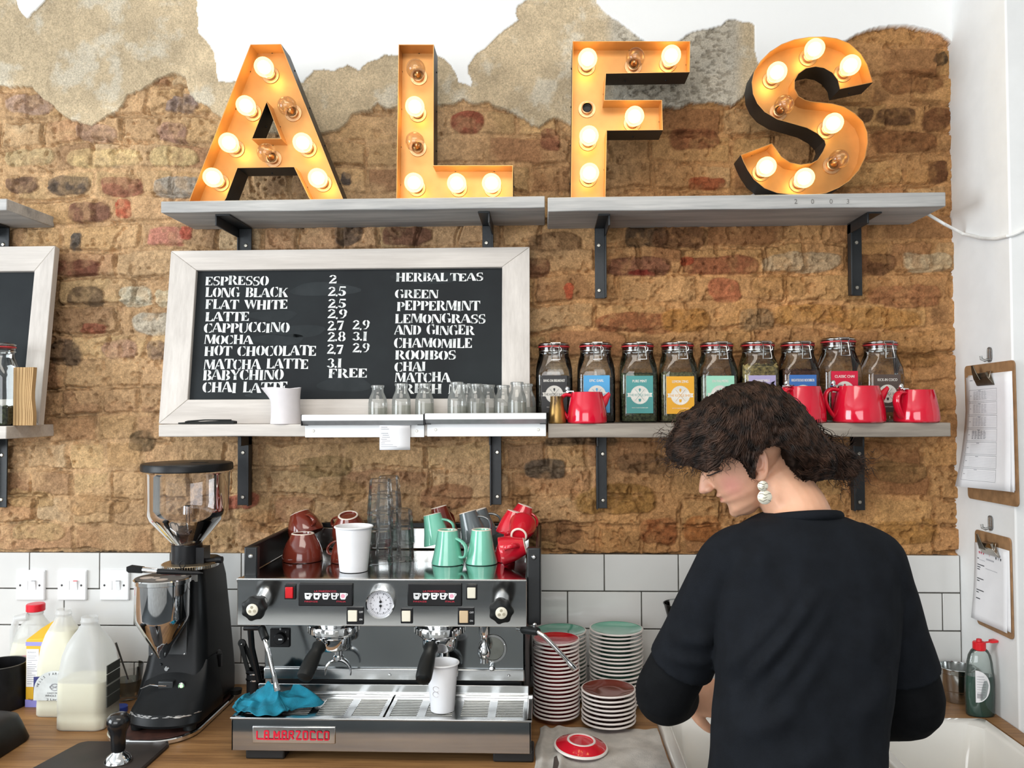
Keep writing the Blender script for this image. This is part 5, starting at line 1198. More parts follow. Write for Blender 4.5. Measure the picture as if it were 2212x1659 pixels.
for i in range(90):
    a = rd.random() * 6.28; r_ = .053 * math.sqrt(rd.random()); mb.sphere((hx + r_ * math.cos(a), hy + r_ * math.sin(a), hz(1148) + .004 * rd.random() + .012 * (1 - r_ / .053)), (.0045, .0032, .003), 7, 5, None)
o = mb.build('coffee_beans', BEAN, GR); o['kind'] = 'stuff'
mb = MB(); mb.lathe([(.005, hz(1172)), (.005, hz(1095)), (.012, hz(1092)), (.013, hz(1110))], 14, T(hx + .002, hy, 0)); mb.build('hopper_shaft', HG, GR)
mb = MB(); mb.lathe([(.0375, hz(1216)), (.0375, hz(1176)), (.034, hz(1173)), (.030, hz(1173))], 36, T(hx, hy, 0)); mb.box(hx + .030, hx + .052, hy - .02, hy + .02, hz(1214), hz(1180)); mb.build('hopper_collar', BLACKP, GR)
# adjustment ring with knurled edge
zr0 = P(400, 1224, .25).z; cx = P(410, 1222, .23).x
mb = MB(); mb.lathe([(.040, zr0 - .006), (.066, zr0 - .006), (.068, zr0 - .004), (.068, zr0 + .002), (.066, zr0 + .004), (.038, zr0 + .005)], 72, T(cx - .006, -.213, 0)); ar = mb.build('adjusting_ring', pmat('bronze_ring', (.42, .33, .22), .35, .9), GR)
mb = MB()
for i in range(72): mb.box(.0672, .0692, -.0015, .0015, zr0 - .0045, zr0 + .0025, T(cx - .006, -.213, 0) @ RZ(i * 5))
mb.build('knurling', CHROME, ar)
mb = MB(); a = P(440, 1211, .22); b_ = P(470, 1209, .22); mb.tube([a, b_], .0055, 10); mb.tube([P(467, 1209, .221), P(480, 1209, .222)], .0085, 14); mb.build('locking_lever', BLACKP, GR)
# doser: chrome drum and cone on the front
dx, dy = P(351, 1290, .325).x, -.325
def dz(py): return P(351, py, .325).z
Rd = 58 / SPX(.325)
DOS = pmat('doser_chrome', (.74, .75, .77), .05, 1.0, var=.03, rvar=.02)
DM = T(dx, dy, 0)
mb = MB(); mb.lathe([(Rd * .985, dz(1256)), (Rd * .985, dz(1330)), (Rd * .95, dz(1340)), (.012, dz(1416)), (.009, dz(1420)), (0, dz(1420))], 56, DM); mb.build('doser_drum', DOS, GR)
mb = MB(); mb.lathe([(Rd, dz(1258)), (Rd * 1.03, dz(1257)), (Rd * 1.03, dz(1249)), (Rd * .99, dz(1247)), (0, dz(1247))], 56, DM); dl = mb.build('doser_lid', CHROME, GR)
mb = MB(); zt2 = dz(1247) + .0004; mb.lathe([(Rd * .96, zt2), (0, zt2)], 48, DM); mb.build('doser_label', pmat('doser_label_print', (.13, .12, .11), .5), dl, flat=True)
mb = MB(); put_text(mb, 'MAZZER', (dx - .012, dy + .020, zt2 + .0004), (1, 0, 0), (0, 1, 0), width=.046, cap=.014); mb.build('label_lettering', pmat('label_red', (.62, .03, .05), .5), dl, flat=True)
mb = MB()
for (ax, ay, r_) in ((-.034, -.010, .016), (.012, -.030, .014), (-.010, -.012, .009), (.044, .016, .006), (-.018, .034, .008)):
    mb.lathe([(r_, zt2 + .0003), (0, zt2 + .0003)], 20, T(dx + ax, dy + ay, 0))
mb.build('label_rings', pmat('label_cream', (.62, .52, .45), .5), dl, flat=True)
mb = MB(); p0 = P(322, 1345, .285); p1 = P(404, 1417, .285); mb.box(p0.x, p1.x, -.287, -.262, p1.z, p0.z + .02); mp_ = mb.build('mounting_plate', pmat('grey_plate', (.10, .105, .11), .35, .6), GR, bevel=.001)
for px in (328, 398):
    p = P(px, 1413, .288); mb = MB(); mb.lathe([(0, .002), (.0022, .0015), (.003, 0)], 10, T(p.x, -.287, p.z) @ RX(90)); mb.build('plate_screw', CHROME, mp_)
# front details: bolts, latch, lamp, rating label, side switch
from mathutils.bvhtree import BVHTree as _BT
_gv, _gf = [], []
for _o in (c for c in kids(GR) if c.name.split('.')[0] in ('body', 'fork_base')):
    _b = len(_gv); _w = wloc(_o); _gv += [_w + v.co for v in _o.data.vertices]; _gf += [tuple(_b + i for i in p.vertices) for p in _o.data.polygons]
_gb = _BT.FromPolygons(_gv, _gf)
def ghit(px, py):
    h = _gb.ray_cast(CAMP, ray(px, py).normalized()); return h[0] if h[0] is not None else P(px, py, .30)
for (px, py, r_, m) in ((348, 1435, .0035, IRON), (360, 1445, .0062, CHROME)):
    p = ghit(px, py); mb = MB(); mb.lathe([(0, .003), (r_ * .7, .003), (r_, .0005), (r_, -.010)], 14, T(p.x, p.y, p.z) @ RX(90)); mb.build('front_bolt', m, GR)
p = ghit(358, 1480); mb = MB(); mb.box(p.x - .016, p.x + .020, p.y - .006, p.y + .02, p.z - .010, p.z + .010); lt = mb.build('dosing_latch', pmat('latch_steel', (.06, .065, .068), .3, .6), GR, bevel=.0015)
mb = MB(); l0 = p.y - .009; mb.tube([(P(304, 1488, -l0 + .006).x, l0 - .006, P(304, 1488, -l0 + .006).z), (P(325, 1479, -l0).x, l0 - .002, P(325, 1479, -l0).z), (p.x - .014, l0, p.z + .001)], [.0016, .002, .002], 8); mb.tube([(p.x - .028, l0, p.z + .002), (p.x + .006, l0, p.z + .001)], .0014, 6); mb.build('latch_lever', CHROME, lt)
p = ghit(393, 1481); mb = MB(); mb.lathe([(.0058, .003), (.0068, .0055), (.0082, .004), (.0084, -.014)], 24, T(p.x, p.y, p.z) @ RX(90)); lp = mb.build('power_lamp', CHROME, GR)
mb = MB(); mb.lathe([(.0056, .003), (.004, .0052), (0, .006)], 16, T(p.x, p.y, p.z) @ RX(90)); mb.build('green_lens', emat('green_lamp_glow', (.02, .75, .18), .55), lp)
a = P(423, 1243, .262); b_ = P(456, 1236, .20)
mb = MB(); mb.add([(rt - .008 - .030, -.2580, a.z - .020), (rt - .006, -.2580, a.z - .016), (rt - .006, -.2580, a.z + .012), (rt - .038, -.2580, a.z + .008)], [(0, 1, 2, 3)]); rl = mb.build('rating_label', pmat('silver_label', (.40, .41, .40), .4, .3), GR, flat=True)
mb = MB()
for k in range(3): mb.box(rt - .034, rt - .010, -.2586, -.2583, a.z - .012 + .006 * k, a.z - .0105 + .006 * k)
mb.build('label_text', GREYINK, rl)
mb = MB(); mb.lathe([(.026, 0), (.0265, .003), (.024, .006), (0, .006)], 32, T(rb - .0085, -.20, zb + .10) @ RY(90)); sw = mb.build('side_switch', BLACKP, GR)
mb = MB(); mb.box(rb - .003, rb + .004, -.205, -.195, zb + .085, zb + .115); mb.build('switch_bar', BLACKP, sw)
# brush lying across the ring, tied with black cord
bh = thing('grinder_brush', 'black bristled brush lying across the grinder above the doser', 'brush', P(340, 1232, .30))
a = P(276, 1228, .318); b_ = P(309, 1231, .316); c_ = P(340, 1234, .312); d_ = P(438, 1238, .296)
mb = MB(); dd = (b_ - a).normalized()
mb.loft([[q + Vector((0, dy2, dz2)) for dy2, dz2 in ((-w_, -h_), (w_, -h_), (w_, h_), (-w_, h_))] for q, w_, h_ in ((a, .007, .005), (a + dd * .006, .009, .0078), (b_, .008, .0068))]); o = mb.build('bristles', pmat('black_bristle', (.006, .006, .006), .9, bump=.6, bscale=300), bh); fixn(o)
mb = MB(); mb.tube([b_ - dd * .001, b_.lerp(c_, .5), c_], [.0072, .0068, .0066], 14); mb.build('ferrule', CHROME, bh)
mb = MB(); mb.tube([c_, c_.lerp(d_, .1), c_.lerp(d_, .5), c_.lerp(d_, .9), d_], [.0062, .0072, .0060, .0045, .002], 12); mb.build('handle', BLACKP, bh)
mb = MB(); l = [P(393 + 7 * math.cos(t_) + 3 * t_ / 6, 1222 - 8 * math.sin(t_) - 2, .303) for t_ in [R(-60 + 300 * i / 16) for i in range(17)]]; mb.tube([P(374, 1228, .300), P(378, 1236, .303)] + [P(384, 1230, .304)] + l, .0011, 6); mb.build('cord', RUBBER, bh)
# mat tray under the grinder
mt = thing('grinder_tray', 'steel-edged brown tray under the coffee grinder', 'tray', (fc, -.25, ZC))
tx0 = P(214, 1605, .40).x; tx1 = rb + .012
def trr(ins, z): return [(x, y, z) for x, y, _ in rrect(tx0 + ins, tx1 - ins, -.430 + ins, -.06, .085, 0, 10)]
mb = MB(); mb.loft([trr(.003, ZC + .0003), trr(0, ZC + .004), trr(0, ZC + .011), trr(.002, ZC + .013), trr(.006, ZC + .013), trr(.009, ZC + .009)], caps=True); o = mb.build('tray_rim', CHROME, mt); fixn(o)
mb = MB(); mb.loft([trr(.009, ZC + .0092), trr(.0095, ZC + .0126)]); o = mb.build('tray_mat', pmat('brown_rubber_mat', (.060, .022, .015), .6, var=.3, vscale=30), mt); fixn(o)
# ================================================================ milk bottles, carton, jug, glass
HDPE = glass('milky_plastic', (.93, .94, .94), .4, .25, .55, (.93, .94, .94))
MILK = pmat('whole_milk', (.90, .84, .58), .5, var=.02)
def poly_sec(cx, cy, w, d, r, z, n=5): return rrect(cx - w / 2, cx + w / 2, cy - d / 2, cy + d / 2, r, z, n)
def jug(px, pyb, pyt, wpx, t, dp, label, level, lab=None, cap=None, rot=0, neckdx=0.0, squash=1.0):
    x = P(px, 1500, t).x; s = SPX(t); w = wpx / s; zt_ = P(px, pyt, t).z; h = zt_ - ZC
    th = thing('milk_bottle', label, 'milk bottle', (x, -t, ZC)); cy = -t
    pr = [(0.0, .93, .020), (.012, .99, .022), (.10, 1.0, .024), (.16, .985, .024), (.165, 1.0, .024), (.48, 1.0, .026), (.52, .97, .026), (.66, .90, .028), (.76, .78, .030), (.84, .58, .026), (.89, .42, .020), (.915, .38, .02)]
    nk = [(.92, .36), (.93, .345), (.945, .345), (.95, .37), (.965, .37), (.97, .345), (1.0, .345)]
    def ring(k, f, r_): return [(x + (p[0] - x) + neckdx * max(0, k - .5) * 2, p[1], p[2]) for p in poly_sec(x, cy, w * f, dp * f, min(r_, w * f * .48), ZC + .0006 + h * k, 5)]
    mb = MB(); rg = [ring(*q) for q in pr] + [ring(k, f * w / w, w * f * .49) for k, f in [(a, min(b, .0385 * 2 / w * b / .345 * .5 + 0 * b)) for a, b in nk]]
    mb.loft(rg, caps=False); mb.add(rg[0], [tuple(reversed(range(len(rg[0]))))]); o = mb.build('bottle_body', HDPE, th, sharp=50); fixn(o)
    mb = MB(); e = .975
    lr = [(k, f, r_) for k, f, r_ in pr if k < level] 
    last = max(i for i, q in enumerate(pr) if q[0] < level); k0, f0, r0 = pr[last]; k1, f1, r1 = pr[last + 1]; q = (level - k0) / (k1 - k0); lr.append((level, f0 + (f1 - f0) * q, r0))
    mb.loft([[(x + (p[0] - x) * e, cy + (p[1] - cy) * e, p[2] + .0012) for p in ring(*q2)] for q2 in lr]); o = mb.build('milk', MILK, th, sharp=50); fixn(o)
    return th, x, cy, w, h
HX = -.0
# left: bottle with red cap, handle to the left
tA, xA, yA, wA, hA = jug(75, 1538, 1316, 92, .084, .080, 'milk bottle with a red cap behind the yellow carton', .62)
s = SPX(.084)
mb = MB(); cz = ZC + hA; mb.lathe([(.0225, -.004), (.0235, -.003), (.0235, .013), (.0215, .0155), (0, .016)], 36, T(xA - .012 * 0, yA, cz)); mb.build('red_cap', pmat('red_bottle_cap', (.70, .012, .03), .35), tA)
mb = MB(); hp = [P(60, 1332, .100), P(36, 1336, .102), P(29, 1360, .102), P(30, 1400, .102), P(36, 1420, .100)]; mb.tube(hp, [.011, .010, .009, .010, .011], 12); mb.build('handle', HDPE, tA)
PINKL = pmat('pink_badge', (.82, .45, .50), .6); 
mb = MB(); c = P(53, 1437, .126); mb.lathe([(.026, 0), (.023, 0.0003), (.0195, .0003), (.019, 0)], 32, T(c.x, -.1252, c.z) @ RX(90)); mb.build('round_badge', PINKL, tA)
tB, xB, yB, wB, hB = jug(136, 1548, 1316, 92, .222, .085, 'full milk bottle with a dark blue dairy label', .80)
fy = yB - .0425 - .0012
def pB(px, py): q = P(px, py, -fy); return Vector((q.x, fy, q.z))
LABB = pmat('navy_label', (.035, .040, .17), .5); LABW = pmat('white_label', (.74, .77, .76), .5)
def lab_poly(pts, nm, m, par, f, lift): mb = MB(); mb.add([f(*p) - Vector((0, lift, 0)) for p in pts], [tuple(range(len(pts)))]); o = mb.build(nm, m, par, flat=True); return o
xe = lambda dx: xB + dx
p0 = pB(92, 1462); p1 = pB(178, 1514); lx0, lx1 = xB - wB / 2 + .004, xB + wB / 2 - .004; lc = pB(118, 1500).x
mb = MB(); mb.add([(lx0, fy, p1.z), (lx1, fy, p1.z), (lx1, fy, p0.z), (lx0, fy, p0.z)], [(0, 1, 2, 3)]); lb = mb.build('navy_label', LABB, tB, flat=True)
mb = MB(); cz2 = pB(135, 1492).z; rr2 = lc - lx0 - .001
mb.add([(lx0, fy - .0003, p1.z)] + [(lc + rr2, fy - .0003, p1.z)] + [(lc + rr2 * math.cos(R(a)), fy - .0003, cz2 + rr2 * .92 * math.sin(R(a))) for a in range(0, 181, 10)], [tuple(range(21))]); mb.build('white_arch', LABW, lb, flat=True)
mb = MB()
arc = 'WELLS FARM DAIRY'
for i, ch in enumerate(arc):
    if ch == ' ': continue
    an = R(165 - 150 * i / (len(arc) - 1)); rr3 = rr2 * .80; o_ = Vector((lc + rr3 * math.cos(an), fy - .0007, cz2 + rr3 * .92 * math.sin(an))); rx_ = Vector((math.sin(an), 0, -math.cos(an)))
    put_text(mb, ch, o_ - rx_ * .003, rx_, Vector((math.cos(an), 0, math.sin(an))), cap=.0060)
put_text(mb, 'WHOLE MILK', (lc - .024, fy - .0007, pB(0, 1504).z), (1, 0, 0), (0, 0, 1), width=.048, cap=.0056); put_text(mb, 'FARM FRESH', (lc - .018, fy - .0007, pB(0, 1497.5).z), (1, 0, 0), (0, 0, 1), width=.036, cap=.0034); put_text(mb, '2 Litres', (lc - .020, fy - .0007, pB(0, 1512).z), (1, 0, 0), (0, 0, 1), width=.036, cap=.0056)
mb.build('label_lettering', INK, lb, flat=True)
mb = MB(); kc = Vector((lc, fy - .0012, pB(0, 1483).z)); kn_ = [kc + Vector((.0115 * math.sin(2 * u), -.0006 * math.cos(3 * u), .0048 * math.cos(3 * u) + .0035 * math.cos(u))) for u in [2 * math.pi * i / 48 for i in range(48)]]
mb.tube(kn_, .0009, 6, closed=True); mb.build('knot_emblem', GREYINK, lb)
tC, xC, yC, wC, hC = jug(192, 1575, 1332, 108, .300, .100, 'half-empty milk bottle in front, nearest the grinder', .43)
mb = MB()
for k, (z0, z1) in enumerate(((.05, .075), (.078, .10), (.105, .128), (.13, .15))): mb.box(xC + wC / 2 - .001, xC + wC / 2 + .0012, yC - .030, yC + .030, ZC + z0, ZC + z1)
mb.build('side_label', pmat('olive_label', (.07, .075, .065), .5), tC)
# carton
YEL = pmat('yellow_carton', (.78, .46, .03), .5, var=.04); LIL = pmat('lilac_carton', (.32, .31, .78), .5, var=.04)
ct = thing('drink_carton', 'yellow and lilac drink carton with a slanted top', 'carton', (P(90, 1530, .165).x, -.165, ZC)); cx0, cx1 = P(55, 1500, .195).x, P(98, 1500, .195).x; yF, yBk = -.195, -.130
zA, zBt, zc_ = P(60, 1382, .195).z, P(112, 1350, .165).z, P(118, 1380, .195).z
mb = MB(); h6 = ZC + .0005
mb.add([(cx0, yF, h6), (cx1, yF, h6), (cx1, yBk, h6), (cx0, yBk, h6), (cx0, yF, zA), (cx1, yF, zc_), (cx1, yBk, zBt + .014), (cx0, yBk, zA + .012), ], [(0, 3, 2, 1), (0, 1, 5, 4), (1, 2, 6, 5), (2, 3, 7, 6), (3, 0, 4, 7), (4, 5, 6, 7)])
mb.build('carton_box', YEL, ct, bevel=.0015)
mb = MB(); mb.box(cx0 - .0005, cx1 + .0005, yF - .0005, yBk, h6, ZC + .020); mb.build('lilac_base_band', LIL, ct)
mb = MB(); zz0 = P(60, 1390, .195).z; mb.box(cx0 - .0006, cx1 + .0006, yF - .0006, yBk + .002, zz0 - .006, zz0 + .004); mb.build('lilac_top_band', LIL, ct)
mb = MB(); a = P(57, 1402, .196); b_ = P(83, 1484, .196); mb.add([(a.x, -.1958, b_.z), (b_.x, -.1958, b_.z), (b_.x, -.1958, a.z), (a.x, -.1958, a.z)], [(0, 1, 2, 3)]); cl = mb.build('nutrition_panel', PAPER, ct, flat=True)
mb = MB()
put_text(mb, 'BONSOY', (a.x + .004, -.1964, P(0, 1410, .196).z), (1, 0, 0), (0, 0, 1), width=.022, cap=.004)
for k in range(14):
    z = P(0, 1417 + k * 4.6, .196).z; wl = (.024, .020, .026, .012, .022)[k % 5]; mb.add([(a.x + .003, -.1962, z), (a.x + .003 + wl, -.1962, z), (a.x + .003 + wl, -.1962, z + .0012), (a.x + .003, -.1962, z + .0012)], [(0, 1, 2, 3)])
mb.build('panel_print', GREYINK, cl, flat=True)
mb = MB(); put_text(mb, 'Vegan', (a.x + .006, -.1960, P(0, 1512, .196).z), (1, 0, 0), (0, 0, 1), width=.018, cap=.005)
for k in range(3): an = R(90 + 120 * k); mb.lathe([(.0022, 0), (0, 0)], 3, T(b_.x - .008 + .003 * math.cos(an), -.1960, P(0, 1495, .196).z + .003 * math.sin(an)) @ RX(90))
mb.build('carton_print', pmat('brown_print', (.20, .09, .01), .6), ct, flat=True)
# dark jug at the left edge
jg = thing('steaming_jug', 'black metal jug cut off by the left edge', 'jug', (P(2, 1535, .19).x, -.19, ZC)); c = jg.location
BJ = pmat('black_nonstick', (.008, .008, .009), .45, var=.3, vscale=18, spec=.25)
Rj = 50 / SPX(.19); hj = P(0, 1432, .19).z - ZC
mb = MB(); mb.lathe([(0, .0005), (Rj * 1.02, .0005), (Rj * 1.05, .006), (Rj * 1.03, hj * .5), (Rj * .98, hj), (Rj * .95, hj), (Rj * .99, hj * .5), (Rj, .008), (0, .008)], 44, T(*c)); mb.build('jug_body', BJ, jg)
mb = MB(); mb.tube([c + Vector((Rj * .985 * math.cos(a), Rj * .985 * math.sin(a), hj)) for a in [2 * math.pi * i / 40 for i in range(40)]], .0012, 6, closed=True); mb.build('worn_rim', pmat('worn_rim_grey', (.16, .16, .15), .4, .5), jg)
hp = [c + Vector((-.005, -Rj * 1.0, hj * .62)), c + Vector((.004, -Rj - .018, hj * .60)), c + Vector((.004, -Rj - .026, hj * .40)), c + Vector((0, -Rj - .018, hj * .12)), c + Vector((-.005, -Rj * 1.02, hj * .10))]
mb = MB(); mb.tube(hp, .0055, 10); mb.build('handle', BJ, jg)
# tumbler with spoon
gt = thing('glass_tumbler', 'straight glass half full of cloudy water with a spoon, left of the grinder', 'glass', (P(276, 1500, .12).x, -.12, ZC + .0004)); c = gt.location; Rg = 32 / SPX(.12); hg = P(276, 1436, .12).z - ZC
mb = MB(); mb.lathe([(0, .003), (Rg * .72, 0), (Rg * .80, .004), (Rg, hg), (Rg - .0016, hg), (Rg * .76, .010), (0, .010)], 36, T(*c)); mb.build('glass_wall', glass('drinking_glass', (.985, .99, .985), .9), gt)
mb = MB(); mb.lathe([(0, .0102), (Rg * .755, .0102), (Rg * .88, hg * .56), (0, hg * .56)], 36, T(*c)); mb.build('cloudy_water', glass('cloudy_water', (.80, .82, .78), .5, .1, .55, (.50, .52, .47)), gt)
sp = thing('spoon', 'dark spoon standing in the glass of cloudy water', 'spoon', c + Vector((0, 0, .02))); mb = MB(); a = P(250, 1388, .135); b_ = c + Vector((.004, .0, .040)); mb.tube([a, a.lerp(b_, .5), b_], [.0028, .0022, .0018], 8); mb.build('stem', DK, sp)
mb = MB(); mb.sphere(c + Vector((.006, 0, .030)), (.010, .005, .016), 14, 10); mb.build('bowl', DK, sp)
# blue bottle cap
bc = thing('bottle_cap', 'blue plastic bottle cap on the worktop beside the grinder', 'bottle cap', PZ(254, 1541, ZC)); c = bc.location + Vector((0, .012, .0005)); BLUEP = pmat('blue_cap', (.04, .09, .50), .4)
mb = MB(); mb.lathe([(.018, 0), (.0185, .001), (.0185, .013), (.017, .0145), (0, .0145)], 32, T(*c)); mb.build('cap_shell', BLUEP, bc)
# tamper on a dark mat
kb = thing('tamping_mat', 'dark brown rubber tamping mat at the bottom edge', 'mat', PZ(250, 1640, ZC)); m0 = PZ(146, 1659, ZC); m1 = PZ(368, 1625, ZC)
y1 = PZ(250, 1603, ZC).y - .013; xm0, xm1 = PZ(176, 1608, ZC).x, PZ(368, 1612, ZC).x
def trap(ins, z): 
    out = []
    for (x, y, _) in rrect(0 + ins, 1 - ins, 0 + ins, 1 - ins, .09, 0, 6):
        yy = y1 - .18 * (1 - y); xx = xm0 + (xm1 - xm0) * x - (.035 * (1 - y)) * (1 - x); out.append((xx, yy, z))
    return out
mb = MB(); mb.loft([trap(0, ZC + .0004), trap(0, ZC + .005), trap(.015, ZC + .008)]); o = mb.build('mat_slab', pmat('dark_mat_rubber', (.028, .020, .017), .55, var=.3, vscale=12), kb); fixn(o)
tm = thing('coffee_tamper', 'coffee tamper with a black handle and flared chrome base', 'tamper', (0, 0, 0)); c = PZ(249, 1648, ZC + .010); c = Vector((c.x, c.y + .012, ZC + .0085)); tm.location = c
mb = MB(); mb.lathe([(0, 0), (.0285, 0), (.0290, .001), (.0285, .004), (.022, .013), (.014, .019), (.0125, .022)], 40, T(*c)); mb.build('chrome_base', CHROME, tm)
mb = MB(); mb.lathe([(.0115, .021), (.0145, .026), (.0155, .050), (.0175, .064), (.0225, .074), (.0245, .084), (.0230, .094), (.0165, .101), (.008, .104), (0, .1045)], 36, T(*c)); mb.build('handle', pmat('tamper_black', (.010, .010, .011), .25, coat=.4), tm)
# dark rounded pad at the bottom left corner
pd = thing('knock_box', 'black rounded knock box side filling the bottom left corner', 'knock box', PZ(-30, 1640, ZC)); a = PZ(12, 1556, ZC)
q = [PZ(-60, 1548, ZC), PZ(4, 1548, ZC + .02), PZ(16, 1600, ZC + .02), PZ(36, 1659, ZC), PZ(40, 1690, ZC), PZ(-80, 1690, ZC)]
mb = MB(); kx1 = PZ(30, 1659, ZC).x - .058; kx0 = kx1 - .16; ky = PZ(10, 1585, ZC).y
def kr(ins, z): return rrect(kx0 + ins, kx1 - ins - .004, -.640 + ins, ky - ins, .05, z, 8)
mb.loft([kr(0, ZC + .0004), kr(-.002, ZC + .004), kr(.008, ZC + .040), kr(.014, ZC + .058), kr(.030, ZC + .066), kr(.050, ZC + .067)]); o = mb.build('box_shell', BJ, pd, sharp=60); fixn(o)
mb = MB(); mb.tube([(kx0 + .03, (ky - .64) / 2, ZC + .074), (kx1 - .05, (ky - .64) / 2, ZC + .074)], .011, 16); mb.build('knock_bar', RUBBER, pd)
# ---- switch plates on the tiles
for (px, lab) in ((66, 'white switch plate left of two others on the tiles, above the red-capped milk bottle'), (156, 'middle white switch plate on the tiles, one rocker showing red'), (248, 'white switch plate nearest the grinder on the tiles')):
    th = thing('switch_plate', lab, 'switch', P(px, 1264, .004)); c = P(px, 1264, .008); hw = 32.5 / SPX(.01); hh = 33 / SPX(.01)
    mb = MB(); rg = [[(c.x + (p[0] - c.x), -y, c.z + p[1]) for p in [(q[0], q[1]) for q in rrect(c.x - hw + i_, c.x + hw - i_, -hh + i_, hh - i_, .003, 0, 3)]] for i_, y in ((0, .0033), (0, .008), (.0025, .0105))]
    mb.loft(rg); o = mb.build('face_plate', WHITEP, th); fixn(o)
    for j, dx in enumerate((-.012, .0115)):
        mb = MB(); mb.loft([[(c.x + dx - .006, -.0100, c.z - .0125), (c.x + dx + .006, -.0100, c.z - .0125), (c.x + dx + .006, -.0100, c.z + .0125), (c.x + dx - .006, -.0100, c.z + .0125)], [(c.x + dx - .0055, -.0118, c.z - .012), (c.x + dx + .0055, -.0118, c.z - .012), (c.x + dx + .0055, -(.0160 if j else .0118), c.z + .012), (c.x + dx - .0055, -(.0160 if j else .0118), c.z + .012)]])
        rk = mb.build('rocker', WHITEP, th); fixn(rk)
        if j: mb = MB(); mb.box(c.x + dx - .0055, c.x + dx + .0055, -.0158, -.0100, c.z + .0122, c.z + .0136); mb.build('rocker_flank', pmat('rocker_red', (.75, .10, .10), .5) if px == 156 else pmat('rocker_grey', (.35, .36, .37), .5), rk)
    for dx in (-.0285, .0270):
        mb = MB(); mb.lathe([(0, .0012), (.0018, .0010), (.0032, .0), (.0033, -.001)], 12, T(c.x + dx, -.0105, c.z) @ RX(90)); mb.build('screw', pmat('dark_screw', (.06, .06, .06), .4, .6), th)
# ================================================================ things on the lower shelves
WIRE = pmat('steel_wire', (.72, .72, .70), .22, 1.0)
JG = glass('jar_glass', (.955, .968, .958), 1.0, .02)
SEALR = pmat('red_rubber_seal', (.55, .035, .04), .5)
HERB = {'herb': pmat('dried_herbs', (.16, .15, .07), .9, var=.35, vscale=160, bump=1.0, bscale=260), 'mint': pmat('dried_mint', (.085, .10, .045), .9, var=.4, vscale=160, bump=1.0, bscale=260), 'rooibos': pmat('dried_rooibos', (.11, .042, .022), .9, var=.3, vscale=180, bump=1.0, bscale=260),
        'black': pmat('black_tea', (.035, .028, .020), .9, var=.4, vscale=160, bump=1.0, bscale=260), 'flower': pmat('dried_chamomile', (.34, .26, .10), .9, var=.4, vscale=120, bump=1.0, bscale=220), 'pale': pmat('pale_green_tea', (.20, .22, .15), .9, var=.3, vscale=150, bump=1.0, bscale=250)}
CREAMP = pmat('cream_print', (.86, .83, .76), .6)
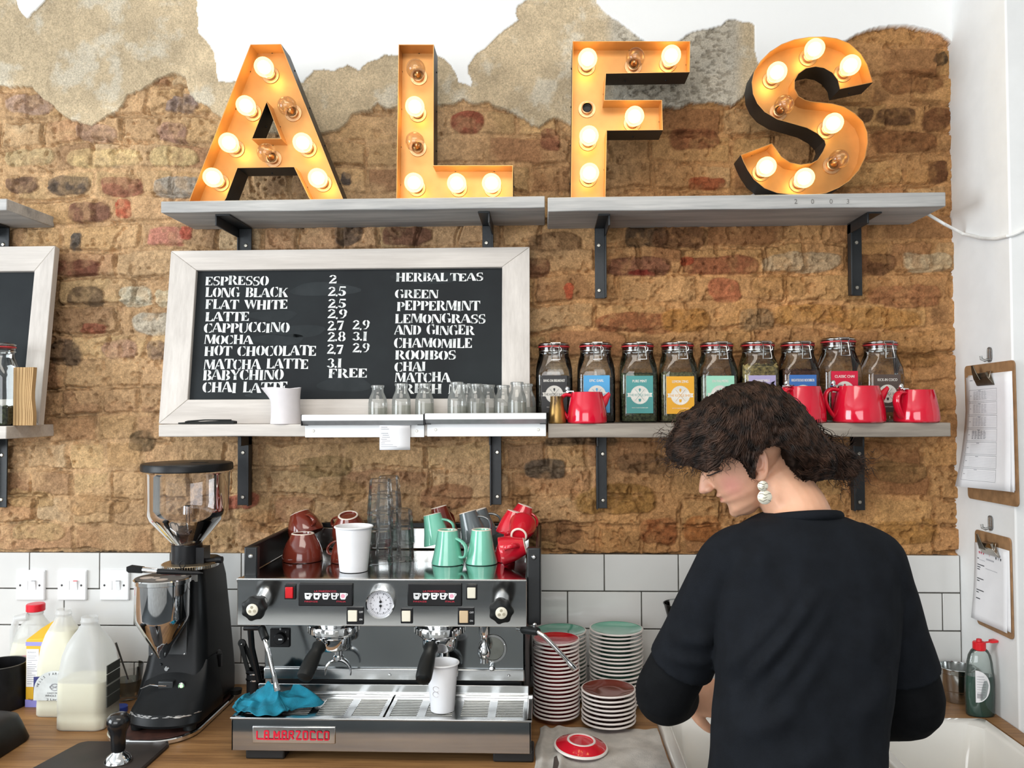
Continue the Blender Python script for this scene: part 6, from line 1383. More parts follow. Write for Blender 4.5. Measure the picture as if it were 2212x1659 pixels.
def jar(px, pyb, pyt, wpx, t, lab, cname, text, tcol, fill, fillkind, idx, lw=54, ltop=None, twist=0, base=None):
    x = P(px, 850, t).x; s = SPX(t); w = wpx / s; z0 = (base if base is not None else ZL2) + .0006; zt_ = P(px, pyt, t).z; h = zt_ - z0; dpt = w / 2 * .84
    th = thing('clip_top_jar', lab, 'jar', (x, -t, z0), 'clip top tea jars'); cy = -t; n = 7
    def sq(f, r_, z): return rrect(x - w / 2 * f, x + w / 2 * f, cy - dpt * f, cy + dpt * f, min(dpt * f * .999, r_), z0 + h * z, n)
    mb = MB(); rg = [sq(.90, .014, 0), sq(.98, .016, .012), sq(1, .018, .03), sq(1, .019, .58), sq(.99, .024, .66), sq(.955, .034, .73), sq(.90, .046, .79), sq(.845, .05, .825), sq(.83, .05, .84), sq(.83, .05, .875)]
    mb.loft(rg, caps=False); mb.add(rg[0], [tuple(reversed(range(len(rg[0]))))]); o = mb.build('jar_body', JG, th, sharp=60); fixn(o)
    if fill > 0:
        rd = random.Random(idx); e = .965; mb = MB(); zs_ = [q for q in (.012, .03, .30, .58, .66, .73) if q < fill] + [fill]
        fr = lambda z: 1.0 if z < .58 else (1 - .045 * ((z - .58) / .15))
        r2 = [[(x + (p[0] - x) * e, cy + (p[1] - cy) * e, p[2]) for p in sq(fr(z) * (.97 if z < .02 else 1), .018, z)] for z in zs_]
        r2[-1] = [(p[0], p[1], p[2] + rd.uniform(-.004, .004)) for p in r2[-1]]
        mb.loft(r2)
        for k in range(70): mb.sphere((x + rd.uniform(-.45, .45) * w * .9, cy + rd.uniform(-.45, .45) * w * .74, z0 + h * fill + rd.uniform(-.002, .004)), (rd.uniform(.002, .005), rd.uniform(.0015, .003), rd.uniform(.001, .003)), 5, 4)
        f = mb.build('loose_tea', HERB[fillkind], th); fixn(f); f['kind'] = 'stuff'
    Rn = w / 2 * .83; M = T(x, cy, z0)
    mb = MB(); mb.lathe([(Rn * .98, h * .872), (Rn * 1.02, h * .88), (Rn * 1.02, h * .935), (Rn * .98, h * .938)], 40, M); mb.build('neck_collar', glass('neck_glass', (.86, .885, .875), 1.6, .02), th)
    mb = MB(); mb.lathe([(Rn * .9, h * .938), (Rn * 1.055, h * .939), (Rn * 1.06, h * .955), (Rn * .9, h * .957)], 40, M); mb.build('rubber_seal', SEALR, th)
    mb = MB(); mb.lathe([(Rn * 1.0, h * .957), (Rn * 1.045, h * .958), (Rn * 1.045, h * .975), (Rn * 1.0, h * .990), (Rn * .92, h * .998), (Rn * .80, h), (0, h * .992)], 40, M); mb.build('glass_lid', glass('lid_glass', (.82, .85, .84), 1.8, .02), th)
    mb = MB()
    for z, k in ((.892, 1.03), (.948 + .028, 1.055)): mb.tube([M @ Vector((Rn * k * math.cos(a), Rn * k * math.sin(a), h * z)) for a in [2 * math.pi * i / 36 for i in range(36)]], .0011, 6, closed=True)
    yf = -Rn * 1.05 - .004
    A = [(-.0125, yf + .004, h * .978), (-.0128, yf - .002, h * .985), (.0128, yf - .002, h * .985), (.0125, yf + .004, h * .978)]
    B = [(-.0115, yf - .001, h * .985), (-.013, yf - .004, h * .96), (-.0085, yf - .006, h * .945), (-.0150, yf - .005, h * .915), (-.0145, yf - .004, h * .885), (-.0085, yf - .003, h * .868)]
    C = [(-.0085, yf - .005, h * .93), (-.0095, yf - .008, h * .86), (-.0115, yf - .011, h * .775), (.0115, yf - .011, h * .775), (.0095, yf - .008, h * .86), (.0085, yf - .005, h * .93)]
    TW = M @ RZ(0) @ T(twist, 0, 0)
    mb.tube(A, .0011, 6, M=TW); mb.tube(B, .0011, 6, M=TW); mb.tube([(-a, b, c) for a, b, c in B], .0011, 6, M=TW); mb.tube(C, .0013, 6, closed=True, M=TW)
    mb.build('wire_clasp', WIRE, th)
    if text is None: return th
    # paper label on the front face
    yl = cy - dpt - .0006; lh = 79 / s; lw_ = lw / s; ztop = P(px, ltop, t).z if ltop else z0 + h * .58; xl_ = x - lw_ / 2
    LM = pmat('label_' + cname, tcol, .55, var=.02)
    mb = MB(); mb.box(x - lw_ / 2, x + lw_ / 2, yl - .0002, yl + .0004, ztop - lh, ztop); lb = mb.build('paper_label', LM, th)
    tl = yl - .0005; mb = MB(); tw_ = min(lw_ * .84, len(text) * .0042); put_text(mb, text, (x - tw_ / 2, tl, ztop - lh * .175), (1, 0, 0), (0, 0, 1), width=tw_, cap=.0072, bold=.00018)
    put_text(mb, 'WWW.THEKETTLESHED.COM', (x - lw_ * .30, tl, ztop - lh * .865), (1, 0, 0), (0, 0, 1), width=lw_ * .6, cap=.0026)
    mb.build('label_lettering', CREAMP, lb, flat=True)
    cz = ztop - lh * .51; rr_ = lw_ * .345
    mb = MB(); mb.add([(x + rr_ * (1 + (.035 if i % 2 else -.035)) * math.cos(2 * math.pi * i / 72), tl, cz + rr_ * (1 + (.035 if i % 2 else -.035)) * math.sin(2 * math.pi * i / 72)) for i in range(72)], [tuple(range(72))])
    hh = lh * .052; bw = lw_ * .47
    mb.add([(x - bw, tl - .0002, cz - hh), (x + bw, tl - .0002, cz - hh), (x + bw * .93, tl - .0002, cz), (x + bw, tl - .0002, cz + hh), (x - bw, tl - .0002, cz + hh), (x - bw * .93, tl - .0002, cz)], [tuple(range(6))])
    em = mb.build('round_emblem', CREAMP, lb, flat=True)
    t3 = tl - .0006; mb = MB(); put_text(mb, 'THE KETTLE SHED', (x - bw * .86, t3, cz - hh * .62), (1, 0, 0), (0, 0, 1), width=bw * 1.72, cap=hh * 1.25)
    mb.add([(x - .003, t3, cz + rr_ * .62), (x, t3, cz + rr_ * .28), (x + .003, t3, cz + rr_ * .62), (x, t3, cz + rr_ * .74)], [(0, 1, 2, 3)])
    mb.add([(x - .0035, t3, cz - rr_ * .42), (x + .0035, t3, cz - rr_ * .42), (x + .0025, t3, cz - rr_ * .72), (x - .0025, t3, cz - rr_ * .72)], [(3, 2, 1, 0)])
    mb.tube([(x - rr_ * .5, t3, cz + rr_ * .6), (x + rr_ * .5, t3, cz - rr_ * .6)], .0003, 4); mb.tube([(x + rr_ * .5, t3, cz + rr_ * .6), (x - rr_ * .5, t3, cz - rr_ * .6)], .0003, 4)
    mb.build('emblem_print', LM, em, flat=True)
    return th
jar(1197, 905, 741, 78, .048, 'clip-top jar with a black label, leftmost of the tea jars', 'black', 'BANG ON BREAKFAST', (.028, .027, .028), .56, 'black', 1, 54, 812, .004)
jar(1287, 905, 740, 80, .048, 'clip-top jar with a sky blue label behind the left red teapot', 'sky_blue', 'EPIC EARL', (.085, .36, .66), .54, 'black', 2, 55, 812, .002)
jar(1378, 905, 740, 80, .048, 'clip-top jar with a dark teal label', 'teal', 'PURE MINT', (.075, .30, .29), .60, 'mint', 3, 56, 813, .006)
jar(1464, 905, 739, 80, .048, 'clip-top jar with an orange-yellow label', 'amber', 'LEMON ZING', (.78, .38, .025), .60, 'herb', 4, 58, 814, .006)
jar(1549, 905, 739, 80, .048, 'clip-top jar with a pale mint label, partly behind the hair', 'pale_mint', 'EN PALMERS', (.34, .68, .50), .56, 'pale', 5, 58, 813, .006)
jar(1638, 905, 738, 80, .048, 'clip-top jar of dried flowers with a lilac label, behind the hair', 'lilac', 'CHAMOMILE', (.40, .36, .58), .70, 'flower', 6, 56, 812, .010)
jar(1724, 905, 738, 80, .048, 'clip-top jar with a royal blue label behind the hair', 'royal_blue', 'RIGHTEOUS ROOIBOS', (.045, .16, .46), .64, 'rooibos', 7, 56, 811, .006)
jar(1812, 905, 730, 82, .048, 'clip-top jar with a crimson label, tallest in the row', 'crimson', 'CLASSIC CHAI', (.62, .008, .045), .0, 'black', 8, 55, 803, -.002)
jar(1903, 905, 737, 80, .048, 'clip-top jar with a grey-brown label at the right end', 'taupe', 'KICK-IN COCO', (.085, .060, .050), .0, 'black', 9, 55, 810, .002)
jL = jar(-4, 915, 741, 78, .158, 'clip-top jar cut off at the left edge beside the brown paper bags', 'none', None, (0, 0, 0), .22, 'mint', 10, base=ZLL)
# ---- teapots
def teapot(px, wpx, pyt, lab, rz=0, t=.158, var=''):
    x = P(px, 880, t).x; s = SPX(t); Rb = wpx / 2 / s; z0 = ZL2 + .0006; h = P(px, pyt, t).z - z0
    th = thing('teapot', lab, 'teapot', (x, -t, z0), 'red teapots on the jar shelf'); M = T(x, -t, z0) @ RZ(rz)
    mb = MB(); mb.lathe([(0, .001), (Rb * .93, 0), (Rb * .985, .003), (Rb, .010), (Rb * .975, h * .35), (Rb * .88, h * .70), (Rb * .78, h * .95), (Rb * .765, h), (Rb * .73, h + .0005), (Rb * .72, h * .96), (Rb * .92, h * .3), (0, .008)], 48, M); mb.build('pot_body', TPR, th)
    mb = MB(); mb.lathe([(Rb * .715, h - .004), (Rb * .70, h - .001), (Rb * .2, h + .0002), (0, h)], 40, M); mb.build('steel_lid', ES, th)
    pts = [Vector((-Rb * .80, 0, h * .90)), Vector((-Rb * 1.05, 0, h * .93)), Vector((-Rb * 1.26, 0, h * .84)), Vector((-Rb * 1.32, 0, h * .64)), Vector((-Rb * 1.22, 0, h * .42)), Vector((-Rb * 1.06, 0, h * .24)), Vector((-Rb * .94, 0, h * .15))]; fine = []
    for i in range(len(pts) - 1):
        for k in range(5): fine.append(pts[i].lerp(pts[i + 1], k / 5))
    fine.append(pts[-1])
    for _ in range(4): fine = [fine[0]] + [(fine[i - 1] + fine[i] * 2 + fine[i + 1]) / 4 for i in range(1, len(fine) - 1)] + [fine[-1]]
    mb = MB(); rg = []
    for i, p in enumerate(fine):
        d = (fine[min(i + 1, len(fine) - 1)] - fine[max(i - 1, 0)]).normalized(); n = Vector((0, 1, 0)).cross(d); rg.append([M @ (p + Vector((0, 1, 0)) * .0105 * math.cos(a) + n * .0052 * math.sin(a)) for a in [2 * math.pi * j / 14 for j in range(14)]])
    mb.loft(rg); o = mb.build('handle', TPR, th); fixn(o)
    mb = MB(); sp = [(Rb * .74, h * .62, .017), (Rb * .92, h * .74, .0125), (Rb * 1.04, h * .86, .0085), (Rb * 1.14, h * .955, .0055)]
    rg = [[M @ Vector((xx + rr * .5 * math.cos(a), rr * math.sin(a), zz + rr * .75 * math.cos(a) * -1)) for a in [2 * math.pi * j / 16 for j in range(16)]] for xx, zz, rr in sp]; mb.loft(rg); o = mb.build('spout', TPR, th); fixn(o)
    mb = MB(); mb.box(-Rb * .98, -Rb * .66, -.009, .009, h + .0008, h + .0035, M); mb.tube([M @ Vector((-Rb * .98, y, h + .001)) for y in (-.010, .010)], .0035, 10); mb.sphere(M @ Vector((-Rb * .98, 0, h + .008)), (.006, .006, .008), 12, 8); mb.build('lid_hinge', CHROME, th, bevel=.0006); return th
TPR = glaze('teapot_red_glaze', (.66, .008, .032))
teapot(1268, 86, 847, 'red teapot at the left in front of the sky blue label jar')
teapot(1731, 102, 835, 'red teapot half hidden behind the woman\'s head', rz=38)
teapot(1855, 108, 834, 'red teapot in front of the crimson label jar, spout to the right')
teapot(1979, 92, 842, 'red teapot at the right end of the shelf', rz=28)
# ---- brass pot
bp_ = thing('brass_pot', 'small stained brass pot between the white rail and the left red teapot', 'pot', (P(1203, 900, .165).x, -.165, ZL2 + .0006)); c = bp_.location; hb = P(0, 861, .165).z - c.z
BR = pmat('stained_brass', (.50, .30, .09), .35, .85, col2=(.05, .032, .022), vscale=30, stretch=(1, 1, .35), ramp=(.38, .62), rvar=.15)
mb = MB(); mb.lathe([(0, .001), (.0225, 0), (.0235, .003), (.0205, hb * .45), (.0165, hb * .80), (.0165, hb), (.0150, hb), (.0150, hb * .8), (.0215, .006), (0, .005)], 36, T(*c)); mb.build('pot_body', BR, bp_)
# ---- little milk bottles behind the rails
BG = glass('bottle_glass', (.988, .992, .985), .9, .03, .15, (.90, .92, .89))
for (px, pyt, t, k) in ((816, 832, .135, 0), (867, 828, .150, 1), (917, 828, .145, 2), (987, 825, .165, 3), (1008, 830, .118, 4), (1028, 829, .150, 5), (1055, 831, .125, 6), (1087, 832, .135, 7), (1117, 825, .160, 8), (1137, 829, .118, 9)):
    lab = ['leftmost small glass bottle on the pale shelf', 'second small glass bottle from the left on the pale shelf', 'third small glass bottle from the left, before the gap', 'small glass bottle just right of the gap in the row', 'small glass bottle behind two others right of the gap', 'small glass bottle in the middle of the right-hand cluster', 'small glass bottle set back right of the middle of the cluster', 'small glass bottle in front of the inner edge of the board frame', 'front small glass bottle at the right end of the row', 'rearmost small glass bottle at the right end of the row'][k]
    x = P(px, 860, t).x; z0 = ZL + .0006; h = P(px, pyt, t).z - z0; th = thing('glass_bottle', lab, 'glass bottle', (x, -t, z0), 'small glass bottles on the pale shelf'); M = T(x, -t, z0); rb_ = 20.5 / SPX(t)
    mb = MB(); mb.lathe([(0, .004), (rb_ * .8, .0), (rb_, .004), (rb_, h * .52), (rb_ * .93, h * .64), (rb_ * .72, h * .76), (rb_ * .62, h * .82), (rb_ * .60, h * .93)], 32, M); mb.build('bottle_body', BG, th)
    mb = MB(); mb.lathe([(rb_ * .60, h * .93), (rb_ * .70, h * .935), (rb_ * .70, h * .99), (rb_ * .62, h), (rb_ * .54, h * .99), (rb_ * .54, h * .93)], 28, M); mb.build('lip', BG, th)
    mb = MB(); mb.lathe([(0, .0045), (rb_ * .93, .0055), (rb_ * .95, h * (.40 + .05 * (k % 3))), (0, h * (.40 + .05 * (k % 3)))], 28, M); mb.build('milk_film', glass('thin_milk_film', (.90, .90, .86), .3, .2, .30, (.80, .80, .72)), th)
# ---- white ticket rails on the shelf edge
ALU = pmat('white_powder_coat', (.84, .85, .85), .35, var=.01); ALG = pmat('grey_anodised', (.42, .43, .44), .35, .5)
for (x0, x1, y0, y1, lab) in ((656, 917, 895, 945, 'white ticket rail on the shelf edge, left one holding a receipt'), (920, 1180, 892, 943, 'white ticket rail on the shelf edge, right one without a receipt')):
    a = P(x0, y1, .205); b_ = P(x1, y0, .205); th = thing('ticket_rail', lab, 'ticket rail', ((a.x + b_.x) / 2, -.2, a.z), 'ticket rails'); h = b_.z - a.z
    mb = MB(); mb.box(a.x + .003, b_.x - .001, -.2035, -.2012, a.z, b_.z - h * .44); mb.build('back_plate', ALU, th, bevel=.0008)
    mb = MB(); mb.loft([[(xx, -.2012, b_.z), (xx, -.224, b_.z), (xx, -.2255, b_.z - .002), (xx, -.2255, b_.z - h * .26), (xx, -.2012, b_.z - h * .26)] for xx in (a.x, b_.x)]); o = mb.build('hood', ALU, th, bevel=.0006); fixn(o)
    mb = MB(); mb.loft([[(xx, -.2012, b_.z - h * .262), (xx, -.2250, b_.z - h * .262), (xx, -.2150, b_.z - h * .46), (xx, -.2012, b_.z - h * .46)] for xx in (a.x + .001, b_.x - .001)]); o = mb.build('gripper_lip', ALG, th); fixn(o)
    for xx in (a.x - .0012, b_.x - .0004):
        mb = MB(); mb.box(xx, xx + .0016, -.226, -.2012, b_.z - h * .47, b_.z + .0004); sg = -1 if xx > (a.x + b_.x) / 2 else 1
        mb.box(min(xx, xx + sg * .016), max(xx, xx + sg * .016), -.2175, -.2155, b_.z - h * .475, b_.z - h * .445); mb.build('end_cap', BLACKP, th)
    for px in ((x0 + 21), (x1 - 17)):
        q = P(px, (y0 + y1) / 2 + 11, .205); mb = MB(); mb.lathe([(0, .0018), (.0025, .0016), (.0036, 0)], 14, T(q.x, -.2035, q.z) @ RX(90)); mb.build('screw', pmat('zinc_screw', (.55, .52, .45), .35, .9), th)
rc = thing('receipt', 'white paper receipt hanging from the left ticket rail', 'receipt', P(853, 946, .21)); a = P(820, 972, .212); b_ = P(886, 918, .212)
mb = MB(); mb.loft([[(x, -.2120 - .0008 * math.sin(k * 1.2), a.z + (b_.z - a.z) * k / 6) for k in range(7)] for x in (a.x, (a.x + b_.x) / 2, b_.x)], caps=False, closed=False); o = mb.build('paper_slip', PAPER, rc)
sm = o.modifiers.new('thickness', 'SOLIDIFY'); sm.thickness = .0003
mb = MB()
for k, (l0, w) in enumerate(((.004, .016), (.004, .012), (.004, .020), None, (.004, .018), (.004, .022), (.004, .014), (.004, .021), None, (.004, .012), (.004, .030), (.004, .042)) if False else ((.004, .016), (.004, .020), (.004, .018), (.008, .016), (.006, .020), (.004, .015), (.006, .022), (.004, .010), (.004, .030), (.004, .040))):
    z = b_.z - .006 - k * .0048 - (.006 if k > 1 else 0); mb.box(a.x + l0, a.x + l0 + w, -.2135, -.2132, z, z + .0013)
mb.build('receipt_print', GREYINK, rc, flat=True)
# ---- white paper-like jug and black strap
wj = thing('ceramic_jug', 'white crumpled jug with a pointed spout standing on the pale shelf', 'jug', (P(617, 900, .165).x, -.165, ZL + .0006)); c = wj.location; WJ = pmat('matt_white_ceramic', (.70, .66, .67), .75, var=.04, vscale=12, bump=.3, bscale=40)
hj = P(0, 841, .165).z - c.z; rj = 34 / SPX(.165); mb = MB(); rg = []
for k in range(13):
    z = k / 12; ring = []
    for j in range(48):
        a = 2 * math.pi * j / 48; r_ = rj * (.97 - .06 * math.sin(math.pi * z) + .02 * math.sin(3 * a + 5 * z)); d = math.exp(-((math.atan2(math.sin(a - math.pi * 1.04), math.cos(a - math.pi * 1.04))) / .36) ** 2)
        r_ += d * rj * .58 * max(0, (z - .62) / .38) ** 1.2; ring.append(c + Vector((r_ * math.cos(a), r_ * math.sin(a), hj * z + .002 * math.sin(2 * a) * z - d * 0)))
    rg.append(ring)
ri = [[c + (p - c) * 1.0 + Vector(((c.x - p.x) * .05, (c.y - p.y) * .05, 0)) for p in r_] for r_ in rg]
mb.loft(rg + list(reversed(ri))[:-1] + [[Vector((c.x + (p.x - c.x), p.y, c.z + .004)) for p in ri[0]]]); o = mb.build('jug_wall', WJ, wj, sharp=70); fixn(o)
mb = MB(); mb.lathe([(0, .0002), (rj * .80, .0002), (rj * .82, .0016), (0, .002)], 32, T(*c)); mb.build('red_base_edge', pmat('faded_red', (.60, .22, .18), .7), wj)
st = thing('folded_strap', 'flat black folded strap lying on the pale shelf left of the white jug', 'strap', P(447, 914, .17)); z = ZL + .0008; STM = pmat('black_fabric', (.012, .013, .012), .8, bump=.3)
xa, xb = P(386, 914, .175).x, P(508, 914, .175).x
mb = MB(); rg = []
for i in range(25):
    u = i / 24; x = xa + (xb - xa) * u; hh = .004 + .006 * u * (1 - max(0, u - .9) * 5) + .003 * math.exp(-((u - .24) / .06) ** 2); wd = .012 if u > .04 else .007; rg.append([(x, -.172 - wd, z), (x, -.172 + wd, z), (x, -.172 + wd, z + hh), (x, -.172 - wd, z + hh)])
mb.loft(rg); o = mb.build('strap_body', STM, st, bevel=.001); fixn(o)
mb = MB(); mb.tube([(xb - .006, -.185, z + .010), ((xa + xb) / 2, -.186, z + .0105), (xa + .03, -.186, z + .0075), (xa + .022, -.186, z + .0055)], .0018, 6); mb.build('loose_cord', STM, st)
# ---- brown paper bags at the left edge
KR = pmat('kraft_paper', (.56, .36, .17), .85, var=.06, vscale=10, bump=.15)
xs = [30, 36, 43, 50, 57, 61, 65, 69, 73]; z0 = ZLL + .0006; ztp = P(50, 794, .15).z
for k in range(8):
    th = thing('paper_bag', 'flat brown paper bag stored upright beside the left jar, %s' % ['nearest the jar', 'second from the jar', 'third from the jar', 'fourth from the jar', 'fourth from the free end', 'third from the free end', 'second from the free end', 'outermost'][k], 'paper bag', P(xs[k], 918, .16), 'brown paper bags')
    x0 = P(xs[k], 850, .165).x; x1 = P(xs[k + 1], 850, .165).x - .0012; mb = MB(); rg = []
    for i in range(15):
        u = i / 14; z = z0 + (ztp - z0) * u; wv = .0016 * math.sin(u * 7 + .4) * (k / 7) + .0022 * math.exp(-((u - .45) / .2) ** 2) * -(k / 7); rg.append([(x0 + wv, -.168, z), (x1 + wv, -.168, z), (x1 + wv, -.152, z), (x0 + wv, -.152, z)])
    mb.loft(rg); o = mb.build('bag_sheet', KR, th, bevel=.0004); fixn(o)
# ================================================================ right wall: clipboards, cable, washing-up corner
HARD = pmat('brown_hardboard', (.34, .19, .09), .6, var=.12, vscale=40)
TARN = pmat('tarnished_clip', (.16, .14, .11), .35, .85, var=.3); CLIPB = pmat('nickel_clip', (.50, .46, .40), .25, 1.0)
XW = XR
def on_wall(px, py, lift=0.0): p = PX(px, py, XW - lift); return (p.y, p.z)
def clipboard(lab, cTL, cTR, cBL, cBR, papers, clip, dark):
    """corner pixels on the wall plane; built as a rigid slightly tilted board hanging flat on the wall"""
    TL, TR, BL, BR = [Vector((0,) + on_wall(*q, lift=.006)) for q in (cTL, cTR, cBL, cBR)]
    hgt = ((TL - BL).length + (TR - BR).length) / 2; wid = ((TL - TR).length + (BL - BR).length) / 2
    top = (TL + TR) / 2; bot = (BL + BR) / 2; u = (top - bot).normalized(); r = Vector((0, -u.z, u.y)); r = r if r.y < 0 else -r; n = Vector((-1, 0, 0)); c = (TL + TR + BL + BR) / 4
    o = Vector((XW - .0005, c.y, c.z)); F = frame_m(o, r, u, n); W2, H2 = wid / 2, hgt / 2
    th = thing('clipboard', lab, 'clipboard', o, 'clipboards on the white wall')
    mb = MB(); mb.loft([[F @ Vector((p[0], p[1], z)) for p in rrect(-W2, W2, -H2, H2, .012, 0, 5)] for z in (.0006, .0040)]); ob = mb.build('board', HARD, th, bevel=.0005); fixn(ob)
    for i, (dx, dy, w, h, curl, ang) in enumerate(papers):
        mb = MB(); rows = []
        for j in range(13):
            v = j / 12; row = []
            for k in range(9):
                q = k / 8; x = -w / 2 + w * q + dx; y = H2 - .030 - h * v + dy; z = .0048 + i * .0007 + curl * (v ** 2) * (1 - q) ** 1.3 + curl * .25 * v ** 2; y += -ang * (q - .5) * 0
                a = ang * 1.0; x2 = x * math.cos(a) - (y - H2) * math.sin(a); y2 = H2 + x * math.sin(a) + (y - H2) * math.cos(a); row.append(F @ Vector((x2, y2, z)))
            rows.append(row)
        vs = [p for r_ in rows for p in r_]; mb.add(vs, [(a * 9 + b, a * 9 + b + 1, (a + 1) * 9 + b + 1, (a + 1) * 9 + b) for a in range(12) for b in range(8)]); ob = mb.build('paper_sheet', PAPER, th); sm = ob.modifiers.new('thickness', 'SOLIDIFY'); sm.thickness = .0003; sm.offset = 0
        lastp = (dx, dy, w, h, curl, ang, i, ob)
    dx, dy, w, h, curl, ang, i, pob = lastp
    def on(q, v, lift=.0006):
        x = -w / 2 + w * q + dx; y = H2 - .030 - h * v + dy; z = .0048 + i * .0007 + curl * (v ** 2) * (1 - q) ** 1.3 + curl * .25 * v ** 2 + lift
        x2 = x * math.cos(ang) - (y - H2) * math.sin(ang); y2 = H2 + x * math.sin(ang) + (y - H2) * math.cos(ang); return F @ Vector((x2, y2, z))
    def stroke(mb, q0, v0, q1, v1): 
        N_ = 5
        for s in range(N_): 
            a, b, c_, d = [on(q0 + (q1 - q0) * (s + e) / N_, v) for v in (v0, v1) for e in (0, 1)]; mb.add([a, b, d, c_], [(0, 1, 2, 3)])
    mb = MB(); m2 = MB(); rd = random.Random(len(lab))
    if dark:
        for blk in range(7):
            v0 = .12 + blk * .118
            stroke(mb, .08, v0, .72, v0 + .0022); stroke(mb, .08, v0 + .105, .72, v0 + .107)
            stroke(mb, .08, v0, .083, v0 + .105); stroke(mb, .72, v0, .723, v0 + .105)
            stroke(mb, .11, v0 + .05, .14, v0 + .054); stroke(mb, .30, v0 + .008, .36, v0 + .012)
            for k in range(6): stroke(m2, .18, v0 + .022 + k * .0135, .71, v0 + .0235 + k * .0135)
            if blk < 4:
                for k in range(6):
                    for w_ in range(5): 
                        q = .19 + w_ * .062; stroke(m2 if blk != 3 else mb, q, v0 + .0165 + k * .0135, q + rd.uniform(.03, .055), v0 + .0205 + k * .0135)
        stroke(mb, .36, .05, .60, .054); stroke(mb, .40, .066, .56, .069); stroke(mb, .10, .03, .17, .035)
    else:
        for k, (q, v, l) in enumerate(((.10, .19, .05), (.10, .27, .22), (.10, .30, .10), (.10, .33, .08), (.10, .45, .20), (.10, .48, .08), (.10, .60, .22), (.10, .63, .07), (.10, .71, .12))): stroke(mb, q, v, q + l, v + .012)
        stroke(m2, .38, .165, .62, .185); stroke(m2, .16, .205, .34, .212); stroke(m2, .36, .295, .72, .302)
    mb.build('printed_form', INK if not dark else pmat('form_ink', (.20, .20, .23), .8), pob, flat=True); m2.build('faint_print', pmat('faint_ink', (.52, .52, .56), .8), pob, flat=True)
    if not dark:
        for cidx, (col, lst) in enumerate((((.65, .05, .10), ((.14, .10), (.20, .10), (.27, .10))), ((.08, .08, .09), ((.25, .06), (.62, .06), (.66, .11), (.80, .11))), ((.62, .60, .62), ((.13, .05), (.19, .055), (.70, .065), (.78, .07), (.73, .11))), ((.80, .62, .64), ((.42, .06), (.46, .10), (.50, .06), (.46, .02))))):
            mb = MB()
            for (q, v) in lst: mb.add([on(q, v), on(q + .045, v), on(q + .035, v + .022), on(q + .022, v + .035), on(q + .008, v + .022)], [(0, 1, 2, 3, 4)])
            mb.build('printed_stamp', pmat('stamp_ink_%d' % cidx, col, .8), pob, flat=True)
    # bulldog clip: two wings, jaw and lever
    cx_, cy_ = clip; mb = MB()
    mb.loft([[F @ Vector((x, cy_ + dy2, z)) for x, dy2, z in ((-.040 + cx_, -.018, .006), (.040 + cx_, -.018, .006), (.040 + cx_, -.016, .010), (-.040 + cx_, -.016, .010))], [F @ Vector((x, cy_ + dy2, z)) for x, dy2, z in ((-.034 + cx_, .004, .010), (.034 + cx_, .004, .010), (.034 + cx_, .004, .022), (-.034 + cx_, .004, .022))], [F @ Vector((x, cy_ + dy2, z)) for x, dy2, z in ((-.022 + cx_, .016, .008), (.022 + cx_, .016, .008), (.020 + cx_, .014, .020), (-.020 + cx_, .014, .020))]]); ob = mb.build('bulldog_clip', CLIPB if not dark else TARN, th, bevel=.001); fixn(ob)
    mb = MB(); mb.loft([[F @ Vector((x + cx_ - .012, cy_ + y, z)) for x, y, z in q] for q in ([(-.016, -.004, .020), (.014, -.004, .020), (.014, -.004, .0225), (-.016, -.004, .0225)], [(-.014, .016, .026), (.006, .016, .026), (.006, .016, .0285), (-.014, .016, .0285)], [(-.010, .034, .030), (-.001, .034, .030), (-.001, .034, .0325), (-.010, .034, .0325)])]); ob = mb.build('clip_lever', TARN, th, bevel=.001); fixn(ob)
    mb = MB(); mb.loft([[F @ Vector((x + cx_ + .022, cy_ + y, z)) for x, y, z in q] for q in ([(-.010, .0, .016), (.014, .0, .016), (.014, .0, .018), (-.010, .0, .018)], [(-.008, .018, .010), (.010, .018, .010), (.010, .018, .012), (-.008, .018, .012)])]); ob = mb.build('clip_lever', CLIPB, th, bevel=.0008); fixn(ob)
    return th, F, H2
cb1 = clipboard('large clipboard on the white wall with a filled-in form curling away', (2081, 788), (2190, 781), (2090, 1075), (2198, 1097), [(.006, .004, .205, .285, .004, 0), (.004, .002, .205, .287, .008, .005), (-.004, 0, .205, .285, .030, .014)], (-.006, .136), True)
cb2 = clipboard('smaller clipboard below, holding a nearly blank printed page', (2103, 1143), (2182, 1163), (2110, 1345), (2186, 1385), [(.004, .0, .150, .195, .003, -.005), (-.006, -.004, .150, .195, .010, -.015)], (.0, .084), False)
for (c, lab, px, py) in ((cb1, 'clear plastic hook holding the large clipboard', 2139, 772), (cb2, 'clear plastic hook holding the smaller clipboard', 2141, 1136)):
    y, z = on_wall(px, py); th = thing('wall_hook', lab, 'hook', (XW, y, z), 'clear wall hooks'); CP = glass('clear_hook_plastic', (.93, .95, .95), 1.6, .08, .10)
    mb = MB(); mb.loft([[(xx, y + p[0], z + p[1]) for p in rrect(-.011, .011, -.012, .026, .010, 0, 5)] for xx in (XW - .0003, XW - .003)]); o = mb.build('hook_plate', CP, th); fixn(o)
    mb = MB(); mb.tube([(XW - .002, y, z - .004), (XW - .014, y, z - .008), (XW - .022, y, z - .004), (XW - .023, y, z + .004)], .0035, 10); mb.build('hook_peg', CP, th)
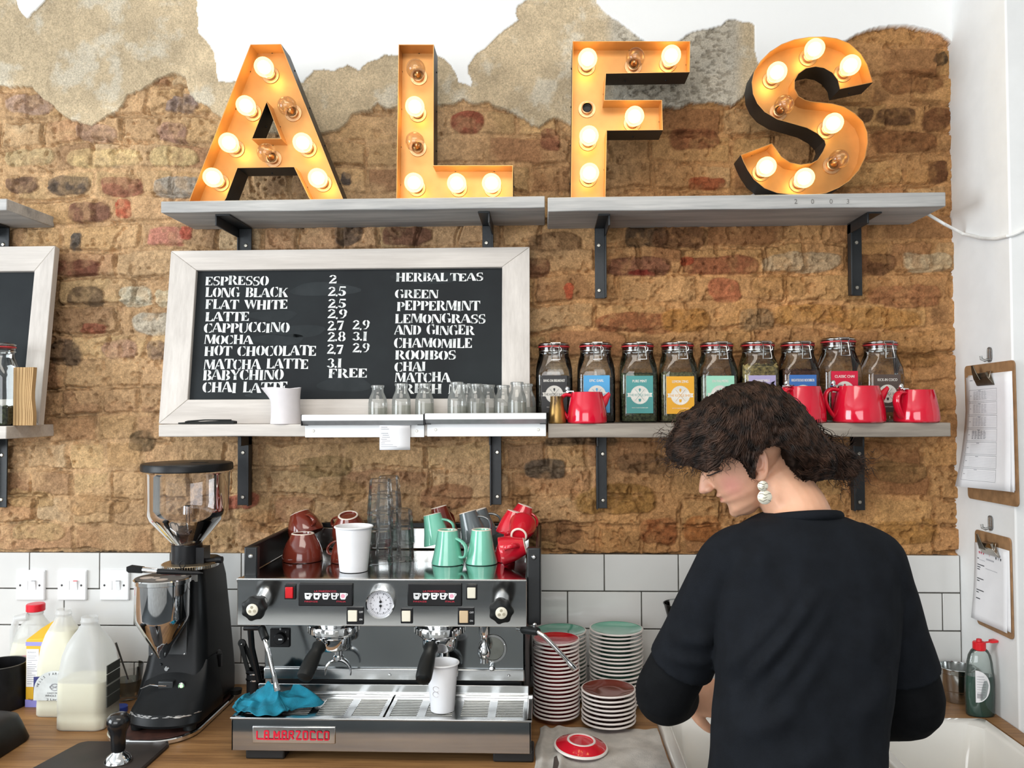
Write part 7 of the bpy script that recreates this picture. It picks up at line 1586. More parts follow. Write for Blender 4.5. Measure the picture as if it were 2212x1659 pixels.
# ---- white cable from the shelf end along the wall
p0 = P(2003, 462, .07); pts = [P(1960, 447, .07), p0, P(2040, 484, .085)]; y1, z1 = on_wall(2085, 505); pts += [Vector((XW - .006, y1, z1))]
for (px, py) in ((2120, 515), (2150, 516), (2175, 510)): y, z = on_wall(px, py, .006); pts.append(Vector((XW - .0045, y, z)))
pts += [Vector((XW + .005, NIBY - .0045, PX(2188, 506, XW).z)), Vector((XW + .10, NIBY - .0045, P(2290, 470, -NIBY).z)), Vector((XW + .3, NIBY - .0045, P(2450, 440, -NIBY).z))]
fine = []
for i in range(len(pts) - 1):
    for k in range(5): fine.append(pts[i].lerp(pts[i + 1], k / 5))
fine.append(pts[-1])
mb = MB(); mb.tube(fine, .0042, 10); o = mb.build('power_cable', pmat('white_cable', (.82, .82, .80), .4), None); tag(o, 'white power cable looping from the upper shelf end to the right wall', 'cable')
# black and white leads behind the letter S
mb = MB(); mb.tube([P(1640, 398, .135), P(1612, 402, .145), P(1592, 414, .150), P(1586, 424, .1495)], .0032, 8); 
z = ZU2 + .004
mb2 = MB(); a = P(1640, 392, .10); c_ = P(1590, 415, .165); mb2.tube([Vector((P(1640, 400, .09).x, -.085, z + .03)), Vector((P(1612, 408, .10).x, -.095, z + .012)), Vector((P(1598, 412, .13).x, -.130, z)), Vector((c_.x - .012, -.160, z)), Vector((c_.x - .03, -.12, z)), Vector((c_.x - .05, -.03, z))], .0034, 8); o = mb2.build('sign_cable', pmat('white_cable', (.82, .82, .80), .4)); tag(o, 'white lead running out under the letter S', 'cable')
# ---- washing-up liquid and bucket
def lathe_px(name, lab, cat, px, t): return thing(name, lab, cat, (P(px, 1500, t).x, -t, ZC + .0005))
bk = lathe_px('metal_bucket', 'small galvanised bucket in the corner beside the washing-up liquid', 'bucket', 2066, .075); c = bk.location; hb = P(2066, 1440, .075).z - ZC; rt_ = 36 / SPX(.075)
GALV = pmat('galvanised_tin', (.55, .56, .55), .16, 1.0, var=.10, vscale=14)
mb = MB(); mb.lathe([(0, .001), (rt_ * .72, 0), (rt_ * .76, .004), (rt_ * .80, hb * .30), (rt_ * .82, hb * .31), (rt_ * .82, hb * .34), (rt_ * .83, hb * .35), (rt_ * .85, hb * .36), (rt_ * .96, hb * .85), (rt_ * .98, hb * .86), (rt_ * .98, hb * .90), (rt_, hb), (rt_ * .97, hb), (rt_ * .93, hb * .86), (rt_ * .72, .008), (0, .007)], 44, T(*c)); mb.build('bucket_wall', GALV, bk)
mb = MB(); mb.tube([c + Vector((rt_ * math.cos(a), rt_ * math.sin(a), hb)) for a in [2 * math.pi * i / 44 for i in range(44)]], .0017, 8, closed=True); mb.build('rolled_rim', GALV, bk)
wu = lathe_px('washing_up_liquid', 'clear bottle of green washing-up liquid with an open red cap', 'bottle', 2117, .178); c = wu.location
def wz(py): return P(2117, py, .178).z - ZC - .0005
sw = SPX(.178); CLB = glass('clear_bottle_plastic', (.90, .95, .93), 1.1, .04, .05, (.8, .9, .85)); GREENL = pmat('green_detergent', (.006, .085, .060), .2, var=.05, coat=.3)
pr = [(0, 27), (.004, 29), (wz(1500), 30), (wz(1465), 30), (wz(1445), 27.5), (wz(1430), 26.0), (wz(1415), 23), (wz(1405), 18), (wz(1401), 14)]
def oval(z, wpx, e=1.0, dx=0): w = wpx / sw * e; return [c + Vector((w * math.cos(a) + dx, w * .62 * math.sin(a), z)) for a in [2 * math.pi * i / 40 for i in range(40)]]
mb = MB(); mb.loft([oval(z, w) for z, w in pr]); o = mb.build('bottle_body', CLB, wu, sharp=60); fixn(o)
mb = MB(); lv = wz(1458); mb.loft([oval(z + .0015, w, .95) for z, w in pr if z < lv] + [oval(lv, 29.2, .95)]); o = mb.build('green_liquid', GREENL, wu, sharp=60); fixn(o)
mb = MB(); cz = wz(1402); mb.lathe([(.0135, cz - .002), (.0150, cz), (.0150, cz + .016), (.013, cz + .0185), (.007, cz + .019), (.006, cz + .025), (.003, cz + .026), (0, cz + .026)], 32, T(*c)); CAPR = pmat('red_flip_cap', (.68, .012, .02), .35); cp = mb.build('red_cap', CAPR, wu)
mb = MB(); mb.loft([[c + Vector((x, y, cz + z)) for x, y, z in q] for q in ([(.013, -.003, .015), (.013, .003, .015), (.013, .003, .018), (.013, -.003, .018)], [(.024, -.003, .016), (.024, .003, .016), (.024, .003, .019), (.024, -.003, .019)], [(.028, -.009, .0165), (.028, .009, .0165), (.028, .009, .022), (.028, -.009, .022)], [(.040, -.010, .018), (.040, .010, .018), (.040, .010, .0235), (.040, -.010, .0235)], [(.046, -.004, .019), (.046, .004, .019), (.046, .004, .0225), (.046, -.004, .0225)])]); o = mb.build('flip_lid', CAPR, cp, bevel=.001); fixn(o)
mb = MB(); y_ = c.y - .62 * 29.5 / sw; e0 = [(math.cos(a), math.sin(a)) for a in [R(-90 + 180 * i / 16) for i in range(17)]]; hz_ = (wz(1443) - wz(1512)) / 2; mz = (wz(1443) + wz(1512)) / 2
def face(xo, z): 
    w = 29.6 / sw; return c + Vector((xo, -.62 * w * math.sqrt(max(0, 1 - (xo / w) ** 2)) - .0009, z))
pts2 = [face(-.020 + .034 * ca, mz + hz_ * sa) for ca, sa in e0]; lab_ = pts2 + [face(-.020, mz + hz_)]
mb.add(pts2, [tuple(range(17))]); lb = mb.build('white_label', PAPER, wu, flat=True)
mb = MB()
for k in range(8): z = mz + hz_ * (.62 - .16 * k); w_ = .020 * math.sqrt(max(.05, 1 - (.62 - .16 * k) ** 2)); a, b_, d_ = face(-.017, z), face(-.017 + w_ * .5, z), face(-.017 + w_, z); mb.tube([a - Vector((0, .0004, 0)), b_ - Vector((0, .0006, 0)), d_ - Vector((0, .0006, 0))], .0004, 4)
for k in range(6): a = face(-.016 + .0022 * k, mz - hz_ * .72); mb.tube([a - Vector((0, .0004, 0)), a + Vector((0, -.0004, .012))], .0005 if k % 2 else .0008, 4)
mb.build('label_print', GREYINK, lb)
# ---- tall glass half hidden by the shoulder
tg = thing('glass_vase', 'tall clear flared glass behind the woman\'s left shoulder', 'glass', (P(1474, 1400, .085).x, -.085, ZC + .0005)); c = tg.location; hg = P(1474, 1304, .085).z - ZC; rg_ = 39 / SPX(.085)
mb = MB(); mb.lathe([(0, .004), (.034, 0), (.036, .004), (rg_ * .55, hg * .25), (rg_ * .62, hg * .55), (rg_ * .78, hg * .84), (rg_, hg), (rg_ - .0018, hg), (rg_ * .74, hg * .82), (rg_ * .5, hg * .3), (0, .012)], 40, T(*c)); mb.build('glass_wall', glass('vase_glass', (.988, .992, .988), 1.0), tg)
mb = MB(); mb.tube([c + Vector((rg_ * math.cos(a), rg_ * math.sin(a), hg)) for a in [2 * math.pi * i / 40 for i in range(40)]], .0014, 8, closed=True); mb.build('thick_rim', GLASS, tg)
# ================================================================ the woman at the sink
from mathutils.bvhtree import BVHTree
PT = thing('person', 'woman seen from behind in a black T-shirt, head turned down to the left', 'person', (P(1740, 1600, .80).x, -.82, 0.0))
def ell(c, ax, ay, n=28, p=2.3, rot=0.0, tiltv=None):
    out = []
    for i in range(n):
        a = 2 * math.pi * i / n; ca, sa = math.cos(a), math.sin(a)
        x = math.copysign(abs(ca) ** (2 / p), ca) * ax; y = math.copysign(abs(sa) ** (2 / p), sa) * ay
        cr_, sr_ = math.cos(rot), math.sin(rot); v = Vector((x * cr_ - y * sr_, x * sr_ + y * cr_, 0)); out.append(Vector(c) + v)
    return out
def limb(pts, rad, sub=6, smooth=2):
    fine = []; rr = []
    for i in range(len(pts) - 1):
        for k in range(sub): fine.append(Vector(pts[i]).lerp(Vector(pts[i + 1]), k / sub)); rr.append(rad[i] + (rad[i + 1] - rad[i]) * k / sub)
    fine.append(Vector(pts[-1])); rr.append(rad[-1])
    for _ in range(smooth):
        fine = [fine[0]] + [(fine[i - 1] + fine[i] * 2 + fine[i + 1]) / 4 for i in range(1, len(fine) - 1)] + [fine[-1]]
        rr = [rr[0]] + [(rr[i - 1] + rr[i] * 2 + rr[i + 1]) / 4 for i in range(1, len(rr) - 1)] + [rr[-1]]
    return fine, rr
def add_limb(mb, pts, rad, n=16, ends=True):
    f, r = limb(pts, rad)
    if ends:
        d0 = (f[0] - f[1]).normalized(); d1 = (f[-1] - f[-2]).normalized()
        f = [f[0] + d0 * r[0] * .95, f[0] + d0 * r[0] * .7] + f + [f[-1] + d1 * r[-1] * .7, f[-1] + d1 * r[-1] * .95]; r = [r[0] * .25, r[0] * .7] + r + [r[-1] * .7, r[-1] * .25]
    mb.tube(f, r, n)
def remeshed(mb, voxel, smooth=4, name='tmp'):
    o = mb.build(name, None, None, flat=True); fixn(o)
    m = o.modifiers.new('r', 'REMESH'); m.mode = 'VOXEL'; m.voxel_size = voxel
    s = o.modifiers.new('s', 'SMOOTH'); s.factor = .5; s.iterations = smooth
    dg = bpy.context.evaluated_depsgraph_get(); me = bpy.data.meshes.new_from_object(o.evaluated_get(dg))
    old = o.data; bpy.data.objects.remove(o); bpy.data.meshes.remove(old); return me
def mesh_obj(me, name, mat, parent):
    off = wloc(parent); n = len(me.vertices); co = np.empty(n * 3, np.float32); me.vertices.foreach_get('co', co); co = co.reshape(-1, 3) - np.array(off, np.float32); me.vertices.foreach_set('co', co.ravel())
    me.materials.clear(); me.materials.append(mat); me.polygons.foreach_set('use_smooth', [True] * len(me.polygons)); me.update()
    me.name = name; o = bpy.data.objects.new(name, me); COL.objects.link(o); o.parent = parent; return o
def getco(me): a = np.empty(len(me.vertices) * 3, np.float32); me.vertices.foreach_get('co', a); return a.reshape(-1, 3)
# ---- skeleton (pixel column, pixel row, distance from the wall)
SL, EL, WL = P(1572, 1226, .73), P(1437, 1503, .64), P(1480, 1508, .46)
SRr, ER, WR = P(1898, 1238, .745), P(1974, 1528, .70), P(1800, 1560, .50)
NECK0, NECK1 = P(1736, 1165, .715), P(1690, 1040, .665)
# torso sections: row, left, right, distance, depth
TOR = [(1108, 1668, 1802, .704, .142), (1124, 1628, 1848, .708, .162), (1150, 1586, 1888, .716, .180), (1185, 1558, 1920, .726, .192), (1230, 1548, 1938, .736, .200), (1300, 1548, 1940, .748, .215), (1400, 1550, 1932, .762, .222), (1500, 1546, 1920, .778, .222), (1600, 1538, 1906, .795, .225), (1680, 1530, 1902, .806, .232), (1760, 1528, 1904, .815, .240), (1840, 1530, 1902, .82, .240)]
def torso_rings(shr=0.0, upto=99):
    rg = []
    for (py, a, b, t, d) in TOR[:upto]:
        p, q = P(a, py, t), P(b, py, t); c = (p + q) / 2; rg.append(ell(c, max(.02, (q.x - p.x) / 2 - shr), max(.02, d / 2 - shr), 32, 2.5))
    return rg
hipz = torso_rings()[-1][0].z
# ---- head, in its own frame: x forward (face), y to her left side seen by the camera, z up from the chin
PHI = R(27); YAWH = R(-7)
fwd = Vector((-math.cos(PHI) * math.cos(YAWH), -math.cos(PHI) * math.sin(YAWH), -math.sin(PHI))); upv = Vector((-math.sin(PHI) * math.cos(YAWH), -math.sin(PHI) * math.sin(YAWH), math.cos(PHI))); sid = upv.cross(fwd)
if sid.y > 0: sid = -sid
CHIN = P(1588, 1119, .66); HO = CHIN - fwd * .082
HM = frame_m(HO, fwd, sid, upv)
def lin(tab, z):
    if z <= tab[0][0]: return tab[0][1]
    for i in range(len(tab) - 1):
        if z <= tab[i + 1][0]:
            k = (z - tab[i][0]) / (tab[i + 1][0] - tab[i][0]); k = k * k * (3 - 2 * k) * .5 + k * .5; return tab[i][1] + k * (tab[i + 1][1] - tab[i][1])
    return tab[-1][1]
FR = [(-.004, .060), (.004, .079), (.014, .086), (.024, .084), (.031, .0825), (.039, .0870), (.0445, .0868), (.047, .0855), (.051, .0892), (.056, .0900), (.066, .0885), (.080, .091), (.098, .093), (.112, .0935), (.122, .101), (.132, .104), (.150, .103), (.175, .091), (.197, .066), (.214, .035), (.222, .010)]
BK = [(-.004, .040), (.010, .012), (.03, -.004), (.05, -.020), (.07, -.050), (.09, -.072), (.13, -.094), (.165, -.090), (.19, -.070), (.21, -.042), (.222, -.012)]
WD = [(-.004, .014), (.006, .026), (.02, .037), (.045, .051), (.07, .0595), (.095, .0640), (.12, .069), (.15, .0735), (.175, .069), (.197, .054), (.213, .032), (.222, .010)]
rg = []; NA = 44
for i in range(64):
    z = -.004 + .226 * i / 63; xf, xb, w = lin(FR, z), lin(BK, z), lin(WD, z); cx = xb + (xf - xb) * .42; ring = []
    for k in range(NA):
        a = 2 * math.pi * k / NA; ca, sa = math.cos(a), math.sin(a)
        ax = (xf - cx) if ca > 0 else (cx - xb); pw = .86 if ca > 0 else 1.0
        ring.append(HM @ Vector((cx + ax * math.copysign(abs(ca) ** (.92 if ca > 0 else 1), ca), w * math.copysign(abs(sa) ** pw, sa), z)))
    rg.append(ring)
BODY = MB(); BODY.loft(rg)
def hsph(c, r): BODY.sphere((0, 0, 0), 1.0, 16, 10, HM @ T(*c) @ SCL(*r))
# nose
nz = [(.114, .084, .0085, .013), (.104, .0885, .0088, .0165), (.094, .0935, .0092, .0195), (.084, .0985, .0105, .0215), (.0765, .1020, .0120, .0220), (.0715, .1005, .0115, .0190), (.068, .095, .010, .016)]
BODY.loft([[HM @ Vector((x + d * .9 * math.cos(a), w * math.sin(a), z - .002 * math.cos(a))) for a in [2 * math.pi * k / 16 for k in range(16)]] for z, x, w, d in nz])
for s in (-1, 1):
    hsph((.1005, s * .0115, .0735), (.0095, .0062, .0070)); hsph((.080, s * .031, .1045), (.0130, .0150, .0105)); hsph((.0925, s * .026, .124), (.009, .022, .006))
hsph((.0865, 0, .0535), (.0085, .021, .0042)); hsph((.0845, 0, .0405), (.0085, .018, .0050)); hsph((.074, 0, .012), (.0135, .017, .0125))
# ears
for s in (-1, 1):
    E = HM @ T(.004, s * .0655, .084) @ Matrix.Rotation(s * R(20), 4, 'Z') @ Matrix.Rotation(R(-8), 4, 'Y') @ SCL(1.14, 1.1, 1.16)
    hel = [Vector((.0120, s * .004, -.006)), Vector((.0145, s * .007, .010)), Vector((.0125, s * .010, .024)), Vector((.004, s * .0125, .0315)), Vector((-.007, s * .0145, .0295)), Vector((-.0145, s * .0150, .018)), Vector((-.0150, s * .0140, .002)), Vector((-.010, s * .0115, -.014)), Vector((-.002, s * .0090, -.0245)), Vector((.006, s * .0060, -.026)), Vector((.0105, s * .004, -.019))]
    f, r_ = limb(hel, [.0028, .0032, .0034, .0035, .0035, .0034, .0034, .0036, .0048, .0048, .0030], 4, 2); BODY.tube([E @ p for p in f], r_, 10)
    BODY.sphere((0, 0, 0), 1, 16, 10, E @ T(-.004, s * .0045, .003) @ SCL(.0135, .0034, .0280)); BODY.sphere((0, 0, 0), 1, 12, 8, E @ T(.0115, s * .0055, -.004) @ SCL(.0042, .0045, .0060)); BODY.sphere((0, 0, 0), 1, 12, 8, E @ T(.0010, s * .0075, -.0215) @ SCL(.0075, .0042, .0075))
    f, r_ = limb([Vector((.005, s * .0085, -.010)), Vector((-.004, s * .0115, -.009)), Vector((-.0085, s * .0125, .003)), Vector((-.005, s * .0125, .014)), Vector((.001, s * .0115, .021))], [.0022, .0026, .0026, .0024, .0018], 4, 1); BODY.tube([E @ p for p in f], r_, 8)
# neck and trapezius
add_limb(BODY, [P(1768, 1225, .735), NECK0, P(1722, 1100, .690), P(1676, 1035, .667)], [.075, .068, .058, .054], 24)
add_limb(BODY, [P(1668, 1040, .690), P(1674, 1085, .706), P(1682, 1120, .712)], [.011, .012, .012], 12)
BODY.loft(torso_rings(.014))
# arms and hands
add_limb(BODY, [SL, SL.lerp(EL, .5), EL], [.046, .043, .036]); add_limb(BODY, [EL, EL.lerp(WL, .35), WL], [.037, .037, .031])
add_limb(BODY, [SRr, SRr.lerp(ER, .5), ER], [.046, .043, .036]); add_limb(BODY, [ER, ER.lerp(WR, .35), WR], [.037, .036, .026])
def hand(wrist, arm_dir, back, s):
    """palm, four unequal bent fingers and a thumb leaving the side of the palm"""
    x = arm_dir.normalized(); z = (back - x * back.dot(x)).normalized(); y = z.cross(x) * s; M = frame_m(wrist, x, y, z)
    BODY.loft([[M @ Vector((xx, w * math.cos(a) + off, h * math.sin(a) + dz)) for a in [2 * math.pi * k / 20 for k in range(20)]] for xx, w, h, off, dz in ((-.02, .027, .022, 0, 0), (.0, .028, .019, 0, 0), (.02, .034, .018, .001, 0), (.05, .041, .016, 0, .001), (.078, .043, .013, -.001, .001), (.088, .040, .009, -.001, 0))])
    for k, (yy, L, ang) in enumerate(((.0315, .072, .30), (.0105, .080, .36), (-.0115, .074, .42), (-.0320, .058, .50))):
        p = Vector((.082 - .004 * abs(k - 1), yy, .001)); pts = [p - Vector((.012, 0, 0)), p]; a = ang * .5; sp = (.10, .03, -.04, -.13)[k]
        for seg, q in enumerate((.45, .31, .24)):
            d = Vector((math.cos(a) * math.cos(sp), math.sin(sp), -math.sin(a))); p = p + d * L * q; pts.append(p); a += ang * (1.2 if seg == 0 else .9)
        add_limb(BODY, [M @ v for v in pts], [.0095, .0092, .0082, .0076, .0066], 12)
    add_limb(BODY, [M @ Vector(v) for v in ((.012, .020, -.006), (.032, .042, -.014), (.052, .056, -.022), (.074, .062, -.030))], [.0135, .0125, .0100, .0078], 12)
hand(WL + Vector((.004, 0, .002)), Vector((.90, .30, -.14)), Vector((-.1, -.85, .5)), -1)
hand(WR, (WR - ER).normalized() + Vector((-.3, .2, -.25)), Vector((.2, -.5, .8)), 1)
# legs and feet
HL, HR = Vector((P(1630, 1840, .82).x, -.82, .93)), Vector((P(1800, 1840, .82).x, -.82, .93))
for H_, k in ((HL, -1), (HR, 1)):
    add_limb(BODY, [H_ + Vector((0, 0, .02)), H_ + Vector((k * .008, .01, -.42)), H_ + Vector((k * .012, -.005, -.82))], [.080, .056, .038], 20)
    add_limb(BODY, [H_ + Vector((k * .012, -.02, -.875)), H_ + Vector((k * .018, .07, -.885)), H_ + Vector((k * .024, .14, -.895))], [.036, .036, .026], 16)
bme = remeshed(BODY, .0028, 3)
co = getco(bme); inv_h = np.array(HM.inverted()); loc = co @ inv_h[:3, :3].T + inv_h[:3, 3]
BV = BVHTree.FromPolygons([tuple(v) for v in co], [tuple(p.vertices) for p in bme.polygons])
def hit(px, py):
    d = ray(px, py).normalized(); h = BV.ray_cast(CAMP, d); return h[0], h[1]
skin = np.ones((len(co), 3)) * np.array([.70, .385, .245])
def tint(c, r, col, k):
    global skin
    d = np.linalg.norm(loc - np.array(c), axis=1) / r; w = (np.exp(-d ** 2) * k)[:, None]; skin = skin * (1 - w) + np.array(col) * w
for s in (-1, 1): tint((.062, s * .048, .066), .026, (.66, .27, .215), .85); tint((.004, s * .076, .084), .024, (.60, .24, .17), .55)
tint((.108, 0, .076), .016, (.66, .31, .235), .6)
lipw = np.exp(-(((loc[:, 0] - .092) / .010) ** 2 + (loc[:, 1] / .019) ** 2 + ((loc[:, 2] - .0465) / .0075) ** 2) ** 2)[:, None] * .75
skin = skin * (1 - lipw) + np.array([.47, .135, .115]) * lipw
tint((.02, 0, -.02), .05, (.60, .33, .22), .4)
ca = bme.color_attributes.new('skin_tone', 'FLOAT_COLOR', 'POINT'); rgba = np.ones((len(co), 4), np.float32); rgba[:, :3] = skin; ca.data.foreach_set('color', rgba.ravel())
SK = bpy.data.materials.new('skin'); SK.use_nodes = True; N, L = nt(SK); b = N['Principled BSDF']; at_ = N.new('ShaderNodeAttribute'); at_.attribute_name = 'skin_tone'
n_ = _tex(N, L, 90, 4); mr = N.new('ShaderNodeMapRange'); mr.inputs[3].default_value = .93; mr.inputs[4].default_value = 1.07; L.new(n_.outputs['Fac'], mr.inputs[0]); vm = N.new('ShaderNodeVectorMath'); vm.operation = 'SCALE'; L.new(at_.outputs['Color'], vm.inputs[0]); L.new(mr.outputs[0], vm.inputs[3]); L.new(vm.outputs[0], b.inputs['Base Color'])
b.inputs['Roughness'].default_value = .48; b.inputs['Subsurface Weight'].default_value = .22; b.inputs['Subsurface Radius'].default_value = (.012, .005, .003); b.inputs['Subsurface Scale'].default_value = .5
mesh_obj(bme, 'body', SK, PT)
# closed eye, lashes, brow on the side that shows and on the far side
LASH = pmat('dark_lashes', (.035, .020, .015), .7)
def hl(p): return HM @ Vector(p)
for s in (-1, 1):
    mb = MB(); pts = []
    for i in range(9):
        q = i / 8; y = .014 + .036 * q; c = hl((.20, s * y, .0985 + .0015 * math.sin(math.pi * q) - .0075 * q * q * .0)); d = (-(fwd) * 1.0); h = BV.ray_cast(c, d)
        if h[0] is not None: pts.append(h[0] + fwd * .0006 + sid * (.0004 if True else 0))
    if len(pts) > 4: mb.tube(pts, [.0006] + [.0016] * (len(pts) - 2) + [.0009], 6); mb.build('eyelashes', LASH, PT)
    mb = MB(); pts = []
    for i in range(9):
        q = i / 8; c = hl((.20, s * (.012 + .040 * q), .1205 + .005 * math.sin(math.pi * q * .8))); h = BV.ray_cast(c, -fwd)
        if h[0] is not None: pts.append(h[0] + fwd * .0003)
    if len(pts) > 4: mb.tube(pts, [.0006] + [.0019] * (len(pts) - 3) + [.0013, .0006], 6); mb.build('eyebrow', pmat('brow_hair', (.075, .045, .030), .8), PT)
# earrings: two hammered discs hanging from the lobe
EARR = pmat('white_gold_disc', (.88, .84, .70), .28, .35, var=.02); EARD = pmat('dark_groove', (.22, .19, .14), .5, .5)
for s in (-1, 1):
    lobe = hl((.000, s * .0775, .056)); top = lobe + Vector((0, (-.004 if s * sid.y > 0 else .004), 0))
    if (hl((0, s, 0)) - hl((0, 0, 0))).y < 0: base = P(1648, 1050, -(top.y) + .006); low = P(1652, 1074, -(top.y) + .004); top = P(1647, 1039, -top.y)
    else: base = top + Vector((0, 0, -.012)); low = top + Vector((0, 0, -.034))
    mb = MB(); mb.tube([top + Vector((0, 0, .004)), top, base, low], .0008, 6); er = mb.build('earring', CHROME, PT)
    for c, r_ in ((base, .0098), (low, .0134)):
        mb = MB(); mb.lathe([(0, .0028), (r_ * .5, .0025), (r_ * .9, .0010), (r_, 0), (r_ * .9, -.0010), (0, -.0014)], 28, T(*c) @ RX(90) @ RZ(20)); dsc = mb.build('disc', EARR, er)
        mb = MB()
        for k in range(3):
            yy = r_ * (.42 - .42 * k); xw = math.sqrt(max(0, r_ * r_ - yy * yy)) * .88; mb.tube([c + Vector((-xw + 2 * xw * q / 8, -.0026 * (1 - abs(q / 4 - 1) * .75) - .0003, yy + .0014 * math.sin(q * 1.1 + k))) for q in range(9) if not (k == 1 and q > 6)], .00055, 5)
        mb.build('groove', EARD, dsc)
# ---- clothes
TEE = pmat('black_cotton', (.0072, .0088, .0120), .92, var=.12, vscale=30, bump=.35, bscale=700, spec=.2)
LSL = pmat('black_jersey', (.0060, .0065, .0075), .95, var=.12, vscale=30, bump=.3, bscale=700, spec=.15)
mb = MB(); add_limb(mb, [SL.lerp(EL, .55), EL + Vector((-.006, 0, 0)), EL.lerp(WL, .40), EL.lerp(WL, .66)], [.056, .0585, .052, .043], 24); add_limb(mb, [SL.lerp(EL, .2), SL.lerp(EL, .6)], [.05, .055], 20)
me = remeshed(mb, .004, 4); mesh_obj(me, 'long_sleeve', LSL, PT)
mb = MB(); add_limb(mb, [SRr.lerp(ER, .55), ER + Vector((.004, 0, -.002)), ER.lerp(WR, .45), ER.lerp(WR, .90)], [.056, .0570, .050, .040], 24); add_limb(mb, [SRr.lerp(ER, .2), SRr.lerp(ER, .6)], [.05, .055], 20)
me = remeshed(mb, .004, 4); mesh_obj(me, 'long_sleeve', LSL, PT)
mb = MB(); tr_ = torso_rings(0.0); mb.loft(tr_)
add_limb(mb, [P(1655, 1180, .725), P(1590, 1205, .73), SL, SL.lerp(EL, .40), SL.lerp(EL, .74)], [.052, .057, .057, .0605, .0645], 28, False)
add_limb(mb, [P(1835, 1180, .735), P(1890, 1210, .742), SRr, SRr.lerp(ER, .40), SRr.lerp(ER, .74)], [.052, .055, .055, .0585, .0625], 28, False)
me = remeshed(mb, .0042, 6); c2 = getco(me).astype(np.float64)
nrm = np.empty(len(c2) * 3, np.float32); me.vertices.foreach_get('normal', nrm); nrm = nrm.reshape(-1, 3)
X_, Y_, Z_ = c2[:, 0], c2[:, 1], c2[:, 2]
arm_l = np.array(P(1592, 1415, .74)); up_r = np.array(P(1700, 1275, .78)); d = (up_r - arm_l); Ld = np.linalg.norm(d); d /= Ld; rel = c2 - arm_l; al = rel @ d; pe = rel[:, 0] * d[2] - rel[:, 2] * d[0]
fold = np.zeros(len(c2))
for off, wd, am in ((.0, .012, .016), (.030, .014, .011), (-.026, .012, .009), (.060, .016, .006)): fold += am * np.exp(-((pe - off - al * .10) / wd) ** 2) * np.clip(1 - np.abs(al - Ld * .5) / (Ld * .85), 0, 1)
fold -= .012 * np.exp(-((pe) / .02) ** 2 - ((al) / .03) ** 2)
for (x0, y0, x1, y1, wd, am) in ((1545, 1560, 1700, 1480, .018, .006), (1560, 1640, 1760, 1560, .022, .006), (1900, 1420, 1800, 1520, .022, .005), (1890, 1600, 1740, 1640, .02, .005), (1580, 1230, 1660, 1200, .02, .004), (1640, 1330, 1780, 1250, .028, .004), (1880, 1300, 1820, 1420, .03, .005), (1450, 1400, 1560, 1390, .016, .005), (1440, 1440, 1560, 1450, .012, .004)):
    a = np.array(P(x0, y0, .78)); b_ = np.array(P(x1, y1, .78)); dd = b_ - a; l = np.hypot(dd[0], dd[2]); ux, uz = dd[0] / l, dd[2] / l; rx, rz_ = X_ - a[0], Z_ - a[2]; s_ = rx * ux + rz_ * uz; p_ = rx * uz - rz_ * ux; fold += am * np.exp(-(p_ / wd) ** 2) * np.clip(np.minimum(s_, l - s_) / (l * .3), 0, 1) * (Y_ < -.70)
fold *= 1.5; fold += (fbm(X_ * 9 + 5, Z_ * 7 + 5, 301, 3) - .5) * .012
c2 += nrm * fold[:, None]; me.vertices.foreach_set('co', c2.astype(np.float32).ravel()); me.update()
mesh_obj(me, 't_shirt', TEE, PT)
# neckband
mb = MB(); nb = []; pL, pR = P(1660, 1122, .700), P(1806, 1116, .700); cN = (pL + pR) / 2; axn = (pR.x - pL.x) / 2
for i in range(44):
    a = 2 * math.pi * i / 44; ca, sa = math.cos(a), math.sin(a); z = cN.z + (pR.z - pL.z) / 2 * ca + (.015 * -sa if sa < 0 else -.030 * sa)
    nb.append(Vector((cN.x + axn * ca, -.704 + .071 * sa, z)))
mb.tube(nb, .0095, 12, closed=True); mb.build('neckband', TEE, PT)
TRS = pmat('black_trouser', (.012, .013, .015), .9, bump=.3, bscale=500)
mb = MB(); mb.loft([ell((P(1716, 1700, .805).x, -.808, z), .166 - k, .112, 32, 2.4) for z, k in ((1.00, .012), (.94, .004), (.88, 0), (.80, .010))])
for H_, k in ((HL, -1), (HR, 1)): add_limb(mb, [H_ + Vector((0, 0, .0)), H_ + Vector((k * .008, .01, -.42)), H_ + Vector((k * .012, -.005, -.84))], [.094, .072, .058], 24, False)
me = remeshed(mb, .006, 6); mesh_obj(me, 'trousers', TRS, PT)
for H_, k in ((HL, -1), (HR, 1)):
    mb = MB(); add_limb(mb, [H_ + Vector((k * .012, -.025, -.872)), H_ + Vector((k * .018, .07, -.880)), H_ + Vector((k * .024, .145, -.888))], [.046, .044, .034], 18)
    sm = remeshed(mb, .005, 3); cc = getco(sm); cc[:, 2] = np.maximum(cc[:, 2], .003); sm.vertices.foreach_set('co', cc.ravel()); mesh_obj(sm, 'shoe', BLACKP, PT)
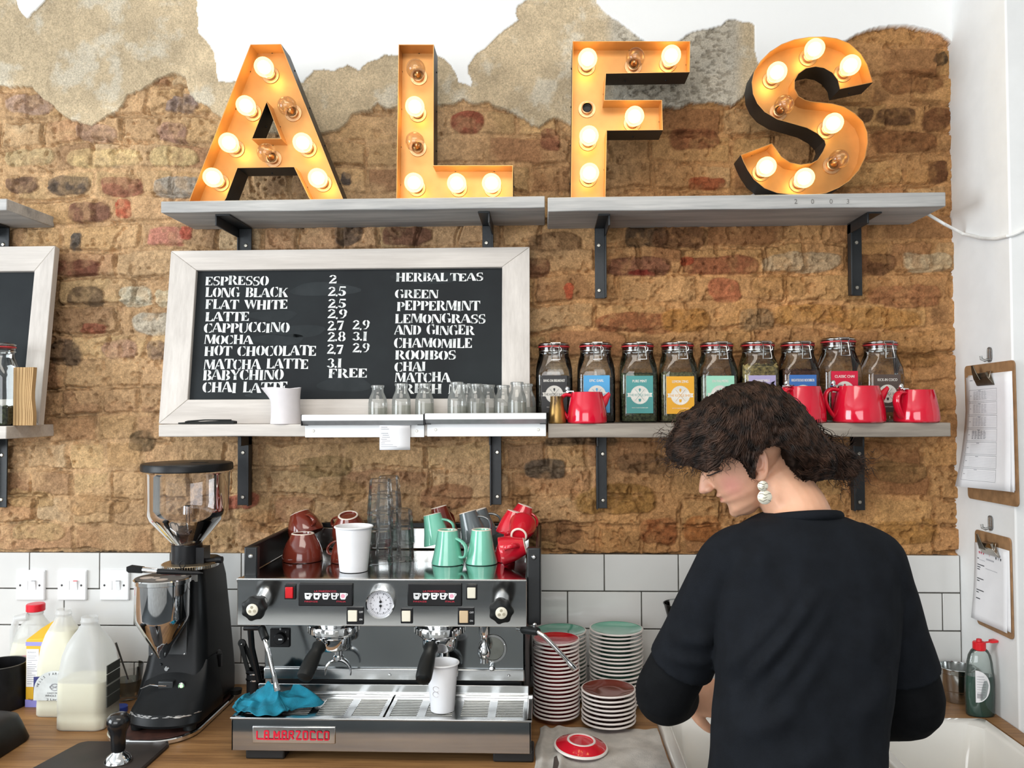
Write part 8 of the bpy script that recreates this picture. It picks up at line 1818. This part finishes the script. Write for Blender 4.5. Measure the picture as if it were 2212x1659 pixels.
# ---- hair: a combed-back volume with a heavy fringe and a short tied tail
HAIR = bpy.data.materials.new('dark_brown_hair'); HAIR.use_nodes = True; N, L = nt(HAIR); b = N['Principled BSDF']; n_ = _tex(N, L, 55, 4); cr = N.new('ShaderNodeValToRGB'); cr.color_ramp.elements[0].position = .38; cr.color_ramp.elements[1].position = .68
cr.color_ramp.elements[0].color = (.010, .0060, .0045, 1); cr.color_ramp.elements[1].color = (.075, .038, .024, 1); L.new(n_.outputs['Fac'], cr.inputs[0]); L.new(cr.outputs[0], b.inputs['Base Color']); b.inputs['Roughness'].default_value = .5; b.inputs['Specular IOR Level'].default_value = .28
OUTL = [(1438, 985), (1437, 962), (1446, 940), (1455, 926), (1464, 908), (1493, 879), (1537, 851), (1581, 829), (1629, 821), (1676, 836), (1708, 861), (1740, 898), (1762, 927), (1778, 947), (1800, 955), (1822, 966), (1842, 988), (1852, 1008), (1842, 1026), (1818, 1036), (1790, 1036), (1771, 1037), (1733, 1042)]
INL = [(1712, 1034), (1695, 1020), (1682, 1002), (1678, 985), (1668, 966), (1645, 958), (1626, 965), (1607, 985), (1605, 1008), (1604, 1026), (1602, 1028), (1592, 1008), (1580, 992), (1560, 982), (1545, 984), (1530, 994), (1520, 1010), (1508, 1016), (1494, 1003), (1470, 1000), (1452, 996)]
HT = .660
def segd(x, y, poly):
    d = np.full(x.shape, 1e9)
    for (x0, y0), (x1, y1) in zip(poly[:-1], poly[1:]):
        vx, vy = x1 - x0, y1 - y0; t_ = np.clip(((x - x0) * vx + (y - y0) * vy) / (vx * vx + vy * vy), 0, 1); d = np.minimum(d, np.hypot(x - x0 - t_ * vx, y - y0 - t_ * vy))
    return d
def hair_half(x, y):
    """half thickness in metres of the hair volume at pixel (x, y)"""
    d = segd(x, y, OUTL); k = np.clip(d / 95.0, 0, 1); h = .089 * np.sqrt(np.clip(1 - (1 - k) ** 2, 0, 1))
    tail = sstep(1760, 1795, x); h = h * (1 - tail) + np.minimum(h, .034) * tail
    fr = sstep(1520, 1470, x); h = h * (1 - .35 * fr); return h
HY = HO.y + 0.002
_gx, _gy = np.meshgrid(np.arange(1400, 1901, 2.0), np.arange(780, 1091, 2.0)); _HH = hair_half(_gx, _gy)
def hh1(x, y): return float(_HH[min(155, max(0, int((y - 780) / 2 + .5))), min(250, max(0, int((x - 1400) / 2 + .5)))])
def hpos(px, py, side, lift=0.0):
    h = hh1(px, py) + lift; p = P(px, py, HT)
    return Vector((p.x, HY - side * h, p.z))
full = OUTL + INL
gx_ = np.arange(1430, 1860, 3.0); gy_ = np.arange(815, 1050, 3.0); GX_, GY_ = np.meshgrid(gx_, gy_); inside = inpoly(GX_, GY_, full); hh_ = hair_half(GX_, GY_) + (fbm(GX_ * .06, GY_ * .06, 501, 3) - .5) * .012
mb = MB(); idx = {}
for side in (1, -1):
    for j in range(len(gy_)):
        for i in range(len(gx_)):
            if inside[j, i]:
                p = P(GX_[j, i], GY_[j, i], HT); idx[(side, j, i)] = len(mb.v); mb.v.append((p.x, HY - side * float(hh_[j, i]), p.z))
    for j in range(len(gy_) - 1):
        for i in range(len(gx_) - 1):
            q = [(side, j, i), (side, j + 1, i), (side, j + 1, i + 1), (side, j, i + 1)]
            if all(k in idx for k in q): mb.f.append(tuple(idx[k] for k in (q if side > 0 else q[::-1]))); mb.mi.append(0)
edge = {}
for f_ in mb.f:
    for a, b_ in zip(f_, f_[1:] + f_[:1]): edge[tuple(sorted((a, b_)))] = edge.get(tuple(sorted((a, b_))), 0) + 1
rev = {v: k for k, v in idx.items()}
for (a, b_), c in list(edge.items()):
    if c == 1 and rev[a][0] == 1:
        a2, b2 = idx[(-1,) + rev[a][1:]], idx[(-1,) + rev[b_][1:]]; mb.f.append((a, b_, b2, a2)); mb.mi.append(0)
hcap = mb.build('hair', pmat('hair_under_layer', (.018, .0105, .0075), .8, var=.25, vscale=60, spec=.1), PT, sharp=180); fixn(hcap)
rd = random.Random(21); mb = MB(); TAIL = (1790, 992)
def flow(x, y):
    """combing direction in pixels: the fringe falls forward, the crown sweeps back into the tail"""
    a = R(float(np.interp(x, (1440, 1520, 1575, 1640, 1720, 1800), (152, 128, 84, 50, 40, 22))))
    if 1630 < x < 1775: b_ = math.atan2(TAIL[1] - y, TAIL[0] - x); k = min(1, (x - 1630) / 90) * .8; a = a * (1 - k) + b_ * k
    return math.cos(a), math.sin(a)
_OK = inpoly(_gx, _gy, full)
def ok(x, y): return bool(_OK[min(155, max(0, int((y - 780) / 2 + .5))), min(250, max(0, int((x - 1400) / 2 + .5)))])
cnt = 0
while cnt < 760:
    x, y = rd.uniform(1440, 1850), rd.uniform(822, 1040)
    if not ok(x, y): continue
    cnt += 1; side = 1 if rd.random() < .76 else -1; ln = rd.uniform(60, 150); n = 13; ph = x * .045 + y * .03 + rd.gauss(0, .5); am = rd.uniform(2.5, 7.0); lift = rd.uniform(.001, .009); path = []
    for k in range(n):
        fx, fy = flow(x, y); wv = am * math.sin(ph + k * .95); path.append((x - fy * wv, y + fx * wv, -fy, fx)); x += fx * ln / n; y += fy * ln / n
        if not ok(x, y): break
    if len(path) < 4: continue
    m_ = len(path)
    for s_ in range(18):
        o1, o2, tw = rd.gauss(0, 4.6), rd.gauss(0, .0024), rd.uniform(0, 6.3); pts = []
        for k, (qx, qy, nx_, ny_) in enumerate(path):
            w_ = o1 * (.35 + .65 * math.sin(math.pi * min(1, (k + 1) / m_)) ) + 1.1 * math.sin(tw + k * .8); ax, ay = qx + nx_ * w_, qy + ny_ * w_
            if side > 0 and not ok(ax, ay) and k > 1 and ay > 955 and ax > 1500: break
            pts.append(hpos(ax, ay, side, max(.0004, lift + o2 + .003 * math.sin(ph + k * .95 + 1.2))))
        if len(pts) > 3: r0 = rd.uniform(.0005, .0012); q_ = len(pts); mb.tube(pts, [r0 * (.4 + .6 * math.sin(math.pi * min(1, (k + .8) / q_))) if k < q_ - 1 else r0 * .12 for k in range(q_)], 3, caps=False)
# flyaway curls around the fringe, tail and nape
for (bx, by, dx_, dy_, spread, num, L0) in ((1452, 945, -.85, .5, 26, 90, 40), (1470, 990, -.8, .6, 28, 90, 34), (1505, 1000, -.55, .8, 26, 70, 26), (1545, 980, -.4, .9, 22, 60, 20), (1835, 1000, .9, .35, 26, 120, 40), (1815, 1030, .8, .6, 24, 80, 34), (1800, 962, .9, -.1, 20, 50, 34), (1735, 1036, .3, .9, 24, 40, 16), (1606, 1020, .05, 1, 7, 30, 12), (1700, 1022, .5, .9, 9, 30, 12)):
    for _ in range(num):
        x, y = bx + rd.gauss(0, spread * .55), by + rd.gauss(0, spread * .45); side = rd.choice((1, 1, -1)); k0 = rd.uniform(.3, 1.0); ang = math.atan2(dy_, dx_) + rd.gauss(0, .38); ln = L0 * rd.uniform(.5, 1.25); ph = rd.random() * 6.3; am = rd.uniform(1, 4.5); cv = rd.gauss(0, .06); pts = []
        h0 = hh1(x, y) * k0 if ok(x, y) else rd.uniform(.005, .03)
        if bx in (1600, 1690, 1545): h0 = hh1(x, y - 14) + .002; side = 1
        for k in range(8):
            w_ = am * math.sin(ph + k * 1.2); p = P(x - math.sin(ang) * w_, y + math.cos(ang) * w_, HT); pts.append(Vector((p.x, HY - side * h0, p.z))); x += math.cos(ang) * ln / 8; y += math.sin(ang) * ln / 8; ang += cv
        r0 = rd.uniform(.0004, .0011); mb.tube(pts, [r0 * (1 - .85 * k / 7) for k in range(8)], 3, caps=False)
st_ = mb.build('hair_strands', HAIR, PT, sharp=180); st_['kind'] = 'stuff'
mb = MB(); q = P(1778, 985, HT); mb.tube([Vector((q.x + .004 * math.cos(a), HY + .030 * math.cos(a), q.z + .034 * math.sin(a))) for a in [2 * math.pi * i / 24 for i in range(24)]], .0045, 8, closed=True); mb.build('hair_tie', RUBBER, PT)
